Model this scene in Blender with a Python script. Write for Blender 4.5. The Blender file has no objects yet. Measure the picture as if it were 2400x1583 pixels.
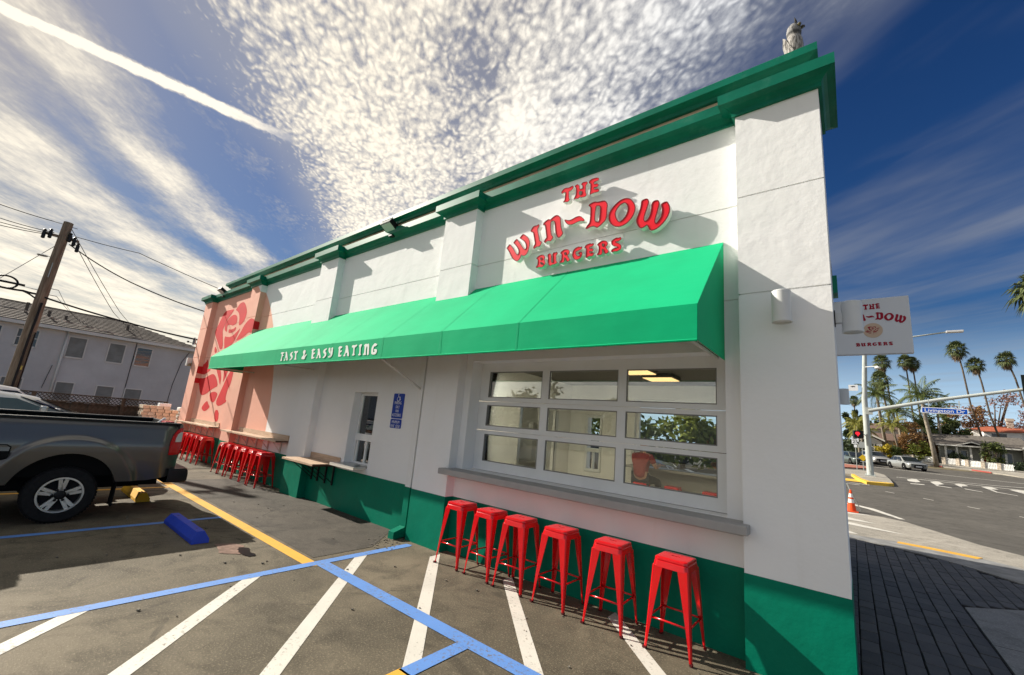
import bpy, bmesh, math, random
import numpy as np
from mathutils import Vector, Matrix
from mathutils.geometry import tessellate_polygon
random.seed(7)
R = math.radians
scn = bpy.context.scene
COL = scn.collection

# ------------------------------------------------------------------ camera, sky, sun, exposure
cam_d = bpy.data.cameras.new("camera")
cam = bpy.data.objects.new("camera", cam_d)
COL.objects.link(cam)
scn.camera = cam
yaw, pitch, roll = -0.687538774, 0.19748093, 0.0886177744
f_ = Vector((math.sin(yaw) * math.cos(pitch), math.cos(yaw) * math.cos(pitch), math.sin(pitch)))
r_ = Vector((math.cos(yaw), -math.sin(yaw), 0))
u_ = r_.cross(f_)
rr = r_ * math.cos(roll) + u_ * math.sin(roll)
uu = -r_ * math.sin(roll) + u_ * math.cos(roll)
M = Matrix.Identity(4)
for i in range(3):
    M[i][0], M[i][1], M[i][2] = rr[i], uu[i], -f_[i]
M.translation = Vector((0, -4.40, 1.79))
cam.matrix_world = M
cam_d.sensor_width = 36
cam_d.lens = 978.67 / 2400 * 36
cam_d.shift_y = 15.36 / 2400
cam_d.clip_start = 0.05
cam_d.clip_end = 3000

SUN_EL, SUN_X, SUN_Y = 31.7, -0.9662, -0.2576          # elevation, horizontal direction towards the sun
world = bpy.data.worlds.new("World")
scn.world = world
world.use_nodes = True
wt = world.node_tree
for n in list(wt.nodes):
    wt.nodes.remove(n)


class NG:
    """small helper to write node maths"""
    def __init__(s, nt): s.nt = nt
    def node(s, t, **k):
        n = s.nt.nodes.new(t)
        for a, b in k.items(): setattr(n, a, b)
        return n
    def put(s, sock, v):
        if isinstance(v, (int, float)): sock.default_value = v
        elif isinstance(v, (tuple, list)):
            sock.default_value = tuple(v) + ((1,) if len(v) == 3 and len(sock.default_value) == 4 else ())
        else: s.nt.links.new(v, sock)
    def m(s, op, a, b=0.0, c=None, clamp=False):
        n = s.node('ShaderNodeMath', operation=op, use_clamp=clamp)
        s.put(n.inputs[0], a); s.put(n.inputs[1], b)
        if c is not None: s.put(n.inputs[2], c)
        return n.outputs[0]
    def vm(s, op, a, b=(0, 0, 0)):
        n = s.node('ShaderNodeVectorMath', operation=op)
        s.put(n.inputs[0], a); s.put(n.inputs[1], b)
        return n.outputs['Value'] if op in ('DOT_PRODUCT', 'LENGTH', 'DISTANCE') else n.outputs[0]
    def comb(s, x, y, z=0.0):
        n = s.node('ShaderNodeCombineXYZ')
        for i, v in enumerate((x, y, z)): s.put(n.inputs[i], v)
        return n.outputs[0]
    def sep(s, v):
        n = s.node('ShaderNodeSeparateXYZ'); s.put(n.inputs[0], v)
        return n.outputs
    def noise(s, vec, scale, detail=4, rough=0.55, dist=0.0):
        n = s.node('ShaderNodeTexNoise'); s.put(n.inputs['Vector'], vec)
        n.inputs['Scale'].default_value = scale; n.inputs['Detail'].default_value = detail
        n.inputs['Roughness'].default_value = rough; n.inputs['Distortion'].default_value = dist
        return n.outputs[0]
    def ramp(s, fac, pts):
        n = s.node('ShaderNodeValToRGB'); s.put(n.inputs[0], fac)
        el = n.color_ramp.elements
        while len(el) > 1: el.remove(el[-1])
        for i, (p, c) in enumerate(pts):
            e = el[0] if i == 0 else el.new(p)
            e.position = p
            e.color = (c, c, c, 1) if isinstance(c, (int, float)) else tuple(c) + (1,)
        return n.outputs[0]
    def step(s, x, lo, hi):
        n = s.node('ShaderNodeMapRange', interpolation_type='SMOOTHSTEP')
        s.put(n.inputs[0], x); s.put(n.inputs[1], lo); s.put(n.inputs[2], hi)
        return n.outputs[0]
    def mix(s, f, a, b, blend='MIX'):
        n = s.node('ShaderNodeMix', data_type='RGBA', blend_type=blend)
        s.put(n.inputs[0], f); s.put(n.inputs[6], a); s.put(n.inputs[7], b)
        return n.outputs[2]


def build_sky():
    g = NG(wt)
    tc = g.node('ShaderNodeTexCoord')
    d = tc.outputs['Generated']
    sky = g.node('ShaderNodeTexSky', sky_type='NISHITA', sun_disc=False)
    sky.sun_elevation = R(SUN_EL)
    sky.sun_rotation = math.atan2(SUN_X, SUN_Y) % (2 * math.pi)
    sky.altitude = 0; sky.air_density = 1.0; sky.dust_density = 0.6; sky.ozone_density = 2.0
    hs = g.node('ShaderNodeHueSaturation'); hs.inputs['Saturation'].default_value = 1.22
    hs.inputs['Value'].default_value = 1.0
    hs.inputs['Hue'].default_value = 0.5
    g.put(hs.inputs['Color'], sky.outputs[0])
    sc0 = g.vm('SCALE', hs.outputs[0]); sc0.node.inputs['Scale'].default_value = SKY
    gm = g.node('ShaderNodeGamma'); gm.inputs[1].default_value = 1.55
    g.put(gm.inputs[0], sc0)
    lum = g.vm('DOT_PRODUCT', gm.outputs[0], (.3, .5, .2))
    skyc = g.vm('SCALE', gm.outputs[0]); g.put(skyc.node.inputs['Scale'], g.m('DIVIDE', .95, g.m('ADD', 1.0, g.m('MULTIPLY', lum, 4.2))))
    x, y, z = g.sep(d)
    zc = g.m('MAXIMUM', z, 0.03)
    p = g.comb(g.m('DIVIDE', x, zc), g.m('DIVIDE', y, zc))
    a = g.vm('DOT_PRODUCT', p, (-0.8053, 0.5928, 0))
    b = g.vm('DOT_PRODUCT', p, (-0.5928, -0.8053, 0))
    ab = g.comb(a, b)
    warp = g.m('SUBTRACT', g.noise(g.comb(g.m('MULTIPLY', a, .8), g.m('MULTIPLY', b, 2.0)), 1.2, 3), .5)
    bw = g.m('ADD', b, g.m('MULTIPLY', warp, .35))
    # large bands across the streak direction, b from -3 to 5
    BP = [(-3, .24), (-2.45, .36), (-2.0, .32), (-1.5, .08), (-1.05, .10), (-.80, .36), (-.55, .60), (-.2, .70), (-.10, .50), (-.03, .52), (.06, .70), (.34, .68), (.50, .50), (.62, .26),
          (.76, .24), (.92, .16), (1.02, .40), (1.08, .60), (1.22, .66), (1.31, .40), (1.40, .26), (1.48, .44), (1.60, .66), (1.85, .74), (2.02, .52), (2.2, .50), (2.45, .72), (3.1, .80), (3.6, .62), (4.2, .78), (5, .8)]
    cover = g.ramp(g.m('MULTIPLY', g.m('ADD', bw, 3.0), 1 / 8.0), [((q + 3) / 8., v) for q, v in BP])
    field = g.ramp(g.m('MULTIPLY', g.m('ADD', bw, 3.0), 1 / 8.0), [(.26, 0.), (.30, 1.), (.44, 1.), (.47, .25), (.6, .1)])
    # small rippled puffs
    pv = g.comb(g.m('MULTIPLY', a, 22.0), g.m('MULTIPLY', b, 33.0))
    dv = g.node('ShaderNodeTexNoise'); g.put(dv.inputs[0], pv); dv.inputs['Scale'].default_value = .5
    pvd = g.vm('ADD', pv, g.vm('MULTIPLY', g.vm('SUBTRACT', dv.outputs[1], (.5, .5, .5)), (1.6, 1.6, 0)))
    vo = g.node('ShaderNodeTexVoronoi', feature='SMOOTH_F1'); g.put(vo.inputs['Vector'], pvd)
    vo.inputs['Scale'].default_value = 1.9; vo.inputs['Smoothness'].default_value = 1.0
    puff = g.m('SUBTRACT', 1.0, g.m('MULTIPLY', vo.outputs[0], 1.15), clamp=True)
    fine = g.noise(pv, 3.2, 5, .62)
    puff = g.m('ADD', g.m('MULTIPLY', puff, .50), g.m('ADD', g.m('MULTIPLY', fine, .34), .14))
    # long fibrous streaks
    sv = g.comb(g.m('MULTIPLY', a, 2.1), g.m('MULTIPLY', b, 9.0))
    streak = g.noise(sv, 1.5, 9, .66, .5)
    sv2 = g.comb(g.m('MULTIPLY', a, .9), g.m('MULTIPLY', b, 7.0))
    streak2 = g.noise(sv2, 1.0, 6, .6, .3)
    rag = g.noise(g.comb(g.m('MULTIPLY', a, 8.), g.m('MULTIPLY', b, 17.)), 1.8, 7, .68)
    streak = g.m('ADD', g.m('MULTIPLY', streak, .36), g.m('ADD', g.m('MULTIPLY', streak2, .26), g.m('MULTIPLY', rag, .38)))
    tex = g.mix(field, streak, puff)
    tex = g.sep(tex)[0]
    lowfreq = g.noise(ab, 2.3, 3)
    cv = g.m('ADD', cover, g.m('MULTIPLY', g.m('SUBTRACT', lowfreq, .5), .75))
    dens0 = g.m('SUBTRACT', g.m('ADD', tex, cv), 1.0)
    dens = g.m('MAXIMUM', g.step(dens0, -.42, .44), g.m('MULTIPLY', field, .38))
    # far right stays almost clear: only thin veils
    veil = g.step(b, -1.0, -.62)
    thin = g.m('MULTIPLY', g.step(g.m('ADD', g.m('MULTIPLY', g.noise(g.comb(g.m('MULTIPLY', a, .8), g.m('MULTIPLY', b, 2.6)), 1.0, 4, .55, .4), .75), g.m('MULTIPLY', cover, .8)), .42, .95), .55)
    dens = g.m('ADD', g.m('MULTIPLY', dens, veil), g.m('MULTIPLY', thin, g.m('SUBTRACT', 1.0, veil)))
    # condensation trail: a straight line over the cloud plane
    c0, c1 = Vector((1.27, 1.24)), Vector((1.60, .52))
    t = (c1 - c0).normalized(); nrm = Vector((-t.y, t.x))
    wob = g.m('MULTIPLY', g.m('SUBTRACT', g.noise(ab, 16., 5, .65), .5), .05)
    dist = g.m('ABSOLUTE', g.m('ADD', g.m('SUBTRACT', g.vm('DOT_PRODUCT', ab, (nrm.x, nrm.y, 0)), c0.dot(nrm)), wob))
    along = g.m('SUBTRACT', g.vm('DOT_PRODUCT', ab, (t.x, t.y, 0)), c0.dot(t))
    trail = g.m('MULTIPLY', g.m('SUBTRACT', 1.0, g.step(dist, .018, .050)), g.m('SUBTRACT', 1.0, g.step(along, .50, 1.0)))
    trail = g.m('MULTIPLY', trail, g.m('ADD', .70, g.m('MULTIPLY', g.noise(ab, 26., 4, .6), .8)), clamp=True)
    dens = g.m('MAXIMUM', dens, trail)
    dens0 = g.m('MAXIMUM', dens0, g.m('SUBTRACT', g.m('MULTIPLY', trail, .9), .3))
    dens = g.m('MULTIPLY', dens, g.step(z, .0, .045))
    # cloud brightness: forward scattering towards the sun, greyer overhead
    el = R(SUN_EL)
    sd = (SUN_X * math.cos(el), SUN_Y * math.cos(el), math.sin(el))
    cs = g.vm('DOT_PRODUCT', d, sd)
    bright = g.m('ADD', .56, g.m('MULTIPLY', g.step(cs, -.25, .70), .44))
    shade = g.m('ADD', .62, g.m('MULTIPLY', g.step(dens0, -.20, .50), .50))
    ccol = g.mix(g.step(cs, .22, .85), (.95, .97, 1.0), (1.08, .98, .80))
    cl = g.vm('SCALE', ccol); g.put(cl.node.inputs['Scale'], g.m('MULTIPLY', g.m('MULTIPLY', bright, shade), CLOUD))
    low = g.step(z, .26, .02)
    skyh = g.mix(g.m('MULTIPLY', low, .55), skyc, g.mix(g.step(cs, .0, .8), (.46, .62, .80), (.80, .74, .62)))
    out = g.mix(g.m('MULTIPLY', dens, .94), skyh, cl)
    bg = g.node('ShaderNodeBackground'); g.put(bg.inputs[0], out); bg.inputs[1].default_value = 1.0
    wo = g.node('ShaderNodeOutputWorld'); wt.links.new(bg.outputs[0], wo.inputs[0])


SKY, CLOUD = 0.085, 0.49
build_sky()

sun_d = bpy.data.lights.new("sun", 'SUN')
sun_d.energy = 4.0
sun_d.angle = R(0.55)
sun_d.color = (1.0, 0.93, 0.82)
sun = bpy.data.objects.new("sun", sun_d)
COL.objects.link(sun)
el = R(SUN_EL)
sun.rotation_euler = Vector((SUN_X * math.cos(el), SUN_Y * math.cos(el), math.sin(el))).to_track_quat('Z', 'Y').to_euler()
scn.view_settings.view_transform = 'Standard'
scn.view_settings.look = 'None'
scn.view_settings.exposure = 1.08
scn.view_settings.gamma = 1.0
scn.view_settings.use_curve_mapping = False
scn.cycles.max_bounces = 8
scn.cycles.transparent_max_bounces = 16
scn.cycles.use_denoising = True


# ------------------------------------------------------------------ materials
MATS = {}


def mat(name, col, rough=.6, metal=0., var=.0, vscale=4., bump=0., bscale=40., spec=.2, coat=0., emis=None, estr=0., sheen=0., dirt=None, dscale=1.5, damt=0.):
    """principled material with noise in colour and relief"""
    if name in MATS: return MATS[name]
    m = bpy.data.materials.new(name); m.use_nodes = True
    g = NG(m.node_tree); b = m.node_tree.nodes['Principled BSDF']
    b.inputs['Roughness'].default_value = rough; b.inputs['Metallic'].default_value = metal
    b.inputs['Specular IOR Level'].default_value = spec
    b.inputs['Coat Weight'].default_value = coat
    if sheen: b.inputs['Sheen Weight'].default_value = sheen; b.inputs['Sheen Roughness'].default_value = .4
    tc = g.node('ShaderNodeTexCoord').outputs['Object']
    c = col
    if var:
        n = g.noise(tc, vscale, 5, .6)
        lo = tuple(max(0, v * (1 - var)) for v in col); hi = tuple(min(1, v * (1 + var)) for v in col)
        c = g.mix(g.step(n, .3, .7), lo, hi)
    if damt:
        n = g.step(g.noise(tc, dscale, 8, .68), .52, .75)
        c = g.mix(g.m('MULTIPLY', n, damt), c, dirt)
    g.put(b.inputs['Base Color'], c)
    if bump:
        bn = g.node('ShaderNodeBump'); bn.inputs['Strength'].default_value = bump; bn.inputs['Distance'].default_value = .02
        g.put(bn.inputs['Height'], g.noise(tc, bscale, 4, .6)); g.put(b.inputs['Normal'], bn.outputs[0])
    if emis:
        b.inputs['Emission Color'].default_value = tuple(emis) + (1,); b.inputs['Emission Strength'].default_value = estr
    MATS[name] = m
    return m


def glass_mat(name, tint=(.9, .95, .93), base=.05, power=1.0, see=1.0):
    """thin window glass: see-through with a Fresnel mirror on top"""
    if name in MATS: return MATS[name]
    m = bpy.data.materials.new(name); m.use_nodes = True
    nt = m.node_tree; g = NG(nt)
    for n in list(nt.nodes): nt.nodes.remove(n)
    fr = g.node('ShaderNodeFresnel'); fr.inputs[0].default_value = 1.5
    f = g.m('ADD', g.m('MULTIPLY', fr.outputs[0], 1.7 * power), base, clamp=True)
    tr = g.node('ShaderNodeBsdfTransparent'); tr.inputs[0].default_value = tuple(t * see for t in tint) + (1,)
    gl = g.node('ShaderNodeBsdfGlossy'); gl.inputs['Roughness'].default_value = .01
    gl.inputs['Color'].default_value = (.95, .97, 1, 1)
    mx = g.node('ShaderNodeMixShader'); g.put(mx.inputs[0], f)
    nt.links.new(tr.outputs[0], mx.inputs[1]); nt.links.new(gl.outputs[0], mx.inputs[2])
    o = g.node('ShaderNodeOutputMaterial'); nt.links.new(mx.outputs[0], o.inputs[0])
    MATS[name] = m
    return m


def stucco_mat(name, white, pink=None):
    m = bpy.data.materials.new(name); m.use_nodes = True
    g = NG(m.node_tree); b = m.node_tree.nodes['Principled BSDF']
    b.inputs['Roughness'].default_value = .85; b.inputs['Specular IOR Level'].default_value = .25
    pos = g.node('ShaderNodeNewGeometry').outputs['Position']
    n1 = g.noise(pos, 1.1, 6, .6); n2 = g.noise(pos, 9, 4, .6)
    x, y, z = g.sep(pos)
    stre = g.noise(g.comb(g.m('MULTIPLY', x, 7.), y, g.m('MULTIPLY', z, .7)), 1.0, 5, .6)
    c = white
    if pink:
        dx, dz = g.m('SUBTRACT', x, -16.4), g.m('SUBTRACT', z, 1.2)
        rad = g.m('SQRT', g.m('ADD', g.m('MULTIPLY', dx, dx), g.m('MULTIPLY', dz, dz)))
        c = g.mix(g.step(rad, 4.965, 4.955), white, pink)
    c = g.mix(g.m('MULTIPLY', g.step(n1, .45, .75), .10), c, (.62, .58, .52))
    c = g.mix(g.m('MULTIPLY', g.step(stre, .55, .8), .10), c, (.55, .50, .44))
    g.put(b.inputs['Base Color'], c)
    bn = g.node('ShaderNodeBump'); bn.inputs['Strength'].default_value = .35; bn.inputs['Distance'].default_value = .012
    g.put(bn.inputs['Height'], g.m('ADD', g.m('MULTIPLY', g.noise(pos, 3.5, 4, .55), 2.2), g.m('MULTIPLY', n2, .55)))
    g.put(b.inputs['Normal'], bn.outputs[0])
    MATS[name] = m
    return m


def asphalt_mat(name, base, warm, spots=True, scale=1.0):
    m = bpy.data.materials.new(name); m.use_nodes = True
    g = NG(m.node_tree); b = m.node_tree.nodes['Principled BSDF']
    b.inputs['Specular IOR Level'].default_value = .3
    pos = g.node('ShaderNodeNewGeometry').outputs['Position']
    big = g.noise(pos, .55 * scale, 6, .62, .6); mid = g.noise(pos, 2.6 * scale, 7, .68, .8); gr = g.noise(pos, 60, 3, .7); g2 = g.noise(pos, 190, 2, .7)
    c = g.mix(g.step(big, .34, .68), base, warm)
    c = g.mix(g.m('MULTIPLY', g.step(mid, .42, .72), .65), c, tuple(v * .50 for v in base))
    c = g.mix(g.m('MULTIPLY', g.step(gr, .5, .75), .55), c, tuple(min(1, v * 2.1) for v in warm))
    c = g.mix(g.m('MULTIPLY', g.step(g2, .55, .8), .5), c, tuple(v * .42 for v in base))
    if spots:
        ov = g.noise(pos, 1.35, 5, .6, 1.6)
        c = g.mix(g.m('MULTIPLY', g.step(ov, .60, .70), .6), c, tuple(v * .42 for v in base))
        # hairline cracks
        vo = g.node('ShaderNodeTexVoronoi', feature='DISTANCE_TO_EDGE')
        wv = g.node('ShaderNodeTexNoise'); g.put(wv.inputs[0], pos); wv.inputs['Scale'].default_value = 2.2; wv.inputs['Detail'].default_value = 5
        g.put(vo.inputs['Vector'], g.vm('ADD', pos, g.vm('MULTIPLY', wv.outputs[1], (.9, .9, 0)))); vo.inputs['Scale'].default_value = .42
        cr = g.m('MULTIPLY', g.m('SUBTRACT', 1.0, g.step(vo.outputs[0], .001, .008)), g.step(big, .45, .6))
        c = g.mix(g.m('MULTIPLY', cr, .7), c, tuple(v * .3 for v in base))
    g.put(b.inputs['Base Color'], c)
    g.put(b.inputs['Roughness'], g.m('ADD', .72, g.m('MULTIPLY', mid, .2)))
    bn = g.node('ShaderNodeBump'); bn.inputs['Strength'].default_value = .5; bn.inputs['Distance'].default_value = .01
    g.put(bn.inputs['Height'], g.m('ADD', g.m('ADD', gr, g.m('MULTIPLY', g2, .6)), g.m('MULTIPLY', mid, 1.2))); g.put(b.inputs['Normal'], bn.outputs[0])
    MATS[name] = m
    return m


def paint_mat(name, col, under, wear=.5):
    """road paint rubbed through to the asphalt"""
    m = bpy.data.materials.new(name); m.use_nodes = True
    g = NG(m.node_tree); b = m.node_tree.nodes['Principled BSDF']
    b.inputs['Roughness'].default_value = .65
    pos = g.node('ShaderNodeNewGeometry').outputs['Position']
    n = g.noise(pos, 28, 6, .72); big = g.noise(pos, 1.6, 3, .5)
    w = g.m('ADD', n, g.m('MULTIPLY', g.m('SUBTRACT', big, .5), .35))
    c = g.mix(g.m('MULTIPLY', g.step(g.noise(pos, 3.0, 4), .35, .7), .25), col, tuple(v * .62 for v in col))
    c = g.mix(g.step(w, .66 - wear * .12, .80 - wear * .10), c, under)
    g.put(b.inputs['Base Color'], c)
    bn = g.node('ShaderNodeBump'); bn.inputs['Strength'].default_value = .35; bn.inputs['Distance'].default_value = .006
    g.put(bn.inputs['Height'], g.noise(pos, 70, 3, .7)); g.put(b.inputs['Normal'], bn.outputs[0])
    MATS[name] = m
    return m


def leaf_mat(name, c1, c2, trans=.25):
    m = bpy.data.materials.new(name); m.use_nodes = True
    nt = m.node_tree; g = NG(nt); b = nt.nodes['Principled BSDF']
    b.inputs['Roughness'].default_value = .55; b.inputs['Specular IOR Level'].default_value = .3
    ge = g.node('ShaderNodeNewGeometry')
    c = g.mix(ge.outputs['Random Per Island'], c1, c2)
    g.put(b.inputs['Base Color'], c)
    tl = g.node('ShaderNodeBsdfTranslucent'); g.put(tl.inputs[0], c)
    mx = g.node('ShaderNodeMixShader'); mx.inputs[0].default_value = trans
    nt.links.new(b.outputs[0], mx.inputs[1]); nt.links.new(tl.outputs[0], mx.inputs[2])
    nt.links.new(mx.outputs[0], nt.nodes['Material Output'].inputs[0])
    MATS[name] = m
    return m


# ------------------------------------------------------------------ mesh and object helpers
class MB:
    """collects shapes; build() links them as ONE mesh object"""
    def __init__(s): s.v = []; s.f = []; s.mi = []
    def add(s, vs, fs, mi=0):
        o = len(s.v); s.v += [tuple(v) for v in vs]
        s.f += [tuple(o + i for i in f) for f in fs]; s.mi += [mi] * len(fs)
        return s
    def box(s, x0, x1, y0, y1, z0, z1, mi=0, rot=0., c=None, bev=0.):
        if bev > 0:
            vs = []
            h = [(x1 - x0) / 2, (y1 - y0) / 2, (z1 - z0) / 2]; ce = ((x0 + x1) / 2, (y0 + y1) / 2, (z0 + z1) / 2)
            e = min(bev, min(h) * .45)
            bm = bmesh.new(); bmesh.ops.create_cube(bm, size=1)
            for v in bm.verts: v.co = Vector((v.co.x * 2 * h[0], v.co.y * 2 * h[1], v.co.z * 2 * h[2])) + Vector(ce)
            bmesh.ops.bevel(bm, geom=bm.edges[:], offset=e, segments=2, affect='EDGES', profile=.6)
            bm.verts.index_update()
            vs = [v.co.copy() for v in bm.verts]; fs = [[v.index for v in f.verts] for f in bm.faces]; bm.free()
        else:
            vs = [Vector(p) for p in ((x0, y0, z0), (x1, y0, z0), (x1, y1, z0), (x0, y1, z0), (x0, y0, z1), (x1, y0, z1), (x1, y1, z1), (x0, y1, z1))]
            fs = [(0, 3, 2, 1), (4, 5, 6, 7), (0, 1, 5, 4), (1, 2, 6, 5), (2, 3, 7, 6), (3, 0, 4, 7)]
        if rot:
            c = Vector(c or ((x0 + x1) / 2, (y0 + y1) / 2, 0)); q = Matrix.Rotation(rot, 3, 'Z')
            vs = [q @ (v - c) + c for v in vs]
        return s.add(vs, fs, mi)
    def quad(s, a, b, c, d, mi=0): return s.add([a, b, c, d], [(0, 1, 2, 3)], mi)
    def tube(s, pts, r, n=8, mi=0, r2=None, caps=True):
        pts = [Vector(p) for p in pts]; k = len(pts); vs = []; fs = []
        t0 = None
        for i, p in enumerate(pts):
            t = (pts[min(i + 1, k - 1)] - pts[max(i - 1, 0)]).normalized()
            if t0 is None:
                a = t.orthogonal().normalized()
            else:
                a = (a - t * a.dot(t)).normalized()
            t0 = t; b = t.cross(a)
            q = (r if not isinstance(r, (list, tuple)) else r[i]) if r2 is None else r + (r2 - r) * i / max(1, k - 1)
            vs += [p + a * (q * math.cos(2 * math.pi * j / n)) + b * (q * math.sin(2 * math.pi * j / n)) for j in range(n)]
        for i in range(k - 1):
            fs += [(i * n + j, i * n + (j + 1) % n, (i + 1) * n + (j + 1) % n, (i + 1) * n + j) for j in range(n)]
        if caps: fs += [tuple(range(n))[::-1], tuple((k - 1) * n + j for j in range(n))]
        return s.add(vs, fs, mi)
    def lathe(s, prof, c, axis='Z', n=20, mi=0):
        vs = []; fs = []; k = len(prof)
        for r, h in prof:
            for j in range(n):
                a = 2 * math.pi * j / n; u, v = r * math.cos(a), r * math.sin(a)
                p = {'Z': (u, v, h), 'X': (h, u, v), 'Y': (u, h, v)}[axis]
                vs.append(Vector(p) + Vector(c))
        for i in range(k - 1):
            fs += [(i * n + j, i * n + (j + 1) % n, (i + 1) * n + (j + 1) % n, (i + 1) * n + j) for j in range(n)]
        fs += [tuple(range(n))[::-1], tuple((k - 1) * n + j for j in range(n))]
        return s.add(vs, fs, mi)
    def prism(s, loops, f0, f1, mi=0, mi_side=None, back=True):
        """loops: outline then holes, 2D; f0/f1 turn a 2D point into the front / back 3D point"""
        flat = [p for l in loops for p in l]
        tri = tessellate_polygon([[Vector((p[0], p[1], 0)) for p in l] for l in loops])
        n = len(flat)
        vs = [f0(p) for p in flat] + [f1(p) for p in flat]
        s.add(vs, [t for t in tri] + ([tuple(i + n for i in t[::-1]) for t in tri] if back else []), mi)
        o = 0; fs = []
        for l in loops:
            k = len(l)
            fs += [(o + i, o + (i + 1) % k, n + o + (i + 1) % k, n + o + i) for i in range(k)]
            o += k
        return s.add(vs, fs, mi if mi_side is None else mi_side)
    def sweep(s, prof, path, closed=False, mi=0):
        """prof: (outward offset, z); path: list of functions of the offset giving (x, y)"""
        k = len(path); n = len(prof)
        vs = [(*path[i](o), z) for i in range(k) for o, z in prof]
        fs = [(i * n + j, i * n + j + 1, (i + 1) * n + j + 1, (i + 1) * n + j) for i in range(k - 1) for j in range(n - 1)]
        fs += [tuple(range(n))[::-1], tuple((k - 1) * n + j for j in range(n))]
        return s.add(vs, fs, mi)
    def mesh(s, name, mats, smooth=False, angle=None):
        me = bpy.data.meshes.new(name)
        me.from_pydata(s.v, [], s.f)
        for m_ in (mats if isinstance(mats, (list, tuple)) else [mats]): me.materials.append(m_)
        if len(me.polygons) == len(s.mi): me.polygons.foreach_set('material_index', s.mi)
        bm = bmesh.new(); bm.from_mesh(me); bmesh.ops.recalc_face_normals(bm, faces=bm.faces[:]); bm.to_mesh(me); bm.free()
        if smooth:
            me.polygons.foreach_set('use_smooth', [True] * len(me.polygons))
            if angle: me.set_sharp_from_angle(angle=R(angle))
        me.update()
        return me
    def build(s, name, mats, parent=None, smooth=False, angle=None, loc=None):
        o = bpy.data.objects.new(name, s.mesh(name, mats, smooth, angle))
        COL.objects.link(o)
        if parent is not None: o.parent = parent
        if loc: o.location = loc
        return o


def tag(o, label=None, cat=None, group=None, kind=None):
    if label: o['label'] = label
    if cat: o['category'] = cat
    if group: o['group'] = group
    if kind: o['kind'] = kind
    return o


def thing(name, label, cat, loc=(0, 0, 0), rz=0., group=None):
    o = bpy.data.objects.new(name, None); COL.objects.link(o)
    o.location = loc; o.rotation_euler = (0, 0, rz); o.empty_display_size = .2
    return tag(o, label, cat, group)


def struct(o): o['kind'] = 'structure'; return o


KIDS = {}


def dup(root, loc, rz=None, label=None, group=None, scale=None):
    """a copy of a thing with copies of its parts and their sub-parts"""
    def cp(o, par):
        c = o.copy(); COL.objects.link(c)
        if par is not None: c.parent = par
        for k in o.children: cp(k, c)
        return c
    c = cp(root, None); c.location = loc
    if rz is not None: c.rotation_euler = (0, 0, rz)
    if label: c['label'] = label
    if group: c['group'] = group
    if scale: c.scale = scale if isinstance(scale, (tuple, list)) else (scale,) * 3
    return c


def chaikin(p, k=1):
    for _ in range(k):
        q = []
        for i in range(len(p)):
            a, b = p[i], p[(i + 1) % len(p)]
            q += [(a[0] * .78 + b[0] * .22, a[1] * .78 + b[1] * .22), (a[0] * .22 + b[0] * .78, a[1] * .22 + b[1] * .78)]
        p = q
    return p


def area2(p): return sum(p[i][0] * p[(i + 1) % len(p)][1] - p[(i + 1) % len(p)][0] * p[i][1] for i in range(len(p)))


def inset(p, d):
    """move a 2D loop inwards by d (mitred)"""
    s = 1 if area2(p) > 0 else -1
    out = []; n = len(p)
    for i in range(n):
        a, b, c = Vector(p[i - 1]), Vector(p[i]), Vector(p[(i + 1) % n])
        e1 = (b - a); e2 = (c - b)
        if e1.length < 1e-6 or e2.length < 1e-6: out.append(tuple(b)); continue
        n1 = Vector((-e1.y, e1.x)).normalized() * s; n2 = Vector((-e2.y, e2.x)).normalized() * s
        m = n1 + n2
        m = m.normalized() / max(.55, m.normalized().dot(n1)) if m.length > 1e-3 else n1
        out.append(tuple(b + m * d))
    return out


def g_d(d):
    """height of the ground along the view over the crossing: flat, then the street climbs"""
    xs = (-1e4, 19, 24, 34, 50, 66, 71, 76, 95, 140, 1e4); ys = (0, 0, .16, .70, .93, 1.10, 1.45, 2.0, 2.5, 3.0, 3.0)
    return float(np.interp(d, xs, ys))


def gz(x, y):
    side = max(0., min(1., (x + 26) / 14.))          # the climb only starts beside the crossing
    return g_d(y + 4.4) * side


def ground_sheet(name, x0, x1, y0, y1, m, off=0., nx=2, ny=2, parent=None):
    b = MB(); xs = np.linspace(x0, x1, nx); ys = np.linspace(y0, y1, ny)
    vs = [(x, y, gz(x, y) + off) for y in ys for x in xs]
    b.add(vs, [(j * nx + i, j * nx + i + 1, (j + 1) * nx + i + 1, (j + 1) * nx + i) for j in range(ny - 1) for i in range(nx - 1)])
    return b.build(name, m, parent)


def ground_poly(b, pts, off, top=None, mi=0, sub=1.5):
    """flat polygon draped on the ground; with top it becomes a slab with side faces"""
    h = off if top is None else top
    if top is None:
        tri = tessellate_polygon([[Vector((p[0], p[1], 0)) for p in pts]])
        b.add([(p[0], p[1], gz(*p) + off) for p in pts], tri, mi)
    else:
        b.prism([pts], lambda p: (p[0], p[1], gz(*p) + top), lambda p: (p[0], p[1], gz(*p) + off), mi)



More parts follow.
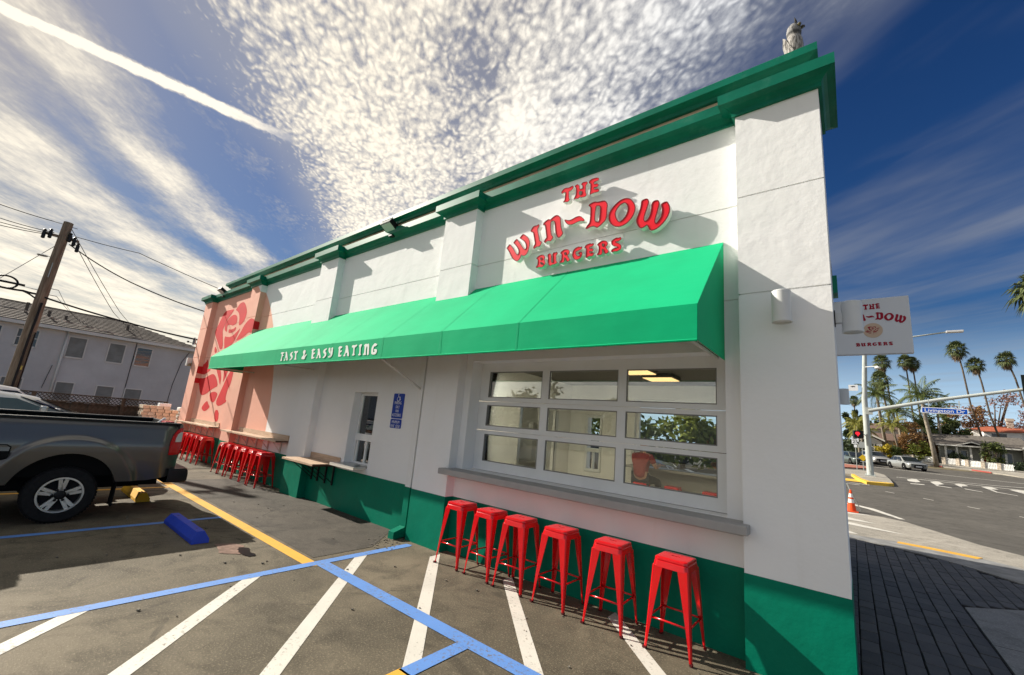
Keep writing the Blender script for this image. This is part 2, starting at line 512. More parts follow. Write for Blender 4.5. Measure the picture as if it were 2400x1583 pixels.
DATA = {"sign":[["W",[[[-3.908,4.43],[-3.854,4.49],[-3.823,4.468],[-3.794,4.433],[-3.759,4.391],[-3.732,4.346],[-3.693,4.296],[-3.677,4.286],[-3.666,4.302],[-3.663,4.332],[-3.68,4.372],[-3.705,4.408],[-3.747,4.456],[-3.782,4.488],[-3.768,4.511],[-3.726,4.545],[-3.703,4.53],[-3.671,4.489],[-3.632,4.439],[-3.594,4.387],[-3.563,4.35],[-3.545,4.343],[-3.534,4.356],[-3.534,4.387],[-3.547,4.425],[-3.571,4.462],[-3.611,4.499],[-3.67,4.538],[-3.654,4.561],[-3.615,4.596],[-3.584,4.583],[-3.538,4.547],[-3.499,4.507],[-3.481,4.477],[-3.468,4.434],[-3.466,4.382],[-3.473,4.333],[-3.486,4.291],[-3.509,4.255],[-3.542,4.234],[-3.585,4.242],[-3.604,4.259],[-3.616,4.225],[-3.64,4.194],[-3.668,4.176],[-3.706,4.187],[-3.745,4.212],[-3.78,4.247],[-3.81,4.295],[-3.848,4.355],[-3.878,4.398]]]],["I",[[[-3.475,4.599],[-3.464,4.637],[-3.432,4.671],[-3.392,4.676],[-3.363,4.671],[-3.338,4.685],[-3.316,4.659],[-3.325,4.634],[-3.346,4.608],[-3.337,4.571],[-3.312,4.489],[-3.295,4.42],[-3.256,4.394],[-3.258,4.357],[-3.297,4.323],[-3.332,4.331],[-3.359,4.322],[-3.381,4.305],[-3.406,4.332],[-3.395,4.362],[-3.374,4.382],[-3.396,4.468],[-3.426,4.577],[-3.453,4.584]]]],["N",[[[-3.258,4.647],[-3.258,4.673],[-3.224,4.699],[-3.167,4.72],[-3.138,4.699],[-3.11,4.722],[-3.068,4.743],[-3.03,4.743],[-2.996,4.724],[-2.967,4.687],[-2.958,4.63],[-2.95,4.56],[-2.935,4.508],[-2.913,4.454],[-2.911,4.429],[-2.945,4.394],[-2.981,4.383],[-3.004,4.403],[-3.029,4.452],[-3.044,4.515],[-3.055,4.586],[-3.065,4.643],[-3.086,4.664],[-3.111,4.667],[-3.123,4.648],[-3.121,4.593],[-3.11,4.521],[-3.093,4.453],[-3.064,4.424],[-3.073,4.399],[-3.107,4.361],[-3.147,4.377],[-3.174,4.37],[-3.2,4.357],[-3.224,4.382],[-3.2,4.423],[-3.182,4.434],[-3.196,4.502],[-3.214,4.586],[-3.227,4.642],[-3.241,4.635]]]],["~",[[[-2.903,4.624],[-2.896,4.639],[-2.869,4.627],[-2.827,4.609],[-2.776,4.615],[-2.727,4.631],[-2.672,4.633],[-2.636,4.611],[-2.605,4.579],[-2.586,4.546],[-2.598,4.538],[-2.643,4.551],[-2.687,4.551],[-2.731,4.541],[-2.776,4.531],[-2.827,4.542],[-2.865,4.566]]]],["D",[[[-2.544,4.748],[-2.516,4.769],[-2.453,4.779],[-2.406,4.76],[-2.317,4.756],[-2.282,4.729],[-2.26,4.684],[-2.266,4.613],[-2.267,4.515],[-2.281,4.464],[-2.355,4.406],[-2.399,4.389],[-2.445,4.423],[-2.491,4.427],[-2.553,4.409],[-2.572,4.427],[-2.534,4.473],[-2.512,4.49],[-2.507,4.613],[-2.509,4.704],[-2.525,4.726]],[[-2.426,4.697],[-2.403,4.702],[-2.374,4.683],[-2.367,4.641],[-2.375,4.472],[-2.432,4.492],[-2.432,4.592]]]],["O",[[[-1.999,4.694],[-1.958,4.671],[-1.927,4.633],[-1.904,4.592],[-1.89,4.549],[-1.89,4.507],[-1.9,4.464],[-1.92,4.424],[-1.952,4.383],[-1.991,4.351],[-2.039,4.333],[-2.087,4.327],[-2.137,4.338],[-2.18,4.364],[-2.217,4.405],[-2.241,4.458],[-2.247,4.503],[-2.239,4.553],[-2.213,4.598],[-2.176,4.639],[-2.131,4.673],[-2.086,4.694],[-2.044,4.701]],[[-2.042,4.638],[-2.015,4.62],[-1.995,4.579],[-1.99,4.539],[-2.0,4.491],[-2.021,4.451],[-2.049,4.42],[-2.079,4.402],[-2.102,4.406],[-2.126,4.44],[-2.143,4.487],[-2.15,4.529],[-2.138,4.565],[-2.117,4.598],[-2.087,4.625]]]],["W",[[[-1.877,4.344],[-1.874,4.381],[-1.859,4.423],[-1.839,4.478],[-1.827,4.535],[-1.823,4.595],[-1.807,4.609],[-1.776,4.615],[-1.751,4.612],[-1.737,4.6],[-1.724,4.568],[-1.728,4.537],[-1.744,4.481],[-1.764,4.423],[-1.775,4.378],[-1.778,4.345],[-1.767,4.322],[-1.744,4.332],[-1.721,4.363],[-1.705,4.411],[-1.699,4.469],[-1.695,4.524],[-1.68,4.549],[-1.65,4.559],[-1.619,4.553],[-1.605,4.535],[-1.596,4.506],[-1.604,4.468],[-1.62,4.402],[-1.635,4.348],[-1.646,4.3],[-1.64,4.263],[-1.624,4.268],[-1.598,4.298],[-1.578,4.34],[-1.569,4.385],[-1.572,4.433],[-1.584,4.488],[-1.564,4.5],[-1.531,4.507],[-1.508,4.501],[-1.495,4.477],[-1.48,4.439],[-1.476,4.399],[-1.48,4.357],[-1.496,4.314],[-1.521,4.274],[-1.557,4.233],[-1.596,4.203],[-1.639,4.181],[-1.689,4.177],[-1.71,4.195],[-1.728,4.229],[-1.743,4.262],[-1.763,4.252],[-1.798,4.237],[-1.826,4.24],[-1.851,4.271],[-1.868,4.309]]]],["T",[[[-2.988,5.071],[-2.977,5.097],[-2.942,5.124],[-2.904,5.122],[-2.861,5.111],[-2.826,5.12],[-2.805,5.123],[-2.788,5.103],[-2.802,5.072],[-2.831,5.052],[-2.86,5.051],[-2.857,5.005],[-2.853,4.954],[-2.838,4.927],[-2.847,4.903],[-2.878,4.894],[-2.915,4.908],[-2.933,4.901],[-2.945,4.917],[-2.923,4.935],[-2.918,4.984],[-2.916,5.033],[-2.924,5.061],[-2.952,5.054],[-2.973,5.048]]]],["H",[[[-2.772,5.093],[-2.763,5.112],[-2.728,5.123],[-2.712,5.103],[-2.696,5.088],[-2.692,5.033],[-2.662,5.028],[-2.645,5.037],[-2.652,5.074],[-2.673,5.093],[-2.657,5.12],[-2.623,5.121],[-2.583,5.112],[-2.569,5.091],[-2.585,5.072],[-2.599,5.057],[-2.598,4.998],[-2.593,4.953],[-2.579,4.925],[-2.585,4.897],[-2.619,4.893],[-2.664,4.9],[-2.68,4.917],[-2.689,4.905],[-2.709,4.894],[-2.745,4.907],[-2.765,4.898],[-2.779,4.917],[-2.757,4.94],[-2.744,4.98],[-2.745,5.03],[-2.753,5.077]],[[-2.695,4.994],[-2.67,5.001],[-2.651,4.976],[-2.652,4.952],[-2.671,4.938],[-2.695,4.96]]]],["E",[[[-2.556,5.082],[-2.548,5.108],[-2.515,5.127],[-2.476,5.126],[-2.443,5.124],[-2.409,5.108],[-2.4,5.088],[-2.421,5.071],[-2.459,5.072],[-2.48,5.062],[-2.474,5.041],[-2.448,5.037],[-2.429,5.035],[-2.404,5.008],[-2.412,4.987],[-2.43,4.979],[-2.464,4.989],[-2.475,4.974],[-2.463,4.958],[-2.434,4.954],[-2.412,4.952],[-2.392,4.924],[-2.403,4.904],[-2.441,4.906],[-2.474,4.909],[-2.508,4.903],[-2.527,4.899],[-2.535,4.916],[-2.528,4.962],[-2.526,5.019],[-2.531,5.069],[-2.546,5.069]]]],["B",[[[-3.33,4.15],[-3.319,4.166],[-3.288,4.189],[-3.252,4.194],[-3.219,4.189],[-3.193,4.173],[-3.179,4.146],[-3.185,4.122],[-3.196,4.113],[-3.178,4.096],[-3.168,4.066],[-3.169,4.038],[-3.192,4.017],[-3.218,4.001],[-3.251,4.008],[-3.28,4.014],[-3.3,4.003],[-3.33,4.021],[-3.319,4.033],[-3.304,4.045],[-3.299,4.083],[-3.303,4.131]],[[-3.26,4.147],[-3.248,4.152],[-3.232,4.138],[-3.233,4.121],[-3.249,4.115]],[[-3.258,4.079],[-3.233,4.078],[-3.207,4.052],[-3.21,4.043],[-3.239,4.052]]]],["U",[[[-3.142,4.163],[-3.134,4.179],[-3.103,4.189],[-3.082,4.172],[-3.075,4.157],[-3.073,4.111],[-3.069,4.057],[-3.056,4.043],[-3.04,4.045],[-3.046,4.088],[-3.051,4.131],[-3.065,4.155],[-3.04,4.188],[-3.012,4.179],[-2.994,4.188],[-2.973,4.164],[-2.983,4.145],[-2.995,4.134],[-2.992,4.095],[-2.989,4.049],[-2.97,4.035],[-2.977,4.019],[-3.018,4.003],[-3.045,4.011],[-3.064,4.001],[-3.087,3.996],[-3.112,4.016],[-3.126,4.044],[-3.128,4.086],[-3.129,4.125]]]],["R",[[[-2.935,4.15],[-2.92,4.171],[-2.887,4.19],[-2.85,4.194],[-2.816,4.184],[-2.792,4.161],[-2.785,4.136],[-2.799,4.108],[-2.817,4.098],[-2.796,4.063],[-2.774,4.032],[-2.782,4.017],[-2.81,4.002],[-2.83,4.022],[-2.843,4.045],[-2.854,4.068],[-2.865,4.07],[-2.86,4.048],[-2.856,4.024],[-2.881,4.003],[-2.908,4.013],[-2.926,4.008],[-2.939,4.022],[-2.921,4.04],[-2.909,4.055],[-2.91,4.096],[-2.913,4.135]],[[-2.865,4.146],[-2.846,4.145],[-2.839,4.123],[-2.852,4.112],[-2.863,4.121]]]],["G",[[[-2.745,4.084],[-2.742,4.123],[-2.726,4.159],[-2.698,4.181],[-2.651,4.19],[-2.627,4.177],[-2.604,4.18],[-2.597,4.159],[-2.619,4.139],[-2.659,4.131],[-2.685,4.126],[-2.693,4.107],[-2.682,4.077],[-2.66,4.059],[-2.633,4.057],[-2.626,4.069],[-2.654,4.086],[-2.644,4.106],[-2.617,4.108],[-2.593,4.096],[-2.594,4.054],[-2.612,4.023],[-2.651,4.005],[-2.699,4.011],[-2.73,4.043]]]],["E",[[[-2.566,4.153],[-2.559,4.173],[-2.535,4.193],[-2.51,4.194],[-2.485,4.199],[-2.466,4.187],[-2.441,4.191],[-2.428,4.174],[-2.439,4.156],[-2.463,4.146],[-2.488,4.145],[-2.489,4.127],[-2.475,4.126],[-2.451,4.125],[-2.43,4.1],[-2.441,4.081],[-2.458,4.074],[-2.472,4.082],[-2.487,4.088],[-2.487,4.067],[-2.471,4.059],[-2.45,4.065],[-2.427,4.052],[-2.421,4.042],[-2.438,4.018],[-2.456,4.01],[-2.484,4.02],[-2.503,4.016],[-2.527,4.0],[-2.539,4.015],[-2.54,4.066],[-2.541,4.135],[-2.554,4.146]]]],["R",[[[-2.387,4.153],[-2.378,4.166],[-2.349,4.187],[-2.316,4.196],[-2.283,4.19],[-2.256,4.178],[-2.237,4.147],[-2.241,4.122],[-2.261,4.1],[-2.248,4.076],[-2.22,4.036],[-2.228,4.017],[-2.26,4.002],[-2.278,4.018],[-2.288,4.044],[-2.299,4.075],[-2.312,4.078],[-2.308,4.054],[-2.302,4.026],[-2.328,4.001],[-2.352,4.013],[-2.373,4.005],[-2.386,4.02],[-2.369,4.04],[-2.361,4.059],[-2.361,4.1],[-2.364,4.131],[-2.383,4.147]],[[-2.314,4.149],[-2.296,4.15],[-2.286,4.131],[-2.3,4.114],[-2.313,4.125]]]],["S",[[[-2.192,4.157],[-2.176,4.174],[-2.125,4.195],[-2.096,4.184],[-2.071,4.191],[-2.058,4.173],[-2.061,4.154],[-2.092,4.138],[-2.123,4.138],[-2.137,4.137],[-2.102,4.117],[-2.07,4.093],[-2.055,4.07],[-2.055,4.036],[-2.07,4.022],[-2.112,4.005],[-2.147,4.015],[-2.175,4.006],[-2.19,4.024],[-2.183,4.045],[-2.149,4.061],[-2.114,4.062],[-2.106,4.065],[-2.129,4.074],[-2.167,4.094],[-2.189,4.116]]]]],"awn":[["F",[[-8.936,2.713],[-8.907,2.722],[-8.897,2.801],[-8.908,2.852],[-8.968,2.859],[-8.924,2.887],[-8.809,2.877],[-8.791,2.862],[-8.854,2.854],[-8.858,2.828],[-8.807,2.823],[-8.829,2.799],[-8.861,2.795],[-8.855,2.73],[-8.834,2.71],[-8.875,2.701]]],["A",[[-8.767,2.708],[-8.718,2.745],[-8.717,2.844],[-8.762,2.87],[-8.695,2.892],[-8.638,2.811],[-8.583,2.721],[-8.611,2.698],[-8.665,2.724],[-8.65,2.763],[-8.7,2.764],[-8.709,2.726],[-8.691,2.707],[-8.732,2.702]]],["S",[[-8.518,2.705],[-8.451,2.746],[-8.436,2.76],[-8.53,2.807],[-8.508,2.854],[-8.413,2.879],[-8.422,2.851],[-8.467,2.833],[-8.427,2.812],[-8.394,2.782],[-8.388,2.744],[-8.454,2.703]]],["T",[[-8.324,2.713],[-8.284,2.74],[-8.307,2.846],[-8.371,2.853],[-8.344,2.886],[-8.267,2.873],[-8.201,2.884],[-8.216,2.846],[-8.261,2.834],[-8.232,2.729],[-8.202,2.714],[-8.259,2.706]]],["&",[[-8.013,2.712],[-8.008,2.749],[-7.947,2.793],[-8.0,2.842],[-7.973,2.882],[-7.916,2.884],[-7.881,2.846],[-7.918,2.792],[-7.887,2.763],[-7.879,2.79],[-7.828,2.806],[-7.837,2.779],[-7.87,2.744],[-7.875,2.707],[-7.922,2.704]]],["E",[[-7.621,2.703],[-7.637,2.844],[-7.662,2.863],[-7.618,2.893],[-7.522,2.879],[-7.541,2.857],[-7.586,2.855],[-7.58,2.814],[-7.519,2.82],[-7.51,2.798],[-7.568,2.782],[-7.562,2.733],[-7.507,2.739],[-7.515,2.713],[-7.574,2.702]]],["A",[[-7.452,2.711],[-7.411,2.745],[-7.414,2.851],[-7.447,2.871],[-7.374,2.89],[-7.326,2.803],[-7.268,2.713],[-7.298,2.701],[-7.338,2.716],[-7.345,2.76],[-7.39,2.762],[-7.393,2.722],[-7.38,2.708],[-7.421,2.701]]],["S",[[-7.214,2.707],[-7.158,2.744],[-7.139,2.76],[-7.223,2.807],[-7.207,2.859],[-7.104,2.88],[-7.118,2.846],[-7.163,2.831],[-7.131,2.812],[-7.096,2.785],[-7.09,2.741],[-7.152,2.7]]],["Y",[[-7.033,2.722],[-6.986,2.728],[-6.947,2.761],[-7.029,2.807],[-7.05,2.869],[-6.998,2.888],[-6.965,2.813],[-6.937,2.803],[-6.959,2.869],[-6.9,2.887],[-6.885,2.818],[-6.884,2.742],[-6.928,2.705],[-6.994,2.703]]],["E",[[-6.682,2.709],[-6.694,2.843],[-6.722,2.857],[-6.686,2.893],[-6.589,2.879],[-6.604,2.855],[-6.649,2.849],[-6.646,2.807],[-6.592,2.817],[-6.585,2.796],[-6.637,2.777],[-6.635,2.732],[-6.576,2.742],[-6.589,2.709],[-6.642,2.707]]],["A",[[-6.522,2.715],[-6.482,2.758],[-6.477,2.865],[-6.506,2.883],[-6.434,2.895],[-6.386,2.811],[-6.334,2.712],[-6.367,2.701],[-6.402,2.718],[-6.409,2.763],[-6.454,2.765],[-6.464,2.725],[-6.445,2.712],[-6.488,2.705]]],["T",[[-6.262,2.717],[-6.225,2.739],[-6.242,2.845],[-6.301,2.848],[-6.284,2.887],[-6.216,2.879],[-6.141,2.891],[-6.158,2.852],[-6.206,2.843],[-6.189,2.738],[-6.163,2.721],[-6.209,2.707]]],["I",[[-6.076,2.713],[-6.041,2.74],[-6.064,2.843],[-6.09,2.861],[-6.062,2.887],[-6.0,2.887],[-6.012,2.856],[-6.026,2.833],[-6.007,2.73],[-5.985,2.714],[-6.038,2.704]]],["N",[[-5.937,2.712],[-5.904,2.741],[-5.919,2.843],[-5.944,2.861],[-5.916,2.882],[-5.876,2.884],[-5.853,2.875],[-5.823,2.889],[-5.796,2.86],[-5.783,2.79],[-5.769,2.713],[-5.792,2.698],[-5.821,2.707],[-5.837,2.839],[-5.871,2.841],[-5.861,2.732],[-5.841,2.708],[-5.9,2.703]]],["G",[[-5.709,2.733],[-5.721,2.802],[-5.7,2.847],[-5.645,2.886],[-5.608,2.869],[-5.575,2.863],[-5.606,2.834],[-5.656,2.83],[-5.67,2.785],[-5.66,2.746],[-5.632,2.737],[-5.618,2.759],[-5.653,2.769],[-5.64,2.791],[-5.574,2.784],[-5.558,2.749],[-5.585,2.705],[-5.648,2.7],[-5.697,2.713]]]],"rose_bay":[[[-15.712,4.798],[-15.807,4.729],[-15.926,4.653],[-16.07,4.571],[-16.173,4.493],[-16.236,4.418],[-16.287,4.35],[-16.326,4.289],[-16.353,4.227],[-16.369,4.164],[-16.344,4.09],[-16.279,4.005],[-16.178,3.854],[-16.04,3.637],[-16.034,3.517],[-16.161,3.492],[-16.31,3.541],[-16.481,3.665],[-16.666,3.79],[-16.866,3.917],[-17.016,4.029],[-17.118,4.127],[-17.131,4.219],[-17.058,4.305],[-16.974,4.402],[-16.882,4.51],[-16.798,4.614],[-16.725,4.715],[-16.625,4.789],[-16.498,4.838],[-16.333,4.857],[-16.13,4.847],[-15.938,4.839],[-15.756,4.835]],[[-15.349,4.931],[-15.281,4.97],[-15.178,4.991],[-15.042,4.994],[-14.92,4.967],[-14.812,4.912],[-14.697,4.824],[-14.574,4.704],[-14.506,4.598],[-14.494,4.507],[-14.526,4.412],[-14.604,4.315],[-14.719,4.247],[-14.87,4.208],[-14.962,4.224],[-14.993,4.295],[-15.026,4.378],[-15.06,4.473],[-15.113,4.555],[-15.182,4.624],[-15.284,4.687],[-15.418,4.745],[-15.506,4.774],[-15.548,4.774],[-15.522,4.809],[-15.429,4.877]],[[-15.467,4.611],[-15.355,4.576],[-15.273,4.521],[-15.219,4.446],[-15.2,4.378],[-15.215,4.318],[-15.282,4.278],[-15.402,4.258],[-15.521,4.258],[-15.638,4.28],[-15.765,4.299],[-15.902,4.315],[-15.983,4.308],[-16.007,4.278],[-16.002,4.226],[-15.967,4.152],[-15.947,4.103],[-15.943,4.079],[-15.995,4.083],[-16.101,4.115],[-16.185,4.161],[-16.245,4.222],[-16.261,4.3],[-16.231,4.394],[-16.16,4.472],[-16.046,4.533],[-15.935,4.58],[-15.828,4.613],[-15.711,4.63],[-15.586,4.628]],[[-15.742,4.15],[-15.616,4.132],[-15.494,4.128],[-15.377,4.138],[-15.291,4.156],[-15.236,4.182],[-15.188,4.178],[-15.148,4.144],[-15.151,4.106],[-15.196,4.064],[-15.284,4.033],[-15.415,4.012],[-15.545,4.006],[-15.677,4.016],[-15.758,4.038],[-15.789,4.071],[-15.805,4.106],[-15.805,4.141]],[[-16.025,3.931],[-15.868,3.905],[-15.713,3.887],[-15.56,3.876],[-15.42,3.884],[-15.292,3.909],[-15.171,3.944],[-15.058,3.989],[-14.94,4.04],[-14.817,4.098],[-14.774,4.091],[-14.81,4.019],[-14.856,3.948],[-14.913,3.877],[-14.976,3.799],[-15.044,3.713],[-15.177,3.631],[-15.373,3.551],[-15.541,3.48],[-15.682,3.418],[-15.84,3.527],[-16.015,3.805]],[[-14.377,4.242],[-14.275,4.292],[-14.176,4.329],[-14.08,4.352],[-14.0,4.35],[-14.0,3.902],[-14.083,3.89],[-14.232,3.829],[-14.391,3.782],[-14.561,3.749],[-14.72,3.727],[-14.868,3.714],[-14.919,3.735],[-14.874,3.792],[-14.805,3.858],[-14.713,3.933],[-14.639,4.006],[-14.583,4.075],[-14.524,4.137],[-14.46,4.191]],[[-16.729,3.615],[-16.529,3.504],[-16.496,3.428],[-16.629,3.387],[-16.729,3.442],[-16.796,3.594]],[[-17.59,3.023],[-17.437,3.062],[-17.309,3.128],[-17.286,3.201],[-17.184,3.142],[-17.003,2.952],[-16.85,2.852],[-16.725,2.842],[-16.708,2.817],[-16.8,2.78],[-16.916,2.742],[-17.058,2.704],[-17.162,2.679],[-17.228,2.668],[-17.448,2.674],[-17.59,2.684]],[[-16.938,2.576],[-16.785,2.614],[-16.625,2.646],[-16.457,2.671],[-16.307,2.67],[-16.176,2.642],[-16.038,2.586],[-15.894,2.502],[-15.776,2.416],[-15.685,2.327],[-15.692,2.271],[-15.796,2.248],[-15.935,2.216],[-16.109,2.177],[-16.278,2.126],[-16.441,2.063],[-16.605,2.014],[-16.771,1.98],[-16.916,1.964],[-17.039,1.965],[-17.164,2.002],[-17.293,2.075],[-17.404,2.167],[-17.499,2.278],[-17.59,2.328],[-17.59,2.547],[-17.566,2.544],[-17.312,2.534],[-17.113,2.549]],[[-16.111,2.888],[-15.899,2.883],[-15.745,2.831],[-15.649,2.732],[-15.572,2.645],[-15.513,2.571],[-15.478,2.5],[-15.467,2.434],[-15.461,2.375],[-15.459,2.324],[-15.509,2.342],[-15.609,2.43],[-15.723,2.524],[-15.853,2.622],[-15.992,2.726],[-16.142,2.835]],[[-15.335,2.871],[-15.107,2.867],[-15.019,2.792],[-15.07,2.647],[-15.136,2.524],[-15.216,2.423],[-15.267,2.423],[-15.291,2.525],[-15.339,2.651],[-15.412,2.799]],[[-14.797,2.763],[-14.767,2.827],[-14.703,2.858],[-14.605,2.856],[-14.548,2.777],[-14.531,2.621],[-14.538,2.479],[-14.568,2.353],[-14.608,2.275],[-14.659,2.247],[-14.693,2.183],[-14.711,2.084],[-14.716,1.997],[-14.707,1.92],[-14.671,1.869],[-14.605,1.843],[-14.616,1.813],[-14.703,1.779],[-14.806,1.744],[-14.924,1.709],[-15.04,1.684],[-15.154,1.669],[-15.26,1.672],[-15.359,1.694],[-15.427,1.733],[-15.464,1.789],[-15.451,1.865],[-15.387,1.961],[-15.317,2.063],[-15.242,2.173],[-15.169,2.285],[-15.099,2.401],[-15.031,2.502],[-14.964,2.588],[-14.9,2.656],[-14.841,2.706]],[[-16.219,2.034],[-16.137,2.062],[-16.022,2.083],[-15.876,2.096],[-15.724,2.09],[-15.566,2.063],[-15.5,2.013],[-15.526,1.94],[-15.563,1.873],[-15.609,1.814],[-15.674,1.774],[-15.758,1.753],[-15.863,1.761],[-15.989,1.798],[-16.104,1.867],[-16.208,1.969]],[[-16.699,1.592],[-16.602,1.671],[-16.493,1.733],[-16.374,1.778],[-16.272,1.774],[-16.189,1.721],[-16.094,1.674],[-15.987,1.633],[-15.987,1.585],[-16.095,1.529],[-16.208,1.488],[-16.327,1.46],[-16.441,1.456],[-16.548,1.473],[-16.638,1.5],[-16.711,1.535]],[[-15.334,1.543],[-15.141,1.537],[-15.012,1.452],[-14.946,1.289],[-15.0,1.205],[-15.174,1.202],[-15.303,1.287],[-15.388,1.46]]],"rose_pil":[[[-13.903,4.162],[-13.804,4.21],[-13.709,4.245],[-13.616,4.268],[-13.511,4.265],[-13.393,4.236],[-13.29,4.212],[-13.29,3.832],[-13.375,3.817],[-13.49,3.84],[-13.619,3.821],[-13.763,3.762],[-13.917,3.716],[-14.0,3.7],[-14.0,4.097],[-13.983,4.112]]],"side4":[[[0.0,4.173],[0.131,4.168],[0.15,4.143],[0.15,3.957],[0.137,3.94],[0.0,3.925]]],"side5":[[[0.0,2.939],[0.15,2.954],[0.15,2.688],[0.0,2.704]],[[0.0,2.542],[0.15,2.536],[0.15,2.365],[0.0,2.363]]]}

# ------------------------------------------------------------------ ground, street, pavement
M_lot = asphalt_mat('lot_asphalt', (.088, .074, .050), (.165, .138, .094))
M_road = asphalt_mat('road_asphalt', (.085, .078, .066), (.112, .103, .088), spots=False)
M_patch = asphalt_mat('fresh_asphalt', (.060, .052, .042), (.088, .076, .060))
M_conc = asphalt_mat('concrete', (.27, .25, .21), (.36, .33, .28), spots=False)
M_slab = asphalt_mat('slab_concrete', (.17, .175, .18), (.21, .21, .21), spots=False)
M_dirt = mat('yard_soil', (.12, .10, .06), .95, var=.4, vscale=.6)
P_yel = paint_mat('yellow_line_paint', (.70, .37, .035), (.12, .10, .08), .45)
P_blue = paint_mat('blue_line_paint', (.10, .24, .58), (.13, .12, .11), .95)
P_white = paint_mat('white_line_paint', (.60, .575, .51), (.18, .16, .125), .9)
P_ylw2 = paint_mat('yellow_curb_paint', (.72, .45, .05), (.35, .32, .28), .6)
P_red = paint_mat('red_curb_paint', (.40, .07, .05), (.33, .30, .27), .6)

base = MB()
xs = list(np.linspace(-900, -60, 8)) + list(np.linspace(-40, 60, 26)) + list(np.linspace(90, 900, 8))
ys = [-900, -300, -100, -40, -10, 5, 14.6, 17, 19.6, 24, 29.6, 36, 45.6, 54, 61.6, 66.6, 69, 71.6, 80, 90.6, 110, 135.6, 200, 400, 900]
base.add([(x, y, gz(x, y) - .05) for y in ys for x in xs], [(j * len(xs) + i, j * len(xs) + i + 1, (j + 1) * len(xs) + i + 1, (j + 1) * len(xs) + i) for j in range(len(ys) - 1) for i in range(len(xs) - 1)])
struct(base.build('ground', M_dirt))

lot = struct(ground_sheet('parking_lot', -60, 0.0, -60, 0.4, M_lot, 0., 2, 2))
# rougher strip of newer asphalt along the wall
b = MB(); b.add([(-11.8, -1.45, .004), (-5.30, -1.45, .004), (-5.30, -.62, .004), (-5.72, -.08, .004), (-5.9, .145, .004), (-9.0, .145, .004), (-9.05, -.02, .004), (-11.8, -.2, .004)], [tuple(range(8))])
b.build('asphalt_patch', M_patch, lot)
b = MB()
for i in range(60):
    t = random.random(); x, y = -5.25 + random.uniform(-.12, .25) - t * .45, -.55 + t * .5 + random.uniform(-.12, .12)
    s = random.uniform(.004, .013); b.box(x - s, x + s, y - s, y + s * .7, .0, s * .8, 0, random.random() * 3)
for i in range(70):
    x, y = random.uniform(-9, 0), random.uniform(-3.6, -.3); s = random.uniform(.003, .011); b.box(x - s, x + s, y - s, y + s, .004, .004 + s, 0, random.random() * 3)
o = b.build('loose_gravel', mat('gravel_grey', (.16, .145, .12), .95, var=.4, vscale=20), lot); o['kind'] = 'stuff'

LH = .003


def line(pts, m, z=LH, parent=lot, name='painted_line'):
    b = MB(); b.add([(x, y, gz(x, y) + z) for x, y in pts], [tuple(range(len(pts)))])
    return b.build(name, m, parent)


line([(-5.05, -1.65), (-4.99, -1.50), (-20, -1.52), (-20, -1.68)], P_yel)
line([(-5.15, -9), (-5.03, -9), (-5.03, -.17), (-5.06, -.10), (-5.16, -.13)], P_blue, LH + .0015)
line([(-5.03, -1.545), (-.6, -1.53), (-.6, -1.38), (-5.03, -1.385)], P_blue, LH + .003)
line([(-2.665, -1.53), (-2.665, -2.12), (-2.535, -2.12), (-2.535, -1.53)], P_blue, LH + .0015)
line([(-2.67, -2.10), (-2.67, -9), (-2.535, -9), (-2.535, -2.10)], P_yel, LH + .0015)
line([(-7.985, -9), (-7.865, -9), (-7.845, -1.67), (-7.955, -1.67)], P_blue)
line([(-11.00, -9), (-10.89, -9), (-10.90, -1.67), (-11.01, -1.67)], P_yel)
line([(-14.05, -9), (-13.94, -9), (-13.95, -1.67), (-14.06, -1.67)], P_yel)
line([(-17.10, -9), (-16.99, -9), (-17.0, -1.67), (-17.11, -1.67)], P_yel)
w = .092
for k, x_hi, x_lo in ((-8.61, -5.04, -.5), (-7.28, -5.04, -.5), (-5.985, -5.05, -.5), (-4.66, -4.52, -2.655), (-3.36, -3.355, -.5), (-1.96, -2.03, -.3)):
    # stripe along x + y = k
    y_hi = k - x_hi; y_lo = k - x_lo
    line([(x_hi - .0, y_hi - w), (x_lo, y_lo - w), (x_lo, y_lo + w), (x_hi + .0, y_hi + w)], P_white, LH)
# dark repaired hole beside the blue wheel stop
b = MB(); n = 22
b.add([(-6.18 + .30 * math.cos(6.28 * i / n) * random.uniform(.7, 1.1), -2.08 + .17 * math.sin(6.28 * i / n) * random.uniform(.7, 1.1), .005) for i in range(n)], [tuple(range(n))])
b.build('worn_patch', mat('worn_patch', (.20, .13, .10), .9, var=.3, vscale=9), lot)
b = MB()
for k in range(5):
    cx, cy = -5.93 + random.uniform(-.13, .13), -1.96 + random.uniform(-.07, .07)
    b.add([(cx + .10 * math.cos(6.28 * i / 12) * random.uniform(.6, 1.2), cy + .06 * math.sin(6.28 * i / 12) * random.uniform(.6, 1.2), .007 + k * .001) for i in range(12)], [tuple(range(12))])
b.build('tar_blot', mat('tar', (.006, .006, .007), .35), lot)

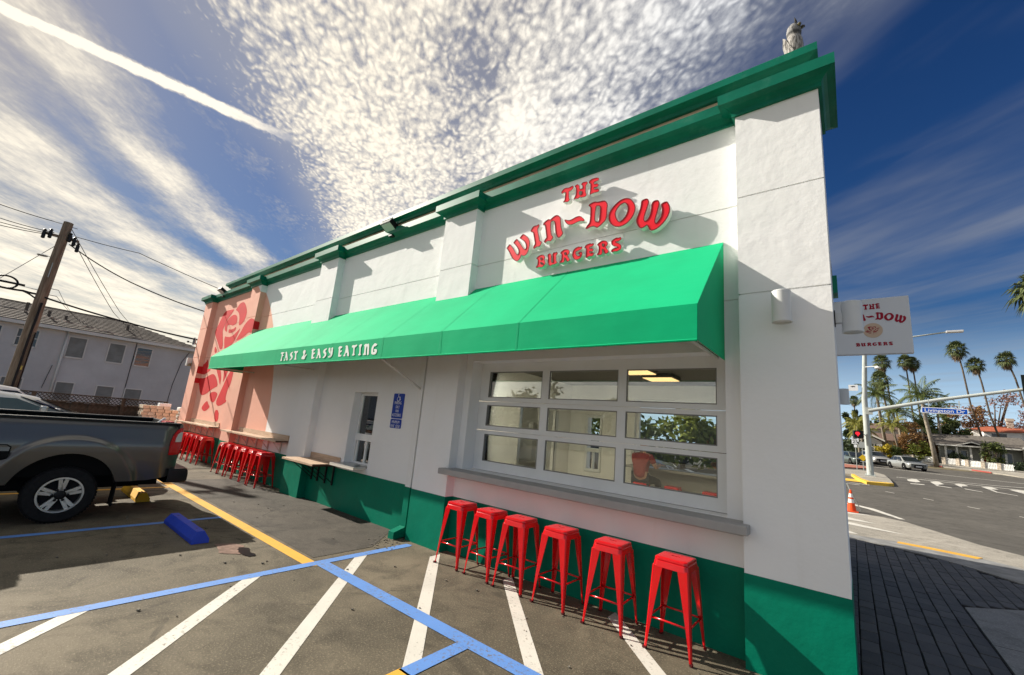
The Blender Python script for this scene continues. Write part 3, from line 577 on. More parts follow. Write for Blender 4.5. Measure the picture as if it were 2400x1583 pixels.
# street behind, climbing towards the crossing
struct(ground_sheet('road', -60, 60, 8.2, 66.4, M_road, .0, 49, 60))
gut = MB(); ground_poly(gut, [(-30, 8.95), (-.18, 8.95), (.69, 9.10), (1.91, 8.82), (2.49, 8.4), (3.4, 7.2), (4.2, 4.0), (4.6, -3), (5.6, -3), (5.2, 5.2), (4.3, 8.6), (2.83, 10.55), (2.27, 11.3), (1.19, 14.0), (.6, 14.55), (-30, 14.55)], .006)
street_gutter = struct(gut.build('gutter', M_conc))
for pts in ([(-3, 13.0), (-.24, 12.85), (.42, 12.2), (-.2, 12.15), (-3, 12.3)], [(-3, 11.75), (-.21, 11.6), (.95, 10.8), (.6, 10.8), (-.2, 11.0), (-3, 11.15)], [(-3, 9.7), (-.2, 9.72), (.0, 9.38), (-.1, 9.3), (-3, 9.3)], [(-3, 13.9), (-.25, 13.85), (.37, 14.3), (.3, 14.45), (-.3, 14.3), (-3, 14.35)]):
    line(pts, P_white, .012, street_gutter)
road_paint = bpy.data.objects['road']
for x, y in ((1.27, 23.15), (2.48, 22.25), (3.68, 21.25), (4.85, 20.2), (6.0, 19.2)):
    line([(x - .16, y + .12), (x + .14, y - .18), (x + .18, y - .10), (x - .12, y + .2)], P_white, .01, road_paint)
for q in ([(2.62, 33.3), (3.24, 35.8), (3.05, 29.05), (2.45, 28.8)], [(3.7, 33.6), (4.27, 35.5), (4.1, 28.95), (3.55, 29.3)], [(4.82, 34.1), (5.4, 35.5), (5.16, 28.6), (4.62, 29.2)], [(5.98, 34.2), (6.55, 35.2), (6.36, 28.65), (5.75, 29.4)], [(7.1, 34.3), (7.8, 35.2), (7.6, 28.8), (6.95, 29.4)]):
    line([q[0], q[1], q[2], q[3]], P_white, .012, road_paint)
line([(2.22, 34.85), (6.29, 34.9), (12, 34.6), (12, 35.0), (6.3, 35.35), (2.25, 35.3)], P_white, .02, road_paint)
line([(3.83, 37.2), (6.98, 37.6), (9.06, 39.5), (9.06, 39.9), (7, 38.0), (3.83, 37.5)], P_white, .02, road_paint)
line([(-6, 62.6), (1.71, 57.0), (6.12, 52.2), (14, 46.), (14, 45.4), (6.1, 51.5), (1.6, 56.4), (-6, 62.0)], P_white, .02, road_paint)
line([(.5, 16.4), (-.1, 17.0), (-3, 17.2), (-3, 16.9), (-.2, 16.7), (.3, 16.1), (1.05, 14.62), (1.2, 14.7)], P_white, .012, road_paint)
# corner island with the signal mast
b = MB(); isl = [(-3.2, 37.0), (-.53, 37.25), (.39, 38.4), (1.21, 37.2), (1.58, 34.0), (1.60, 28.7), (1.60, 26.5), (1.35, 26.1), (.57, 25.8), (.26, 27.2), (-.16, 29.8), (-3.2, 30.0)]
ground_poly(b, isl, 0., .13)
island = struct(b.build('traffic_island', M_conc))
b = MB(); ground_poly(b, [(.12, 27.25), (.50, 25.72), (1.35, 26.0), (1.62, 26.4), (1.40, 26.6), (.66, 26.15), (.32, 27.3), (.0, 29.9), (-.14, 29.7)], 0., .145)
b.build('painted_curb', P_ylw2, island)
b = MB(); ground_poly(b, [(-3., 27.55), (.1, 27.75), (.33, 26.4), (-3, 26.1)], 0.02)
b.build('warning_strip', P_ylw2, island)
line([(-3, 25.9), (.6, 25.5), (.62, 25.35), (-3, 25.6)], P_white, .015, road_paint); line([(-3, 25.1), (.19, 24.95), (.2, 24.8), (-3, 24.85)], P_white, .015, road_paint)
b = MB(); ground_poly(b, [(-8, 55), (-.8, 54.5), (1.0, 52.8), (.9, 45.3), (-.65, 43), (-8, 43.5)], 0., .1)
b.build('painted_median', mat('red_paving', (.33, .13, .09), .9, var=.25, vscale=2), island)
# far pavement with its kerb
fk = [(-40, 71.5), (2.7, 70.3), (6.86, 69.1), (10.4, 68.0), (11.99, 67.0), (12.81, 66.05), (13.8, 64.45), (20, 57), (34, 44)]
bk = [(44, 56), (24, 66), (16, 71.0), (12, 71.2), (7, 72.4), (2, 73.2), (-40, 74.5)]
b = MB(); ground_poly(b, fk + bk, -.4, .10)
far_walk = struct(b.build('far_pavement', M_conc))
b = MB(); ground_poly(b, [(7.6, 68.80), (7.68, 68.95), (8.35, 68.75), (8.3, 68.58)], 0, .13); b.build('painted_curb', P_red, far_walk)
b = MB(); ground_poly(b, [(10.6, 67.86), (10.7, 68.02), (12.0, 67.15), (11.95, 66.9)], 0, .13); b.build('painted_curb', P_red, far_walk)

# corner pavement: paver bricks, concrete slab and kerb
pv = [(-.20, -5), (-.20, 8.55), (1.01, 7.88), (1.48, 7.5), (2.05, 6.7), (2.7, 4.6), (2.9, 0), (2.9, -5)]
b = MB(); ground_poly(b, pv, -.04, .012)
walk = struct(b.build('pavement', mat('paver_joint', (.010, .010, .012), .95)))
b = MB(); ground_poly(b, [(-30, 8.0), (-.2, 8.55), (1.01, 7.88), (1.48, 7.5), (2.05, 6.7), (2.7, 4.6), (2.9, 0), (2.9, -5), (4.5, -5), (4.1, 4), (3.3, 7.1), (2.49, 8.35), (1.91, 8.78), (.69, 9.08), (-.18, 8.95), (-30, 8.95)], -.05, .03)
kerb = struct(b.build('kerb', mat('grey_kerb', (.22, .22, .215), .85, var=.25, vscale=3, bump=.3, bscale=60)))
b = MB(); ground_poly(b, [(.66, 8.88), (.70, 9.13), (1.2, 9.08), (1.95, 8.88), (1.84, 8.62), (1.2, 8.80)], -.05, .036); b.build('painted_edge', P_yel, kerb)
b = MB(); ground_poly(b, [(1.02, -5), (1.02, 4.0), (1.66, 4.62), (2.7, 4.55), (2.85, 0), (2.85, -5)], -.02, .040)
b.build('concrete_slab', M_slab, walk)
line([(1.02, 2.545), (2.8, 2.70), (2.8, 2.712), (1.02, 2.557)], mat('paver_joint', (0, 0, 0)), .0415, walk, 'slab_joint')


def paver_mat():
    m = bpy.data.materials.new('charcoal_paver'); m.use_nodes = True
    g = NG(m.node_tree); bs = m.node_tree.nodes['Principled BSDF']; bs.inputs['Roughness'].default_value = .7
    oi = g.node('ShaderNodeObjectInfo'); pos = g.node('ShaderNodeNewGeometry').outputs['Position']
    c = g.mix(oi.outputs['Random'], (.026, .027, .031), (.058, .058, .062))
    c = g.mix(g.m('MULTIPLY', g.step(g.noise(pos, 6, 6, .65), .45, .75), .5), c, (.085, .083, .08))
    g.put(bs.inputs['Base Color'], c)
    bn = g.node('ShaderNodeBump'); bn.inputs['Strength'].default_value = .4; bn.inputs['Distance'].default_value = .004
    g.put(bn.inputs['Height'], g.noise(pos, 120, 3, .7)); g.put(bs.inputs['Normal'], bn.outputs[0])
    return m


def inside(p, poly):
    c = False
    for i in range(len(poly)):
        a, b = poly[i], poly[i - 1]
        if (a[1] > p[1]) != (b[1] > p[1]) and p[0] < (b[0] - a[0]) * (p[1] - a[1]) / (b[1] - a[1]) + a[0]: c = not c
    return c


PW, PL = .150, .305
pm = MB(); h = (PW / 2 - .005, PL / 2 - .005)
t = .005
pm.add([(-h[0], -h[1], 0), (h[0], -h[1], 0), (h[0], h[1], 0), (-h[0], h[1], 0), (-h[0], -h[1], .022), (h[0], -h[1], .022), (h[0], h[1], .022), (-h[0], h[1], .022),
        (-h[0] + t, -h[1] + t, .028), (h[0] - t, -h[1] + t, .028), (h[0] - t, h[1] - t, .028), (-h[0] + t, h[1] - t, .028)],
       [(0, 1, 5, 4), (1, 2, 6, 5), (2, 3, 7, 6), (3, 0, 4, 7), (4, 5, 9, 8), (5, 6, 10, 9), (6, 7, 11, 10), (7, 4, 8, 11), (8, 9, 10, 11)])
paver_me = pm.mesh('paver', paver_mat())
slots = []
i = 0; x = -.12
while x < 2.7:
    y = -1.2 + (PL / 2 if i % 2 else 0)
    while y < 8.6:
        corners = [(x + sx * PW * .4, y + sy * PL * .45) for sx in (-1, 1) for sy in (-1, 1)]
        if all(inside(c, pv) for c in corners) and not any(inside(c, [(1.02, -9), (1.02, 4.0), (1.66, 4.62), (4, 4.5), (4, -9)]) for c in corners):
            if y > .45: slots.append((y, x))
        y += PL
    x += PW; i += 1
slots.sort()
rest = MB()
for k, (y, x) in enumerate(slots):
    z = .006 + random.uniform(-.002, .003)
    if k < 300:
        o = bpy.data.objects.new('paver', paver_me); COL.objects.link(o); o.parent = walk
        o.location = (x + random.uniform(-.002, .002), y, z); o.rotation_euler = (random.uniform(-.008, .008), random.uniform(-.008, .008), random.uniform(-.012, .012))
    else:
        rest.add([(v[0] + x, v[1] + y, v[2] + z) for v in pm.v], pm.f)
if rest.v:
    o = rest.build('paver_field', paver_me.materials[0], walk); o['kind'] = 'stuff'
o = None

# ------------------------------------------------------------------ the burger restaurant
M_wall = stucco_mat('white_stucco', (.84, .845, .84), (.83, .43, .32))
M_green = mat('green_wall_paint', (.0, .175, .105), .5, var=.10, vscale=1.5, bump=.25, bscale=7, dirt=(.012, .13, .085), damt=.35, dscale=1.2, spec=.12)
M_cgreen = mat('cornice_green', (.0, .145, .088), .42, var=.14, vscale=2.5, dirt=(.10, .26, .19), damt=.30, dscale=3.5)
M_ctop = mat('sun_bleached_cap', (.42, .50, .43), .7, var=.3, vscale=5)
M_tan = mat('tan_parapet', (.50, .40, .29), .8, var=.12, vscale=3)
M_white = mat('white_frame', (.78, .79, .78), .35, var=.04, vscale=2)
M_dark = mat('black_metal', (.012, .012, .013), .4)
M_roofg = mat('roof_felt', (.25, .24, .22), .9)
M_inner = mat('interior_plaster', (.78, .77, .73), .8, var=.06, vscale=1)
M_ceil = mat('dark_ceiling', (.16, .15, .14), .8)
M_steel = mat('stainless_steel', (.55, .55, .54), .28, 1.0)
M_glass = glass_mat('window_glass', base=.035)

shop = thing('restaurant_building', 'white stucco burger restaurant with green base and a pink rose mural', 'restaurant', (0, 0, 0))
BW = .15                                    # bay walls stand this far behind the pilaster faces
PIL = [(-.79, -.066), (-5.36, -4.60), (-9.74, -8.95), (-14.0, -13.29), (-18.37, -17.59)]
GR = (3.265, 4.31)
GAP = .007


def zsplit(z0, z1):
    cuts = [z0] + [g for g in GR if z0 < g < z1] + [z1]
    return [(a + (GAP if i else 0), b - (GAP if i < len(cuts) - 2 else 0)) for i, (a, b) in enumerate(zip(cuts, cuts[1:]))]


def bay(x0, x1, hole=None, z_top=5.36):
    b = MB()
    back = BW + .22
    rects = [(x0, x1, .74, z_top)] if not hole else [(x0, hole[0], .74, z_top), (hole[1], x1, .74, z_top), (hole[0], hole[1], hole[3], z_top)] + ([(hole[0], hole[1], .74, hole[2])] if hole[2] > .74 else [])
    for a, c, z0, z1 in rects:
        for q0, q1 in zsplit(z0, z1): b.box(a, c, BW, back, q0, q1)
        for g in GR:
            if z0 < g < z1: b.box(a, c, BW + .012, back, g - GAP, g + GAP)
    b.build('wall', M_wall, shop)
    b = MB(); b.box(x0, x1, BW - .004, back, -.05, .74); b.build('base_band', M_green, shop)


DOOR = (-4.47, -.95, 1.145, 2.735)
SVC = (-7.65, -6.85, .84, 2.22)
bay(-4.60, -.79, DOOR)
bay(-8.95, -5.36, SVC)
bay(-13.29, -9.74)
bay(-17.59, -14.0)
for i, (x0, x1) in enumerate(PIL):
    b = MB(); y1 = .37 if i else .72
    for q0, q1 in zsplit(.74, 5.30): b.box(x0, x1, 0, y1, q0, q1)
    for g in GR: b.box(x0 + .012, x1 - .012, .012, y1, g - GAP, g + GAP)
    b.build('pilaster', M_wall, shop)
    b = MB(); b.box(x0 - .004, x1 + .004, -.004, y1 + .003, -.05, .74); b.build('base_band', M_green, shop)
# the other three sides, roof and parapet
b = MB()
b.box(-.42, -.20, .72, 5.9, .74, 5.36); b.box(-18.37, -18.15, .37, 6.0, -.05, 5.36)
RO = [(-5.5, -5.05, .87, 2.3), (-4.15, -.75, 1.12, 2.74)]
xs_ = [-18.15, -5.5, -5.05, -4.15, -.75, -.42]
b.box(-18.15, -5.5, 5.8, 6.0, 0, 5.36); b.box(-5.05, -4.15, 5.8, 6.0, 0, 5.36); b.box(-.75, -.20, 5.8, 6.0, 0, 5.36)
for x0, x1, z0, z1 in RO: b.box(x0, x1, 5.8, 6.0, 0, z0); b.box(x0, x1, 5.8, 6.0, z1, 5.36)
b.build('wall', M_wall, shop)
b = MB(); b.box(-.42, -.196, .72, 5.9, -.05, .74); b.build('base_band', M_green, shop)
b = MB(); b.box(-18.3, -.12, .12, 5.95, 5.37, 5.44); b.build('roof', M_roofg, shop)
b = MB(); b.box(-16.38, -.08, .10, .34, 5.44, 5.70); b.build('parapet', M_tan, shop)

# cornices: moulded profile of (outward offset, height)
CP = [(0, 5.27), (.03, 5.27), (.03, 5.31), (.045, 5.335), (.075, 5.36), (.125, 5.378), (.14, 5.38), (.14, 5.495), (.128, 5.505)]
CT = [(.128, 5.505), (-.10, 5.535)]


def cornice(path, dz=0., shift=0., name='cornice', prof=CP, top=CT):
    b = MB(); b.sweep([(o + shift, z + dz) for o, z in prof], path, mi=0)
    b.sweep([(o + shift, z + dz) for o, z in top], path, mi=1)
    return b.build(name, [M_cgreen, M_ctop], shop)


for i, (x0, x1) in enumerate(PIL):
    ye = .30
    path = [lambda o, x=x0: (x - o, ye), lambda o, x=x0: (x - o, -o), lambda o, x=x1: (x + o, -o), lambda o, x=x1: (x + o, .74 + max(0, o) if x > -.1 else ye)]
    if i == 0: path.append(lambda o: (-.20, .74 + o))
    cornice(path)
BAYS = [(-4.60, -.79), (-8.95, -5.36), (-13.29, -9.74), (-17.59, -14.0)]
for x0, x1 in BAYS:
    cornice([lambda o, x=x0: (x + .0, BW - o), lambda o, x=x1: (x - .0, BW - o)], dz=.022)
UP = [(-.02, 5.63), (.04, 5.63), (.055, 5.665), (.10, 5.69), (.13, 5.70), (.13, 5.785), (.12, 5.795)]
cornice([lambda o: (-16.38 - o, .4), lambda o: (-16.38 - o, .10 - o), lambda o: (-.05 - .13 + o, .10 - o), lambda o: (-.05 - .13 + o, .9)], prof=UP, top=[(.12, 5.795), (-.24, 5.80)], name='upper_cornice')
# street side trim seen edge-on
b = MB(); b.box(-.20, -.035, 2.35, 2.62, 3.93, 4.17); b.build('side_trim', M_cgreen, shop)

# sectional glass door over the counter: sections > panes
PCX = [(-4.30, -3.315), (-3.20, -2.19), (-2.085, -1.08)]
PRZ = [(2.215, 2.605), (1.79, 2.10), (1.28, 1.67)]
SEC = [(2.158, 2.735), (1.727, 2.152), (1.150, 1.721)]
yd = .37
door = MB()
sec_frames = []
for (z0, z1), (p0, p1) in zip(SEC, PRZ):
    b = MB()
    X0, X1 = -4.47, -.955
    b.box(X0, X1, yd, yd + .05, z0, p0); b.box(X0, X1, yd, yd + .05, p1, z1)
    xs_ = [X0] + [v for p in PCX for v in p] + [X1]
    for k in range(0, len(xs_), 2): b.box(xs_[k], xs_[k + 1], yd, yd + .05, p0, p1)
    fr = b.build('door_section', M_white, shop)
    for c0, c1 in PCX:
        q = MB(); q.box(c0, c1, yd + .022, yd + .026, p0, p1); q.build('pane', M_glass, fr)
        q = MB()
        for (a, c, d, e) in ((c0, c0 + .012, p0, p1), (c1 - .012, c1, p0, p1), (c0 + .012, c1 - .012, p0, p0 + .012), (c0 + .012, c1 - .012, p1 - .012, p1)): q.box(a, c, yd + .006, yd + .03, d, e)
        q.build('glazing_bead', mat('grey_bead', (.22, .22, .21), .5), fr)
b = MB(); b.box(-4.468, -.958, yd + .052, yd + .08, 1.147, 1.151); b.build('weather_strip', M_dark, shop)
# serving window: tall frame, fixed pane above two sliders
b = MB(); y0 = .30
for (a, c, d, e) in ((-7.648, -7.585, .842, 2.218), (-6.91, -6.852, .842, 2.218), (-7.585, -6.91, 2.165, 2.218), (-7.585, -6.91, 1.30, 1.425), (-7.585, -6.91, .842, .90)): b.box(a, c, y0, y0 + .07, d, e)
sf = b.build('serving_window', M_white, shop)
b = MB(); b.box(-7.27, -7.225, y0 + .01, y0 + .05, .90, 1.30); b.box(-7.56, -7.535, y0 + .012, y0 + .05, .90, 1.30); b.build('slider_frame', M_white, sf)
for a, c, d, e in ((-7.585, -6.91, 1.425, 2.165), (-7.535, -7.27, .90, 1.30), (-7.225, -6.91, .90, 1.30)):
    q = MB(); q.box(a, c, y0 + .035, y0 + .039, d, e); q.build('pane', M_glass, sf)
# downspout with a kick-out foot
b = MB()
b.box(-5.565, -5.435, .03, BW - .003, .74, 2.95, 0); ds = b.build('downspout', mat('white_downspout', (.80, .80, .78), .5), shop)
b = MB(); b.box(-5.565, -5.435, .03, BW - .006, .16, .738)
b.prism([[(.149, .02), (.149, .16), (.03, .16), (-.17, .105), (-.17, -.0), (.03, .02)]], lambda p: (-5.565, p[0], p[1]), lambda p: (-5.435, p[0], p[1]))
b.build('downspout_foot', M_green, ds)
# rose mural: flat paint laid on walls, pilaster face and its side faces
P_rose = mat('rose_paint', (.64, .018, .022), .75, var=.08, vscale=2)
b = MB()
for q in DATA['rose_bay']:
    tri = tessellate_polygon([[Vector((p[0], p[1], 0)) for p in q]]); b.add([(p[0], BW - .003, p[1]) for p in q], tri)
for q in DATA['rose_pil']:
    tri = tessellate_polygon([[Vector((p[0], p[1], 0)) for p in q]]); b.add([(p[0], -.003, p[1]) for p in q], tri)
for q in DATA['side4']: b.add([(-13.287, p[0], p[1]) for p in q], [tuple(range(len(q)))])
for q in DATA['side5']: b.add([(-17.587, p[0], p[1]) for p in q], [tuple(range(len(q)))])
b.build('rose_mural', P_rose, shop)
# inside: partition, ceiling, floor, rear counter
b = MB(); b.box(-6.1, -6.0, .38, 3.5, 0, 3.1); b.box(-6.1, -6.0, 5.0, 5.8, 0, 3.1); b.box(-6.1, -6.0, 3.5, 5.0, 2.35, 3.1)
b.box(-18.14, -.43, 5.72, 5.795, .0, .86); b.box(-8.5, -8.42, .38, 5.7, 0, 3.1)
b.box(-18.1, -5.52, 5.72, 5.795, .86, 3.1); b.box(-5.04, -4.17, 5.72, 5.795, .86, 3.1); b.box(-4.17, -.43, 5.72, 5.795, 2.76, 3.1); b.box(-5.52, -5.04, 5.72, 5.795, 2.32, 3.1)
b.box(-.50, -.43, .4, 5.72, 0, 3.1)
b.build('interior_wall', M_inner, shop)
b = MB(); b.box(-18.1, -.43, .38, 5.78, 3.10, 3.16); b.build('ceiling', M_ceil, shop)
b = MB(); b.box(-18.1, -.2, .38, 5.78, -.04, .12); b.build('floor', mat('interior_floor', (.30, .27, .23), .5, var=.1), shop)
b = MB(); b.box(-6.03, -5.985, 3.42, 3.50, 0.02, 2.35); b.box(-6.03, -5.985, 5.0, 5.08, .02, 2.35); b.box(-6.03, -5.985, 3.50, 5.0, 2.35, 2.43)
b.box(-6.02, -5.99, 4.2, 4.26, .02, 2.35)
b.build('doorway_trim', M_steel, shop)
b = MB(); b.box(-7.9, -6.6, 3.4, 5.2, .02, .95); b.box(-7.6, -6.9, 5.25, 5.6, .02, 2.0); b.build('kitchen_unit', M_steel, shop)
b = MB(); b.box(-4.20, -.52, 5.28, 5.85, 1.13, 1.18); b.box(-4.17, -.52, 5.62, 5.72, .0, 1.13, 0); b.build('rear_counter', mat('rear_counter', (.30, .29, .27), .4), shop)
b = MB()
for (a, c, d, e) in ((-5.5, -5.45, .88, 2.3), (-5.10, -5.05, .88, 2.3), (-5.45, -5.10, 2.24, 2.3), (-5.45, -5.10, 1.36, 1.46), (-5.45, -5.10, .88, .94), (-5.29, -5.26, .94, 1.36)): b.box(a, c, 5.70, 5.80, d, e)
b.build('rear_window', M_white, shop)
b = MB()
for x in (-4.15, -.80): b.box(x, x + .06, 5.82, 5.9, 1.12, 2.74)
b.box(-4.15, -.75, 5.82, 5.9, 2.68, 2.74); b.build('rear_window', M_white, shop)
# ceiling panels: first pair seen lit, the others added unseen to brighten the room
M_fill_panel = mat('added_fill_panel', (1, .9, .75), .5, emis=(1.0, .86, .66), estr=3.6)
M_lamp = mat('lit_panel', (1, .85, .6), .5, emis=(1.0, .60, .24), estr=.85)
for k, (x0, x1, y0, y1) in enumerate(((-3.32, -2.80, 2.68, 3.34), (-3.22, -2.66, 3.76, 4.26), (-5.7, -4.4, .7, 1.5), (-5.7, -4.4, 1.7, 2.4), (-1.7, -.6, .7, 1.9), (-4.1, -2.9, .7, 1.5), (-2.7, -1.9, .7, 1.5), (-7.9, -6.7, 1.0, 2.2))):
    b = MB(); b.box(x0, x1, y0, y1, 3.0, 3.012); b.build('ceiling_or_fill_panel', M_lamp if k < 2 else M_fill_panel, shop)
    b = MB(); b.box(x0 - .02, x1 + .02, y0 - .02, y1 + .02, 3.014, 3.09); b.build('panel_housing', M_dark, shop)

# ------------------------------------------------------------------ awning
def fabric_mat(name, col):
    m = bpy.data.materials.new(name); m.use_nodes = True
    nt = m.node_tree; g = NG(nt); b = nt.nodes['Principled BSDF']
    b.inputs['Roughness'].default_value = .75; b.inputs['Specular IOR Level'].default_value = .08
    b.inputs['Sheen Weight'].default_value = .12; b.inputs['Sheen Roughness'].default_value = .45; b.inputs['Sheen Tint'].default_value = (.45, 1, .7, 1)
    pos = g.node('ShaderNodeNewGeometry').outputs['Position']
    c = g.mix(g.step(g.noise(pos, 1.2, 5, .6), .3, .7), tuple(v * .93 for v in col), tuple(min(1, v * 1.06) for v in col))
    g.put(b.inputs['Base Color'], c)
    bn = g.node('ShaderNodeBump'); bn.inputs['Strength'].default_value = .22; bn.inputs['Distance'].default_value = .02
    x, y, z = g.sep(pos)
    wr = g.noise(g.comb(g.m('MULTIPLY', x, 1.2), g.m('MULTIPLY', y, 3.), g.m('MULTIPLY', z, 3.)), 1.6, 4, .55)
    g.put(bn.inputs['Height'], g.m('ADD', wr, g.m('MULTIPLY', g.noise(pos, 300, 1), .05))); g.put(b.inputs['Normal'], bn.outputs[0])
    tl = g.node('ShaderNodeBsdfTranslucent'); g.put(tl.inputs[0], c)
    mx = g.node('ShaderNodeMixShader'); mx.inputs[0].default_value = .04
    nt.links.new(b.outputs[0], mx.inputs[1]); nt.links.new(tl.outputs[0], mx.inputs[2]); nt.links.new(mx.outputs[0], nt.nodes['Material Output'].inputs[0])
    return m


M_fab = fabric_mat('green_awning_fabric', (.0, .42, .175))
M_fabd = mat('awning_seam', (.004, .38, .18), .8)
AX0, AX1, AYF, AZB, AZF, AZT = -13.33, -.955, -.83, 2.638, 2.955, 3.92
awn = thing('awning', 'long bright green fabric awning with white lettering over the counters', 'awning', (0, 0, 0))
# sloping top, notched where it meets the pilasters
slope = (AZT - AZF) / (BW - AYF)
zt = lambda y: AZF + (y - AYF) * slope
rng = random.Random(3)
b = MB(); nx_ = 150; ny_ = 10
notch = [(x0, x1) for x0, x1 in PIL[1:3]]
vs = []; idx = {}
cols = sorted(set([AX0, AX1] + [v for p in notch for v in (p[0] - .004, p[0], p[1], p[1] + .004)] + list(np.linspace(AX0, AX1, nx_))))
seams = [-12.25, -11.05, -9.2, -8.05, -6.95, -5.45, -4.15, -2.87]
for i, x in enumerate(cols):
    ye = BW
    if any(p[0] - .001 <= x <= p[1] + .001 for p in notch): ye = 0.0
    sag = .006 * math.sin(x * 2.1) + .004 * math.sin(x * 5.3 + 1)
    for j in range(ny_ + 1):
        t = j / ny_; y = AYF + (ye - AYF) * t
        vs.append((x, y, zt(y) - sag * math.sin(math.pi * min(1, t * (ye - AYF) / (BW - AYF)))))
fs = [(i * (ny_ + 1) + j, (i + 1) * (ny_ + 1) + j, (i + 1) * (ny_ + 1) + j + 1, i * (ny_ + 1) + j + 1) for i in range(len(cols) - 1) for j in range(ny_)]
b.add(vs, fs)
b.build('canopy_top', M_fab, awn, smooth=True, angle=40)
b = MB()
vs = []; xs_ = np.linspace(AX0, AX1, 120)
for x in xs_:
    wv = .004 * math.sin(x * 7.) + .003 * math.sin(x * 17 + 2)
    for t in (0, .25, .5, .75, 1): vs.append((x, AYF - .001 + wv * t * .5, AZF + (AZB - AZF) * t))
b.add(vs, [(i * 5 + j, i * 5 + j + 1, (i + 1) * 5 + j + 1, (i + 1) * 5 + j) for i in range(119) for j in range(4)])
b.build('valance', M_fab, awn, smooth=True)
for x in (AX0, AX1):
    b = MB(); b.prism([[(AYF, AZF), (AYF, AZB), (BW - .004, AZB + .004), (BW - .004, AZT)]], lambda p: (x - .003, p[0], p[1]), lambda p: (x + .003, p[0], p[1]))
    b.build('end_panel', M_fab, awn)
for x in seams:
    ye = 0.0 if any(p[0] < x < p[1] for p in notch) else BW
    b = MB(); e = .0045
    b.add([(x - e, AYF - .006, zt(AYF) + .004), (x + e, AYF - .006, zt(AYF) + .004), (x + e, ye - .01, zt(ye) + .003), (x - e, ye - .01, zt(ye) + .003), (x - e, AYF - .009, AZB), (x + e, AYF - .009, AZB)], [(0, 1, 2, 3), (4, 5, 1, 0)])
    b.build('seam', M_fabd, awn)
b = MB()
b.add([(AX0 + .01, AYF + .012, AZF - .012), (AX1 - .01, AYF + .012, AZF - .012), (AX1 - .01, -.006, zt(0) - .014), (AX0 + .01, -.006, zt(0) - .014)], [(0, 1, 2, 3)])
b.add([(AX0 + .01, AYF + .010, AZB + .01), (AX1 - .01, AYF + .010, AZB + .01), (AX1 - .01, AYF + .010, AZF - .01), (AX0 + .01, AYF + .010, AZF - .01)], [(0, 1, 2, 3)])
b.build('lining', mat('awning_lining', (.34, .32, .24), .9), awn)
b = MB(); b.tube([(AX0, AYF, AZB), (AX1, AYF, AZB)], .011, 6); b.tube([(AX0, AYF + .012, AZF - .014), (AX1, AYF + .012, AZF - .014)], .010, 6)
b.build('hem', M_fab, awn)
M_frame = mat('painted_frame_tube', (.62, .62, .58), .5)
for x in (-12.9, -9.2, -5.50, -1.02):
    b = MB(); b.tube([(x, AYF + .03, AZB + .02), (x, BW - .01, 2.24 if x > -6 and x < -5 else AZB + .03)], .019, 6)
    b.tube([(x, AYF + .03, AZF - .03), (x, BW - .02, AZT - .05)], .016, 6)
    b.build('brace', M_frame, awn)
M_let = mat('white_print', (.80, .86, .80), .7)
for n, q in DATA['awn']:
    b = MB(); q = chaikin(q)
    tri = tessellate_polygon([[Vector((p[0], p[1], 0)) for p in q]]); b.add([(p[0], AYF - .007, p[1]) for p in q], tri)
    b.build('letter', M_let, awn)

# ------------------------------------------------------------------ channel letters of the wall sign
M_face = mat('red_sign_face', (.88, .012, .03), .4, var=.04)
M_rim = mat('dark_red_letter_wall', (.22, .004, .010), .5)
M_ret = mat('white_letter_return', (.80, .80, .76), .5)
sign = thing('shop_sign', 'raised red blackletter sign with white edges above the green awning', 'sign', (0, 0, 0))
for ch, loops in DATA['sign']:
    lp = [chaikin(l, 1) for l in loops]
    big = max(p[1] for p in lp[0]) - min(p[1] for p in lp[0]) > .25
    ring = .012 if big else .0065
    outer = lp
    yF, yB = .022, .098
    b = MB()
    o0 = [inset(lp[0], ring)] + [inset(l, -ring) for l in lp[1:]]
    # white shell: side walls, front rim, back
    def strip(l0, y0, l1, y1, mi):
        n = len(l0); b.add([(p[0], y0, p[1]) for p in l0] + [(p[0], y1, p[1]) for p in l1], [(k, (k + 1) % n, n + (k + 1) % n, n + k) for k in range(n)], mi)
    for lo, li in zip(outer, o0):
        strip(lo, yB, lo, yF + .006, 0); strip(lo, yF + .006, lo, yF, 1); strip(lo, yF, li, yF, 1)
        strip(li, yF, li, yF + .009, 1)
    tri = tessellate_polygon([[Vector((p[0], p[1], 0)) for p in l] for l in outer]); b.add([(p[0], yB, p[1]) for l in outer for p in l], tri, 0)
    shell = b.build('letter_shell', [M_ret, M_rim], sign)
    q = MB(); tri = tessellate_polygon([[Vector((p[0], p[1], 0)) for p in l] for l in o0])
    yy = yF + .004
    q.add([(p[0], yy, p[1]) for l in o0 for p in l], tri)
    q.build('letter_face', M_face, shell)
b = MB()
for x, z in ((-3.7, 4.4), (-3.36, 4.5), (-3.1, 4.5), (-2.75, 4.57), (-2.5, 4.55), (-2.15, 4.4), (-1.8, 4.4), (-1.6, 4.4), (-2.88, 5.0), (-2.67, 5.0), (-2.5, 5.0)):
    b.tube([(x, .09, z), (x, BW + .01, z)], .008, 5)
b.tube([(-2.09, BW - .006, 4.33), (-2.09, BW - .006, 4.10)], .006, 5)
b.build('mounting_studs', M_ret, sign)

# ------------------------------------------------------------------ wall lamps, floodlights, small fixtures
M_lampw = mat('grey_white_lamp', (.66, .67, .66), .4)


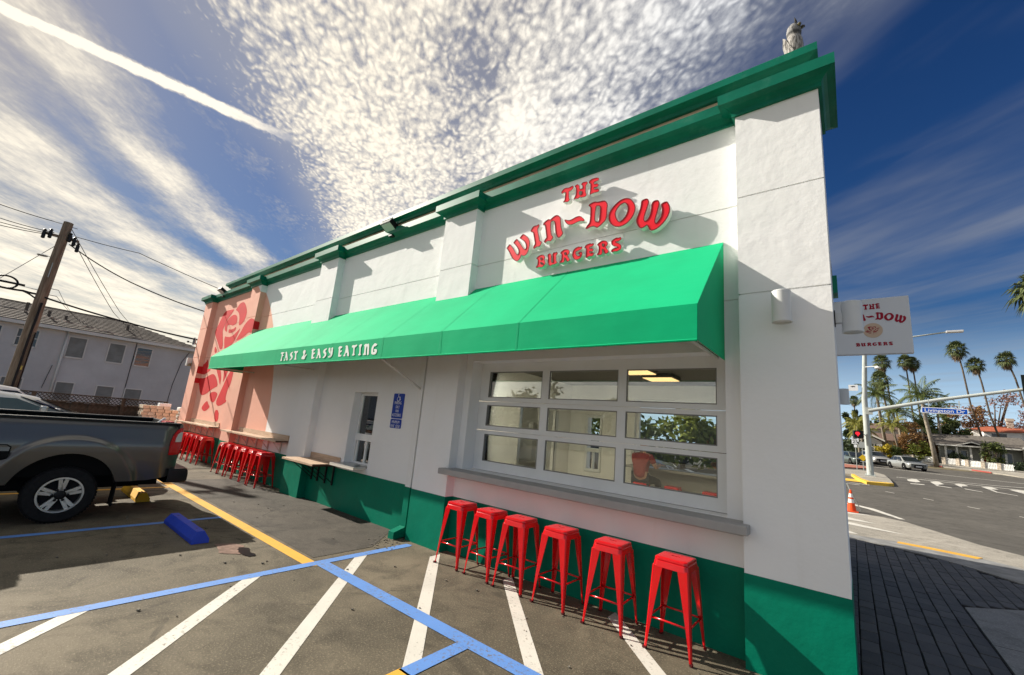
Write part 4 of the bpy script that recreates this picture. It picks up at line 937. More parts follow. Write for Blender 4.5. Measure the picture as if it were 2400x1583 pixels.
def sconce(loc, rz, label):
    t = thing('wall_lamp', label, 'wall lamp', loc, rz, 'cylinder wall lamps')
    b = MB(); r = .077
    b.lathe([(r - .004, .148), (r, .142), (r, -.120), (r + .003, -.122), (r + .003, -.142), (r - .008, -.145), (r - .012, -.125), (.02, -.118)], (0, 0, 0), n=32)
    b.lathe([(.01, .146), (r - .004, .148)], (0, 0, 0), n=32)
    b.build('cylinder', M_lampw, t, smooth=True, angle=30)
    b = MB(); b.box(-.03, .03, .055, .13, -.05, .05, bev=.006); b.build('arm', M_lampw, t)
    b = MB(); b.box(-.045, .045, .122, .131, -.07, .07); b.build('back_plate', M_dark if rz else M_lampw, t)
    b = MB(); b.lathe([(.001, -.119), (.055, -.119), (.055, -.1185), (.001, -.1185)], (0, 0, 0), n=20); b.build('lens', mat('frosted_lens', (.5, .48, .42), .4), t)
    return t


sconce((-.425, -.131, 3.06), 0, 'grey cylinder wall lamp on the front face of the corner pillar')
sconce((.066, .42, 3.06), R(90), 'grey cylinder lamp round the corner that overlaps the hanging square sign')
sconce((-.065, 6.05 - .3, 2.92), R(90), 'small far grey cylinder lamp below the square hanging sign')


def floodlight(loc, label):
    t = thing('floodlight', label, 'floodlight', loc, 0, 'floodlights on the cornice')
    tilt = Matrix.Rotation(R(-32), 4, 'X')
    b = MB(); b.box(-.17, .17, -.13, .11, -.05, .05, bev=.008); b.v = [tuple(tilt @ Vector(v)) for v in b.v]; b.build('housing', M_dark, t)
    b = MB(); b.box(-.15, .15, -.136, -.130, -.04, .04); b.box(-.145, .145, -.11, .09, -.056, -.051); b.v = [tuple(tilt @ Vector(v)) for v in b.v]; b.build('lens', mat('lamp_lens', (.62, .62, .58), .25), t)
    b = MB(); b.box(-.18, .18, -.145, -.125, .045, .06); b.box(-.18, -.165, -.14, .11, .048, .06); b.v = [tuple(tilt @ Vector(v)) for v in b.v]; b.build('trim', mat('light_trim', (.6, .6, .58), .4), t)
    b = MB(); b.tube([(0, .02, -.03), (0, .10, -.12), (0, .12, -.16)], .022, 8); b.box(-.06, .06, .02, .14, -.185, -.16); b.build('bracket', M_dark, t)
    return t


floodlight((-7.05, -.01, 5.55), 'black tilted floodlight on the cornice above the middle bay')
floodlight((-16.75, -.01, 5.55), 'small black floodlight on the cornice over the rose mural')

t = thing('owl_statue', 'grey weathered plastic owl standing on the parapet corner', 'owl statue', (-.245, .19, 5.79))
t.rotation_euler = (0, 0, R(70)); t.scale = (.84, .84, .95)
b = MB()
prof = [(.03, .0), (.065, .02), (.085, .08), (.10, .16), (.105, .22), (.098, .28), (.080, .315), (.070, .325), (.084, .345), (.088, .385), (.080, .425), (.055, .455), (.02, .466)]
b.lathe([(r, h * 1.15) for r, h in prof], (0, 0, 0), n=28)
b.v = [(v[0] * (1.0), v[1] * .92 - .03 * max(0, v[2] - .3), v[2]) for v in b.v]


def owl_mat():
    m = bpy.data.materials.new('owl_grey'); m.use_nodes = True
    g = NG(m.node_tree); bs = m.node_tree.nodes['Principled BSDF']; bs.inputs['Roughness'].default_value = .75
    tc = g.node('ShaderNodeTexCoord').outputs['Object']; x, y, z = g.sep(tc)
    n = g.noise(g.comb(g.m('MULTIPLY', x, 2.), g.m('MULTIPLY', y, 2.), g.m('MULTIPLY', z, .55)), 26, 4, .7)
    c = g.mix(g.step(n, .42, .6), (.42, .40, .37), (.11, .10, .09))
    c = g.mix(g.step(z, .36, .40), c, (.05, .05, .05))
    c = g.mix(g.m('MULTIPLY', g.step(z, .40, .43), g.step(n, .62, .50)), c, (.24, .235, .23))
    g.put(bs.inputs['Base Color'], c)
    bn = g.node('ShaderNodeBump'); bn.inputs['Strength'].default_value = .9; bn.inputs['Distance'].default_value = .01
    g.put(bn.inputs['Height'], n); g.put(bs.inputs['Normal'], bn.outputs[0])
    return m


M_owl = owl_mat()
body = b.build('body', M_owl, t, smooth=True)
for sx in (-1, 1):
    b = MB(); b.tube([(sx * .03, -.045, .52), (sx * .052, -.05, .545), (sx * .062, -.045, .575)], .018, 6, r2=.004); b.build('ear', mat('owl_dark', (.06, .06, .06), .7), t)
    b = MB(); bm = bmesh.new(); bmesh.ops.create_uvsphere(bm, u_segments=12, v_segments=8, radius=.021); b.add([v.co + Vector((sx * .034, -.086, .475)) for v in bm.verts], [[v.index for v in f.verts] for f in bm.faces]); bm.free()
    b.build('eye', mat('owl_eye', (.10, .085, .03), .15, spec=.5), t, smooth=True)
    b = MB(); b.prism([[(-.05, .12), (.03, .30), (.055, .32), (.06, .2), (.03, .06), (-.02, .03)]], lambda p: (sx * .108, p[0] * 1.1 + .02, p[1] * 1.12), lambda p: (sx * .085, p[0] + .02, p[1] * 1.1)); b.build('wing', M_owl, t)
b = MB(); b.tube([(0, -.10, .455), (0, -.125, .44), (0, -.128, .415)], .014, 6, r2=.003); b.build('beak', mat('owl_dark', (.06, .06, .06), .7), t)

# square hanging sign on the street side
BLY = 2.6
t = thing('hanging_sign', 'square white hanging sign with red lettering and a rose disc', 'sign', (0, 0, 0))
b = MB(); b.box(-.10, .665, BLY, BLY + .09, 3.128, 3.872, bev=.006); b.build('panel', mat('sign_panel_white', (.70, .71, .72), .45), t)
b = MB(); b.box(-.20, -.10, BLY + .02, BLY + .07, 3.25, 3.31); b.box(-.20, -.10, BLY + .02, BLY + .07, 3.70, 3.76); b.build('bracket', M_dark, t)
P_dred = mat('sign_dark_red', (.36, .012, .035), .6)
cx, cz = .295, 3.44


def put_letters(sel, fx, fz):
    for ch, loops in sel:
        b = MB(); lp = [chaikin(l) for l in loops]
        tri = tessellate_polygon([[Vector((p[0], p[1], 0)) for p in l] for l in lp]); b.add([(fx(p[0]), BLY - .003, fz(p[1])) for l in lp for p in l], tri)
        b.build('letter', P_dred, t)


S_ = DATA['sign']
put_letters(S_[7:10], lambda x: .30 + (x + 2.69) / .60 * .175, lambda z: 3.725 + (z - 4.895) / .23 * .075)
put_letters(S_[0:7], lambda x: cx + (x + 2.69) / 2.43 * .655, lambda z: 3.515 + (z - 4.177) / .60 * .165 - .0)
put_letters(S_[10:17], lambda x: cx + (x + 2.69) / 1.275 * .365, lambda z: 3.232 + (z - 4.0) / .2 * .050)
b = MB(); b.lathe([(.001, -.0045), (.098, -.0045), (.098, -.001), (.001, -.001)], (cx, BLY, cz), axis='Y', n=40); b.build('disc', mat('rose_disc', (.62, .46, .33), .6), t)
b = MB()
petals = [[(-.02, .01), (-.045, .03), (-.05, .045), (-.03, .052), (-.005, .05), (-.03, .035)], [(.005, .052), (.03, .05), (.035, .035), (.02, .03), (.025, .042)], [(-.012, .044), (.012, .046), (.008, .036), (-.01, .036)],
          [(-.02, .018), (.0, .028), (.02, .022), (.0, .012)], [(.0, -.01), (.02, .002), (.035, .03), (.03, .005), (.012, -.012)], [(.0, -.018), (.03, -.012), (.055, .012), (.052, -.002), (.03, -.025), (.005, -.032)],
          [(.03, .012), (.05, .028), (.075, .03), (.05, .018)], [(-.005, -.012), (-.04, .01), (-.035, .02), (-.01, .0)], [(-.05, .005), (-.075, -.008), (-.05, -.006), (-.04, -.004)], [(-.01, -.018), (-.05, -.01), (-.078, -.014), (-.055, -.026), (-.02, -.024)],
          [(-.015, -.034), (-.04, -.036), (-.045, -.040), (-.02, -.040)], [(.0, -.042), (.012, -.05), (.004, -.052)], [(.02, -.036), (.035, -.034), (.03, -.040)]]
for q in petals:
    tri = tessellate_polygon([[Vector((p[0], p[1], 0)) for p in q]]); b.add([(cx + p[0], BLY - .007, cz + p[1]) for p in q], tri)
b.build('rose_emblem', P_dred, t)

# accessible parking sign
FONT = bpy.data.fonts.load('<builtin>') if '<builtin>' in bpy.data.fonts else None


def text_mesh(body, size, name, m, parent, mtx, width=None, ext=.001, sx=1., align='CENTER', bold=0.):
    c = bpy.data.curves.new(name, 'FONT'); c.body = body; c.size = size; c.align_x = align; c.align_y = 'CENTER'; c.extrude = ext; c.offset = bold
    o = bpy.data.objects.new(name, c); COL.objects.link(o)
    dg = bpy.context.evaluated_depsgraph_get(); dg.update()
    me = bpy.data.meshes.new_from_object(o.evaluated_get(dg))
    bpy.data.objects.remove(o)
    if width:
        w_ = max(v.co.x for v in me.vertices) - min(v.co.x for v in me.vertices); sx = width / w_
    for v in me.vertices: v.co.x *= sx
    me.materials.clear(); me.materials.append(m)
    o = bpy.data.objects.new(name, me); COL.objects.link(o); o.parent = parent; o.matrix_local = mtx
    return o


def face_mtx(x, y, z, rz=0.):       # text that stands upright and faces -y
    return Matrix.Translation((x, y, z)) @ Matrix.Rotation(rz, 4, 'Z') @ Matrix.Rotation(R(90), 4, 'X')


M_sblue = mat('sign_blue', (.006, .045, .36), .35)
M_swhite = mat('sign_white', (.78, .80, .82), .4)
t = thing('parking_sign', 'blue and white wheelchair parking sign on the white wall', 'sign', (-6.185, BW, 0))
for z0, z1 in ((1.778, 2.21), (1.61, 1.765)):
    b = MB(); loop = []
    for cx_, cz_, a0 in ((.13, z1 - .02, 0), (-.13, z1 - .02, 90), (-.13, z0 + .02, 180), (.13, z0 + .02, 270)):
        loop += [(cx_ + .02 * math.cos(R(a0 + k * 30)), cz_ + .02 * math.sin(R(a0 + k * 30))) for k in range(4)]
    b.prism([loop], lambda p: (p[0], -.012, p[1]), lambda p: (p[0], -.001, p[1])); b.build('plate', M_sblue, t)
for tx, z, wd, sz in (('PARKING', 2.055, .19, .075), ('ONLY', 1.985, .11, .075), ('VAN', 1.915, .085, .075), ('ACCESSIBLE', 1.845, .25, .075), ('MINIMUM', 1.725, .21, .07), ('FINE  $250', 1.655, .25, .075)):
    text_mesh(tx, sz, 'lettering', M_swhite, t, face_mtx(0, -.0135, z - .012), wd, bold=-.0005)
b = MB()
hx, hz = -.005, 2.13
ring = [(hx + .042 * math.cos(R(a)), hz - .018 + .042 * math.sin(R(a))) for a in range(115, 395, 14)]
ring_i = [(hx + .030 * math.cos(R(a)), hz - .018 + .030 * math.sin(R(a))) for a in range(394, 114, -14)]
for q in (ring + ring_i, [(hx - .016, hz + .050), (hx - .002, hz + .050), (hx + .002, hz + .012), (hx + .038, hz + .012), (hx + .052, hz - .038), (hx + .068, hz - .034), (hx + .066, hz - .022), (hx + .060, hz - .024), (hx + .048, hz + .024), (hx - .012, hz + .024)],
          [(hx - .008 + .011 * math.cos(R(a)), hz + .062 + .011 * math.sin(R(a))) for a in range(0, 360, 36)]):
    tri = tessellate_polygon([[Vector((p[0], p[1], 0)) for p in q]]); b.add([(p[0], -.0135, p[1]) for p in q], tri)
b.build('wheelchair_symbol', M_swhite, t)

# ------------------------------------------------------------------ counters
def wood_mat(name, a, c):
    m = bpy.data.materials.new(name); m.use_nodes = True
    g = NG(m.node_tree); b = m.node_tree.nodes['Principled BSDF']; b.inputs['Roughness'].default_value = .55
    pos = g.node('ShaderNodeNewGeometry').outputs['Position']; x, y, z = g.sep(pos)
    n = g.noise(g.comb(g.m('MULTIPLY', x, 1.2), g.m('MULTIPLY', y, 22.), g.m('MULTIPLY', z, 22.)), 2.2, 6, .65, .4)
    g.put(b.inputs['Base Color'], g.mix(g.step(n, .32, .68), a, c))
    bn = g.node('ShaderNodeBump'); bn.inputs['Strength'].default_value = .15; g.put(bn.inputs['Height'], n); g.put(b.inputs['Normal'], bn.outputs[0])
    return m


M_wood = wood_mat('counter_wood', (.42, .28, .18), (.60, .44, .31))
M_edge = mat('counter_edge_dark', (.10, .05, .035), .5)
M_brk = mat('bracket_black', (.012, .018, .018), .5)
M_brkw = mat('bracket_cream', (.66, .58, .50), .5)


def counter(label, x0, x1, yf, zt_, bs, brx, planks, bm_, drop):
    t = thing('wall_counter', label, 'counter', (0, 0, 0), 0, 'wooden wall counters')
    n = planks; wy = (BW - .02 - yf) / n
    for k in range(n):
        b = MB(); b.box(x0, x1, yf + k * wy + .001, yf + (k + 1) * wy - .001, zt_ - .038, zt_, bev=.003); b.build('plank', M_wood, t)
    b = MB(); b.box(x1, x1 + .004, yf + .004, BW - .022, zt_ - .036, zt_ - .004); b.build('end_cap', M_edge, t)
    b = MB(); b.box(bs[0], bs[1], BW - .020, BW - .002, zt_ + .001, zt_ + .115); b.build('backsplash', M_wood, t)
    for x in brx:
        b = MB(); b.box(x - .014, x + .014, BW - .034, BW - .004, zt_ - drop, zt_ - .04); b.box(x - .014, x + .014, yf + .06, BW - .03, zt_ - .066, zt_ - .040)
        b.tube([(x, BW - .02, zt_ - drop * .9), (x, yf + .10, zt_ - .055)], .009, 6)
        b.build('bracket', bm_, t)
    return t


counter('long pale wood wall counter under the rose mural with stools', -18.0, -14.62, -.145, 1.06, (-17.45, -14.72), [-17.3, -16.8, -16.2, -15.6, -15.05], 2, M_brkw, .30)
counter('pale wood counter on the pink and white wall above six stools', -13.62, -10.05, -.15, 1.055, (-13.1, -10.08), [-13.0, -12.4, -11.8, -11.1, -10.4], 2, M_brkw, .30)
counter('short low wooden counter beside the serving window', -9.03, -7.76, -.40, .82, (-8.93, -7.76), [-8.75, -8.5, -8.2, -7.92], 4, M_brk, .42)

t = thing('steel_shelf', 'narrow stainless shelf below the tall serving window', 'shelf', (0, 0, 0))
b = MB(); b.box(-7.70, -6.88, -.10, .295, .852, .872, bev=.003); b.build('top', M_steel, t)
b = MB(); b.box(-7.70, -6.88, -.103, -.098, .818, .868); b.box(-6.885, -6.88, -.1, BW - .006, .822, .85); b.build('apron', mat('cream_shelf_edge', (.70, .66, .58), .4), t)
t = thing('paper_roll', 'white paper roll on a spindle seen in the serving window', 'paper roll', (-7.15, .62, 1.50))
b = MB(); b.lathe([(.02, -.11), (.07, -.11), (.07, .11), (.02, .11)], (0, 0, 0), axis='X', n=20); b.build('roll', mat('paper', (.8, .8, .78), .7), t, smooth=True, angle=40)
b = MB(); b.tube([(-.16, 0, 0), (.16, 0, 0)], .012, 8); b.box(-.18, -.16, -.03, .03, -.2, .03); b.box(.16, .18, -.03, .03, -.2, .03); b.build('spindle', M_steel, t)
t = thing('serving_shelf', 'steel rack stacked with boxes behind the serving window', 'rack', (0, 0, 0))
b = MB()
for x in (-8.3, -7.0): b.box(x, x + .03, 1.2, 1.23, .02, 2.3)
for z in (.9, 1.28, 1.62, 1.95): b.box(-8.3, -6.97, 1.0, 1.4, z, z + .02)
b.build('frame', M_steel, t)
for x, z, w_, h_ in ((-8.1, 1.64, .35, .22), (-7.7, 1.64, .3, .26), (-7.35, 1.64, .32, .18), (-8.0, 1.30, .5, .2), (-7.4, 1.30, .4, .25), (-7.6, 1.97, .5, .2)):
    b = MB(); b.box(x, x + w_, 1.02, 1.35, z, z + h_, bev=.006); o = b.build('box', mat('carton', (.42, .33, .22), .8), t)

t = thing('stone_sill', 'wide grey sill with rounded lip under the sectional glass door', 'window sill', (0, 0, 0))
M_sill = mat('grey_sill', (.36, .35, .34), .5, var=.06, vscale=3)
b = MB(); b.box(-4.66, -.735, -.145, .0, 1.062, 1.142, bev=.010); b.box(-4.60, -.79, -.0005, .45, 1.064, 1.142); b.build('slab', M_sill, t)
b = MB(); b.box(-4.60, -.79, .02, .05, 1.03, 1.062); b.build('drip', M_sill, t)

# ------------------------------------------------------------------ red metal stools
M_red = mat('red_stool_paint', (.60, .004, .008), .20, var=.05, spec=.6, bump=.03, bscale=9)
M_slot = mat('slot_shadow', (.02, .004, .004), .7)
M_foot = mat('stool_foot', (.09, .01, .012), .6)


def make_stool(label, group):
    t = thing('bar_stool', label, 'bar stool', (0, 0, 0), 0, group)
    H = .76; a = .148; f = .203
    bm = bmesh.new(); n = 6

    def rring(h_, r_, z_):
        return [(sx * (h_ - r_) + r_ * math.cos(R(a0 + 90 * k / n)), sy * (h_ - r_) + r_ * math.sin(R(a0 + 90 * k / n)), z_) for sx, sy, a0 in ((1, 1, 0), (-1, 1, 90), (-1, -1, 180), (1, -1, 270)) for k in range(n + 1)]
    rings = [rring(a - .030, .025, H), rring(a - .010, .034, H - .002), rring(a - .002, .038, H - .008), rring(a, .040, H - .018), rring(a + .001, .040, H - .026), rring(a - .004, .038, H - .030), rring(a + .003, .040, H - .038), rring(a + .012, .042, H - .085)]
    b = MB(); k = len(rings[0])
    vs = [p for r in rings for p in r]
    fs = [(i * k + j, i * k + (j + 1) % k, (i + 1) * k + (j + 1) % k, (i + 1) * k + j) for i in range(len(rings) - 1) for j in range(k)]
    slot = [(.030 * sx + .011 * math.cos(R(a0 + 45 * q)), .011 * math.sin(R(a0 + 45 * q))) for sx, a0 in ((1, -90), (-1, 90)) for q in range(5)]
    top = [(p[0], p[1]) for p in rings[0]]
    tri = tessellate_polygon([[Vector((p[0], p[1], 0)) for p in top], [Vector((p[0], p[1], 0)) for p in slot]])
    b.add(vs, fs); b.add([(p[0], p[1], H) for p in top + slot], tri)
    m_ = len(slot); b.add([(p[0], p[1], H) for p in slot] + [(p[0], p[1], H - .012) for p in slot], [(j, (j + 1) % m_, m_ + (j + 1) % m_, m_ + j) for j in range(m_)])
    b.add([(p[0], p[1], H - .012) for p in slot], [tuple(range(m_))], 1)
    b.build('seat', [M_red, M_slot], t, smooth=True, angle=28)
    for sx in (-1, 1):
        for sy in (-1, 1):
            b = MB(); st = 7; vs = []
            for i in range(st):
                q = i / (st - 1); z = (H - .075) * (1 - q) + .012 * q
                c = a + .010 + (f - a - .010) * q; w_ = .068 * (1 - q) ** 1.3 + .026 - .004 * q
                th = .004; bow = 0.006
                loop = [(c, c), (c, c - w_), (c - th, c - w_), (c - th - .006, c - th - .006), (c - w_, c - th), (c - w_, c)]
                loop[0] = (c - bow, c - bow)
                vs += [(sx * p[0], sy * p[1], z) for p in [(c - .010, c + .000), (c + .000, c - .010)] + loop[1:3] + loop[3:4] + loop[4:6]]
            k = 7
            b.add(vs, [(i * k + j, i * k + (j + 1) % k, (i + 1) * k + (j + 1) % k, (i + 1) * k + j) for i in range(st - 1) for j in range(k)] + [tuple(range(k)), tuple((st - 1) * k + j for j in range(k))])
            leg = b.build('leg', M_red, t, smooth=True, angle=25)
            b = MB(); b.box(sx * f - .014 - .003 * sx, sx * f + .014 - .008 * sx, sy * f - .014 - .003 * sy, sy * f + .014 - .008 * sy, 0, .016); b.build('foot', M_foot, leg)
    zb = .255; c = a + (f - a) * (1 - zb / H) - .012
    for p, q in (((-c, -c), (c, -c)), ((c, -c), (c, c)), ((c, c), (-c, c)), ((-c, c), (-c, -c))):
        b = MB(); b.tube([(p[0], p[1], zb), ((p[0] + q[0]) / 2, (p[1] + q[1]) / 2, zb + .002), (q[0], q[1], zb)], .0085, 8); b.build('stretcher', M_red, t, smooth=True)
    return t


NEAR = [(-4.11, 1), (-3.585, -2), (-3.115, 2), (-2.555, -1), (-1.945, 1.5), (-1.325, -1)]
NLAB = ['red metal bar stool farthest from the pillar, first under the grey sill', 'second red bar stool from the downspout, standing on bare asphalt', 'third red stool from the downspout, where a white stripe ends',
        'fourth red stool under the sill, third from the corner pillar', 'red bar stool next to the last, second from the corner pillar', 'nearest red bar stool, beside the white corner pillar']
stool0 = make_stool(NLAB[0], 'red stools under the sill')
for k, (x, rz) in enumerate(NEAR):
    o = stool0 if k == 0 else dup(stool0, (x, -.135, 0))
    o.location = (x, -.14 + random.uniform(-.01, .01), .005); o.rotation_euler = (0, 0, R(rz)); o['label'] = NLAB[k]
MID = [-12.845, -12.415, -11.935, -11.46, -10.995, -10.47]
MLAB = ['first red stool on the left under the pink and white wall counter', 'second red stool from the left below the counter on the half pink wall', 'third red stool in the row of six at the far counter',
        'fourth red stool in the row of six at the far counter', 'second last red stool of the row of six, near the pilaster', 'last red stool of the row of six, beside the low green pilaster']
for k, x in enumerate(MID):
    dup(stool0, (x, -.13 + random.uniform(-.02, .02), 0), R(random.uniform(-3, 3)), MLAB[k], 'red stools at the far counter')
FAR = [-16.45, -16.0, -15.52, -15.07, -14.58]
FLAB = ['red stool half hidden by the truck tail under the rose mural', 'red stool just right of the tail light below the mural counter', 'middle red stool of the farthest row under the mural', 'second nearest red stool of the row under the mural', 'nearest red stool of the row under the rose mural']
for k, x in enumerate(FAR): dup(stool0, (x, -.14, 0), R(random.uniform(-3, 3)), FLAB[k], 'red stools under the mural')
for (x, y), lab in (((-3.62, 4.85), 'red stool under the seated man inside the restaurant'), ((-3.0, 5.0), 'left free red stool inside at the rear counter'), ((-2.25, 5.0), 'right free red stool inside at the rear counter')):
    dup(stool0, (x, y, .12), R(4), lab, 'red stools inside')

# ------------------------------------------------------------------ wheel stops
def wheel_stop(loc, L, m, label):
    t = thing('wheel_stop', label, 'wheel stop', loc)
    b = MB(); prof = [(-.095, 0), (-.095, .045), (-.045, .135), (.045, .135), (.095, .045), (.095, 0)]
    n = 16; vs = []
    for i in range(n):
        x = -L / 2 + L * i / (n - 1); e = 0.035 if i in (0, n - 1) else 0
        if i == 0: xs2 = [-L / 2 + (.06 if p[1] > .1 else .015 if p[1] > .02 else 0) for p in prof]
        elif i == n - 1: xs2 = [L / 2 - (.06 if p[1] > .1 else .015 if p[1] > .02 else 0) for p in prof]
        else: xs2 = [-L / 2 + .07 + (L - .14) * (i - 1) / (n - 3)] * 6
        vs += [(xx, p[0] + random.uniform(-.002, .002), p[1]) for xx, p in zip(xs2, prof)]
    b.add(vs, [(i * 6 + j, i * 6 + (j + 1) % 6, (i + 1) * 6 + (j + 1) % 6, (i + 1) * 6 + j) for i in range(n - 1) for j in range(6)] + [tuple(range(6)), tuple((n - 1) * 6 + j for j in range(6))])
    b.build('block', m, t)
    for x in (-L * .32, L * .32):
        b = MB(); b.lathe([(.001, .1345), (.013, .1375), (.013, .139), (.001, .139)], (x, 0, 0), n=10); b.build('anchor_pin', M_dark, t)


wheel_stop((-7.22, -2.30, .004), 1.32, paint_mat('blue_stop_paint', (.014, .055, .50), (.05, .07, .2), .55), 'blue concrete wheel stop in the accessible parking bay')
wheel_stop((-10.16, -2.335, .004), 1.25, paint_mat('yellow_stop_paint', (.78, .42, .010), (.30, .2, .06), .55), 'yellow wheel stop behind the grey pickup bumper')

# ------------------------------------------------------------------ vehicles
M_tyre = mat('tyre_rubber', (.014, .014, .015), .85, var=.2, vscale=20)
M_alloy = mat('alloy_wheel', (.60, .60, .58), .3, .85)
M_cglass = mat('dark_car_glass', (.012, .016, .02), .04, spec=.7)
M_chrome = mat('chrome', (.7, .7, .7), .15, 1.0)
M_under = mat('wheel_well_black', (.006, .006, .006), .9)
M_lens = mat('clear_lens', (.62, .62, .60), .12)
M_tail = mat('red_lens', (.60, .004, .008), .15, spec=.4)
M_plate = mat('number_plate', (.66, .66, .64), .5)


def car_paint(name, col, rough=.30, metal=.55):
    return mat(name, col, rough, metal, coat=.8, bump=.0)


def wheel(parent, c, r, rim, side, w_=.2, spokes=5, detail=True):
    """wheel on the side facing +x (side=1) or -x, axle along x; hub at c"""
    x, y, z = c; s = side
    b = MB()
    prof = [(rim * .98, -w_ / 2), (r * .93, -w_ / 2), (r * .985, -w_ * .40), (r, -w_ * .25), (r, w_ * .25), (r * .985, w_ * .40), (r * .93, w_ / 2), (rim * 1.06, w_ / 2 + .004), (rim * .98, w_ / 2 - .012), (rim * .96, w_ * .2)]
    b.lathe([(q, h * s) for q, h in prof], (x, y, z), axis='X', n=40 if detail else 18)
    if detail:      # tread blocks
        for k in range(56):
            a0 = 2 * math.pi * k / 56
            for h0 in (-.42, -.14, .14):
                u = lambda a, q: (y + q * math.cos(a), z + q * math.sin(a))
                a1 = a0 + .07
                p = [u(a0, r * .99), u(a1, r * .99), u(a1, r * 1.012), u(a0, r * 1.012)]
                x0, x1 = x + h0 * w_, x + (h0 + .26) * w_
                b.add([(x0, *p[0]), (x0, *p[1]), (x0, *p[2]), (x0, *p[3]), (x1, *p[0]), (x1, *p[1]), (x1, *p[2]), (x1, *p[3])], [(0, 1, 2, 3), (4, 5, 6, 7), (2, 3, 7, 6), (0, 3, 7, 4), (1, 2, 6, 5)])
    wh = b.build('wheel', M_tyre, parent, smooth=True, angle=35)
    b = MB(); xo = x + s * w_ * .5
    b.lathe([(rim * .87, -s * .09), (rim * .87, -s * .012), (rim * .90, s * .002), (rim * .985, s * .002), (rim * .985, -s * .03), (rim * .95, -s * .09)], (xo, y, z), axis='X', n=40 if detail else 18)
    for k in range(spokes):
        a = 2 * math.pi * (k + .25) / spokes
        for da in ((-.17, .17) if detail else (0,)):
            dirv = Vector((0, math.cos(a + da * .9), math.sin(a + da * .9))); base = Vector((0, math.cos(a + da * .55), math.sin(a + da * .55)))
            tv = Vector((0, -math.sin(a), math.cos(a))); ww = rim * (.085 if detail else .14)
            p0 = base * rim * .22; p1 = dirv * rim * .90
            xa, xb, xc = -s * .014, -s * .008, -s * .055
            c0 = Vector((xo, y, z))
            vs = [c0 + p0 - tv * ww * 1.2 + Vector((xa, 0, 0)), c0 + p0 + tv * ww * 1.2 + Vector((xa, 0, 0)), c0 + p1 + tv * ww + Vector((xb, 0, 0)), c0 + p1 - tv * ww + Vector((xb, 0, 0))]
            vs += [v + Vector((xc, 0, 0)) for v in vs]
            b.add(vs, [(0, 1, 2, 3), (0, 4, 5, 1), (1, 5, 6, 2), (2, 6, 7, 3), (3, 7, 4, 0), (4, 7, 6, 5)])
    b.build('rim', M_alloy, wh, smooth=True, angle=30)
    b = MB(); b.lathe([(.001, -s * .03), (rim * .25, -s * .03), (rim * .25, s * .0), (rim * .16, s * .012), (.001, s * .014)], (xo, y, z), axis='X', n=20)
    if detail:
        for k in range(6):
            a = 2 * math.pi * k / 6; b.lathe([(.001, -.02 * s), (.017, -.02 * s), (.017, .006 * s), (.008, .012 * s), (.001, .012 * s)], (xo - s * .008, y + rim * .32 * math.cos(a), z + rim * .32 * math.sin(a)), axis='X', n=8)
    b.build('hub', M_dark if detail else M_alloy, wh)
    if detail:
        b = MB(); b.lathe([(.001, -s * .10), (rim * .80, -s * .10), (rim * .80, -s * .095), (.001, -s * .095)], (xo, y, z), axis='X', n=28); b.build('brake_disc', mat('brake_disc', (.08, .08, .08), .5, .8), wh)
    return wh


# grey pickup, tail towards the restaurant
P_truck = mat('grey_truck_paint', (.125, .115, .10), .30, .45, spec=.5, coat=.6)
t = thing('pickup_truck', 'dark grey pickup truck backed in beside the accessible bay', 'pickup truck', (0, 0, 0))
TX = -8.45; WY, WZ = -3.475, .365
XL = -10.40


def side_x(y, z, s=1):
    """outward offset of the bed side at (y, z)"""
    d = math.hypot(y - WY, z - WZ - .02)
    o = -.05 * max(0, (z - 1.0) / .36) ** 1.5 - .045 * max(0, (.85 - z) / .35) ** 1.6
    o += .022 * math.exp(-((z - 1.02) / .16) ** 2)
    if d < .77: o += .055 * min(1, (.77 - d) / .045)
    o -= .16 * max(0, (y + 2.50) / .28) ** 2.2          # rounded tail corner
    o -= .02 * max(0, (z - 1.30) / .06)
    return o


def bed_side(s):
    b = MB(); ys_ = sorted(set(list(np.linspace(-4.42, -2.24, 90)) + [WY - .535, WY + .535]))
    nz = 30; vs = []
    for y in ys_:
        dy = abs(y - WY); zb = .52 + .05 * max(0, (y + 2.6) / .3)
        if dy < .535: zb = max(zb, WZ + .02 + math.sqrt(max(0, .535 ** 2 - dy ** 2)))
        for j in range(nz + 1):
            z = zb + (1.375 - zb) * j / nz
            x = TX + side_x(y, z) if s > 0 else XL - side_x(y, z)
            vs.append((x, y, z))
    b.add(vs, [(i * (nz + 1) + j, i * (nz + 1) + j + 1, (i + 1) * (nz + 1) + j + 1, (i + 1) * (nz + 1) + j) for i in range(len(ys_) - 1) for j in range(nz)])
    # inward lip round the arch
    lip = [(WY + .535 * math.cos(R(a)), WZ + .02 + .535 * math.sin(R(a))) for a in range(12, 169, 6)]
    xo = [(TX + side_x(*p)) if s > 0 else (XL - side_x(*p)) for p in lip]; n = len(lip)
    b.add([(x, *p) for x, p in zip(xo, lip)] + [(x - s * .10, *p) for x, p in zip(xo, lip)], [(i, i + 1, n + i + 1, n + i) for i in range(n - 1)])
    return b.build('bed_side', P_truck, t, smooth=True, angle=50)


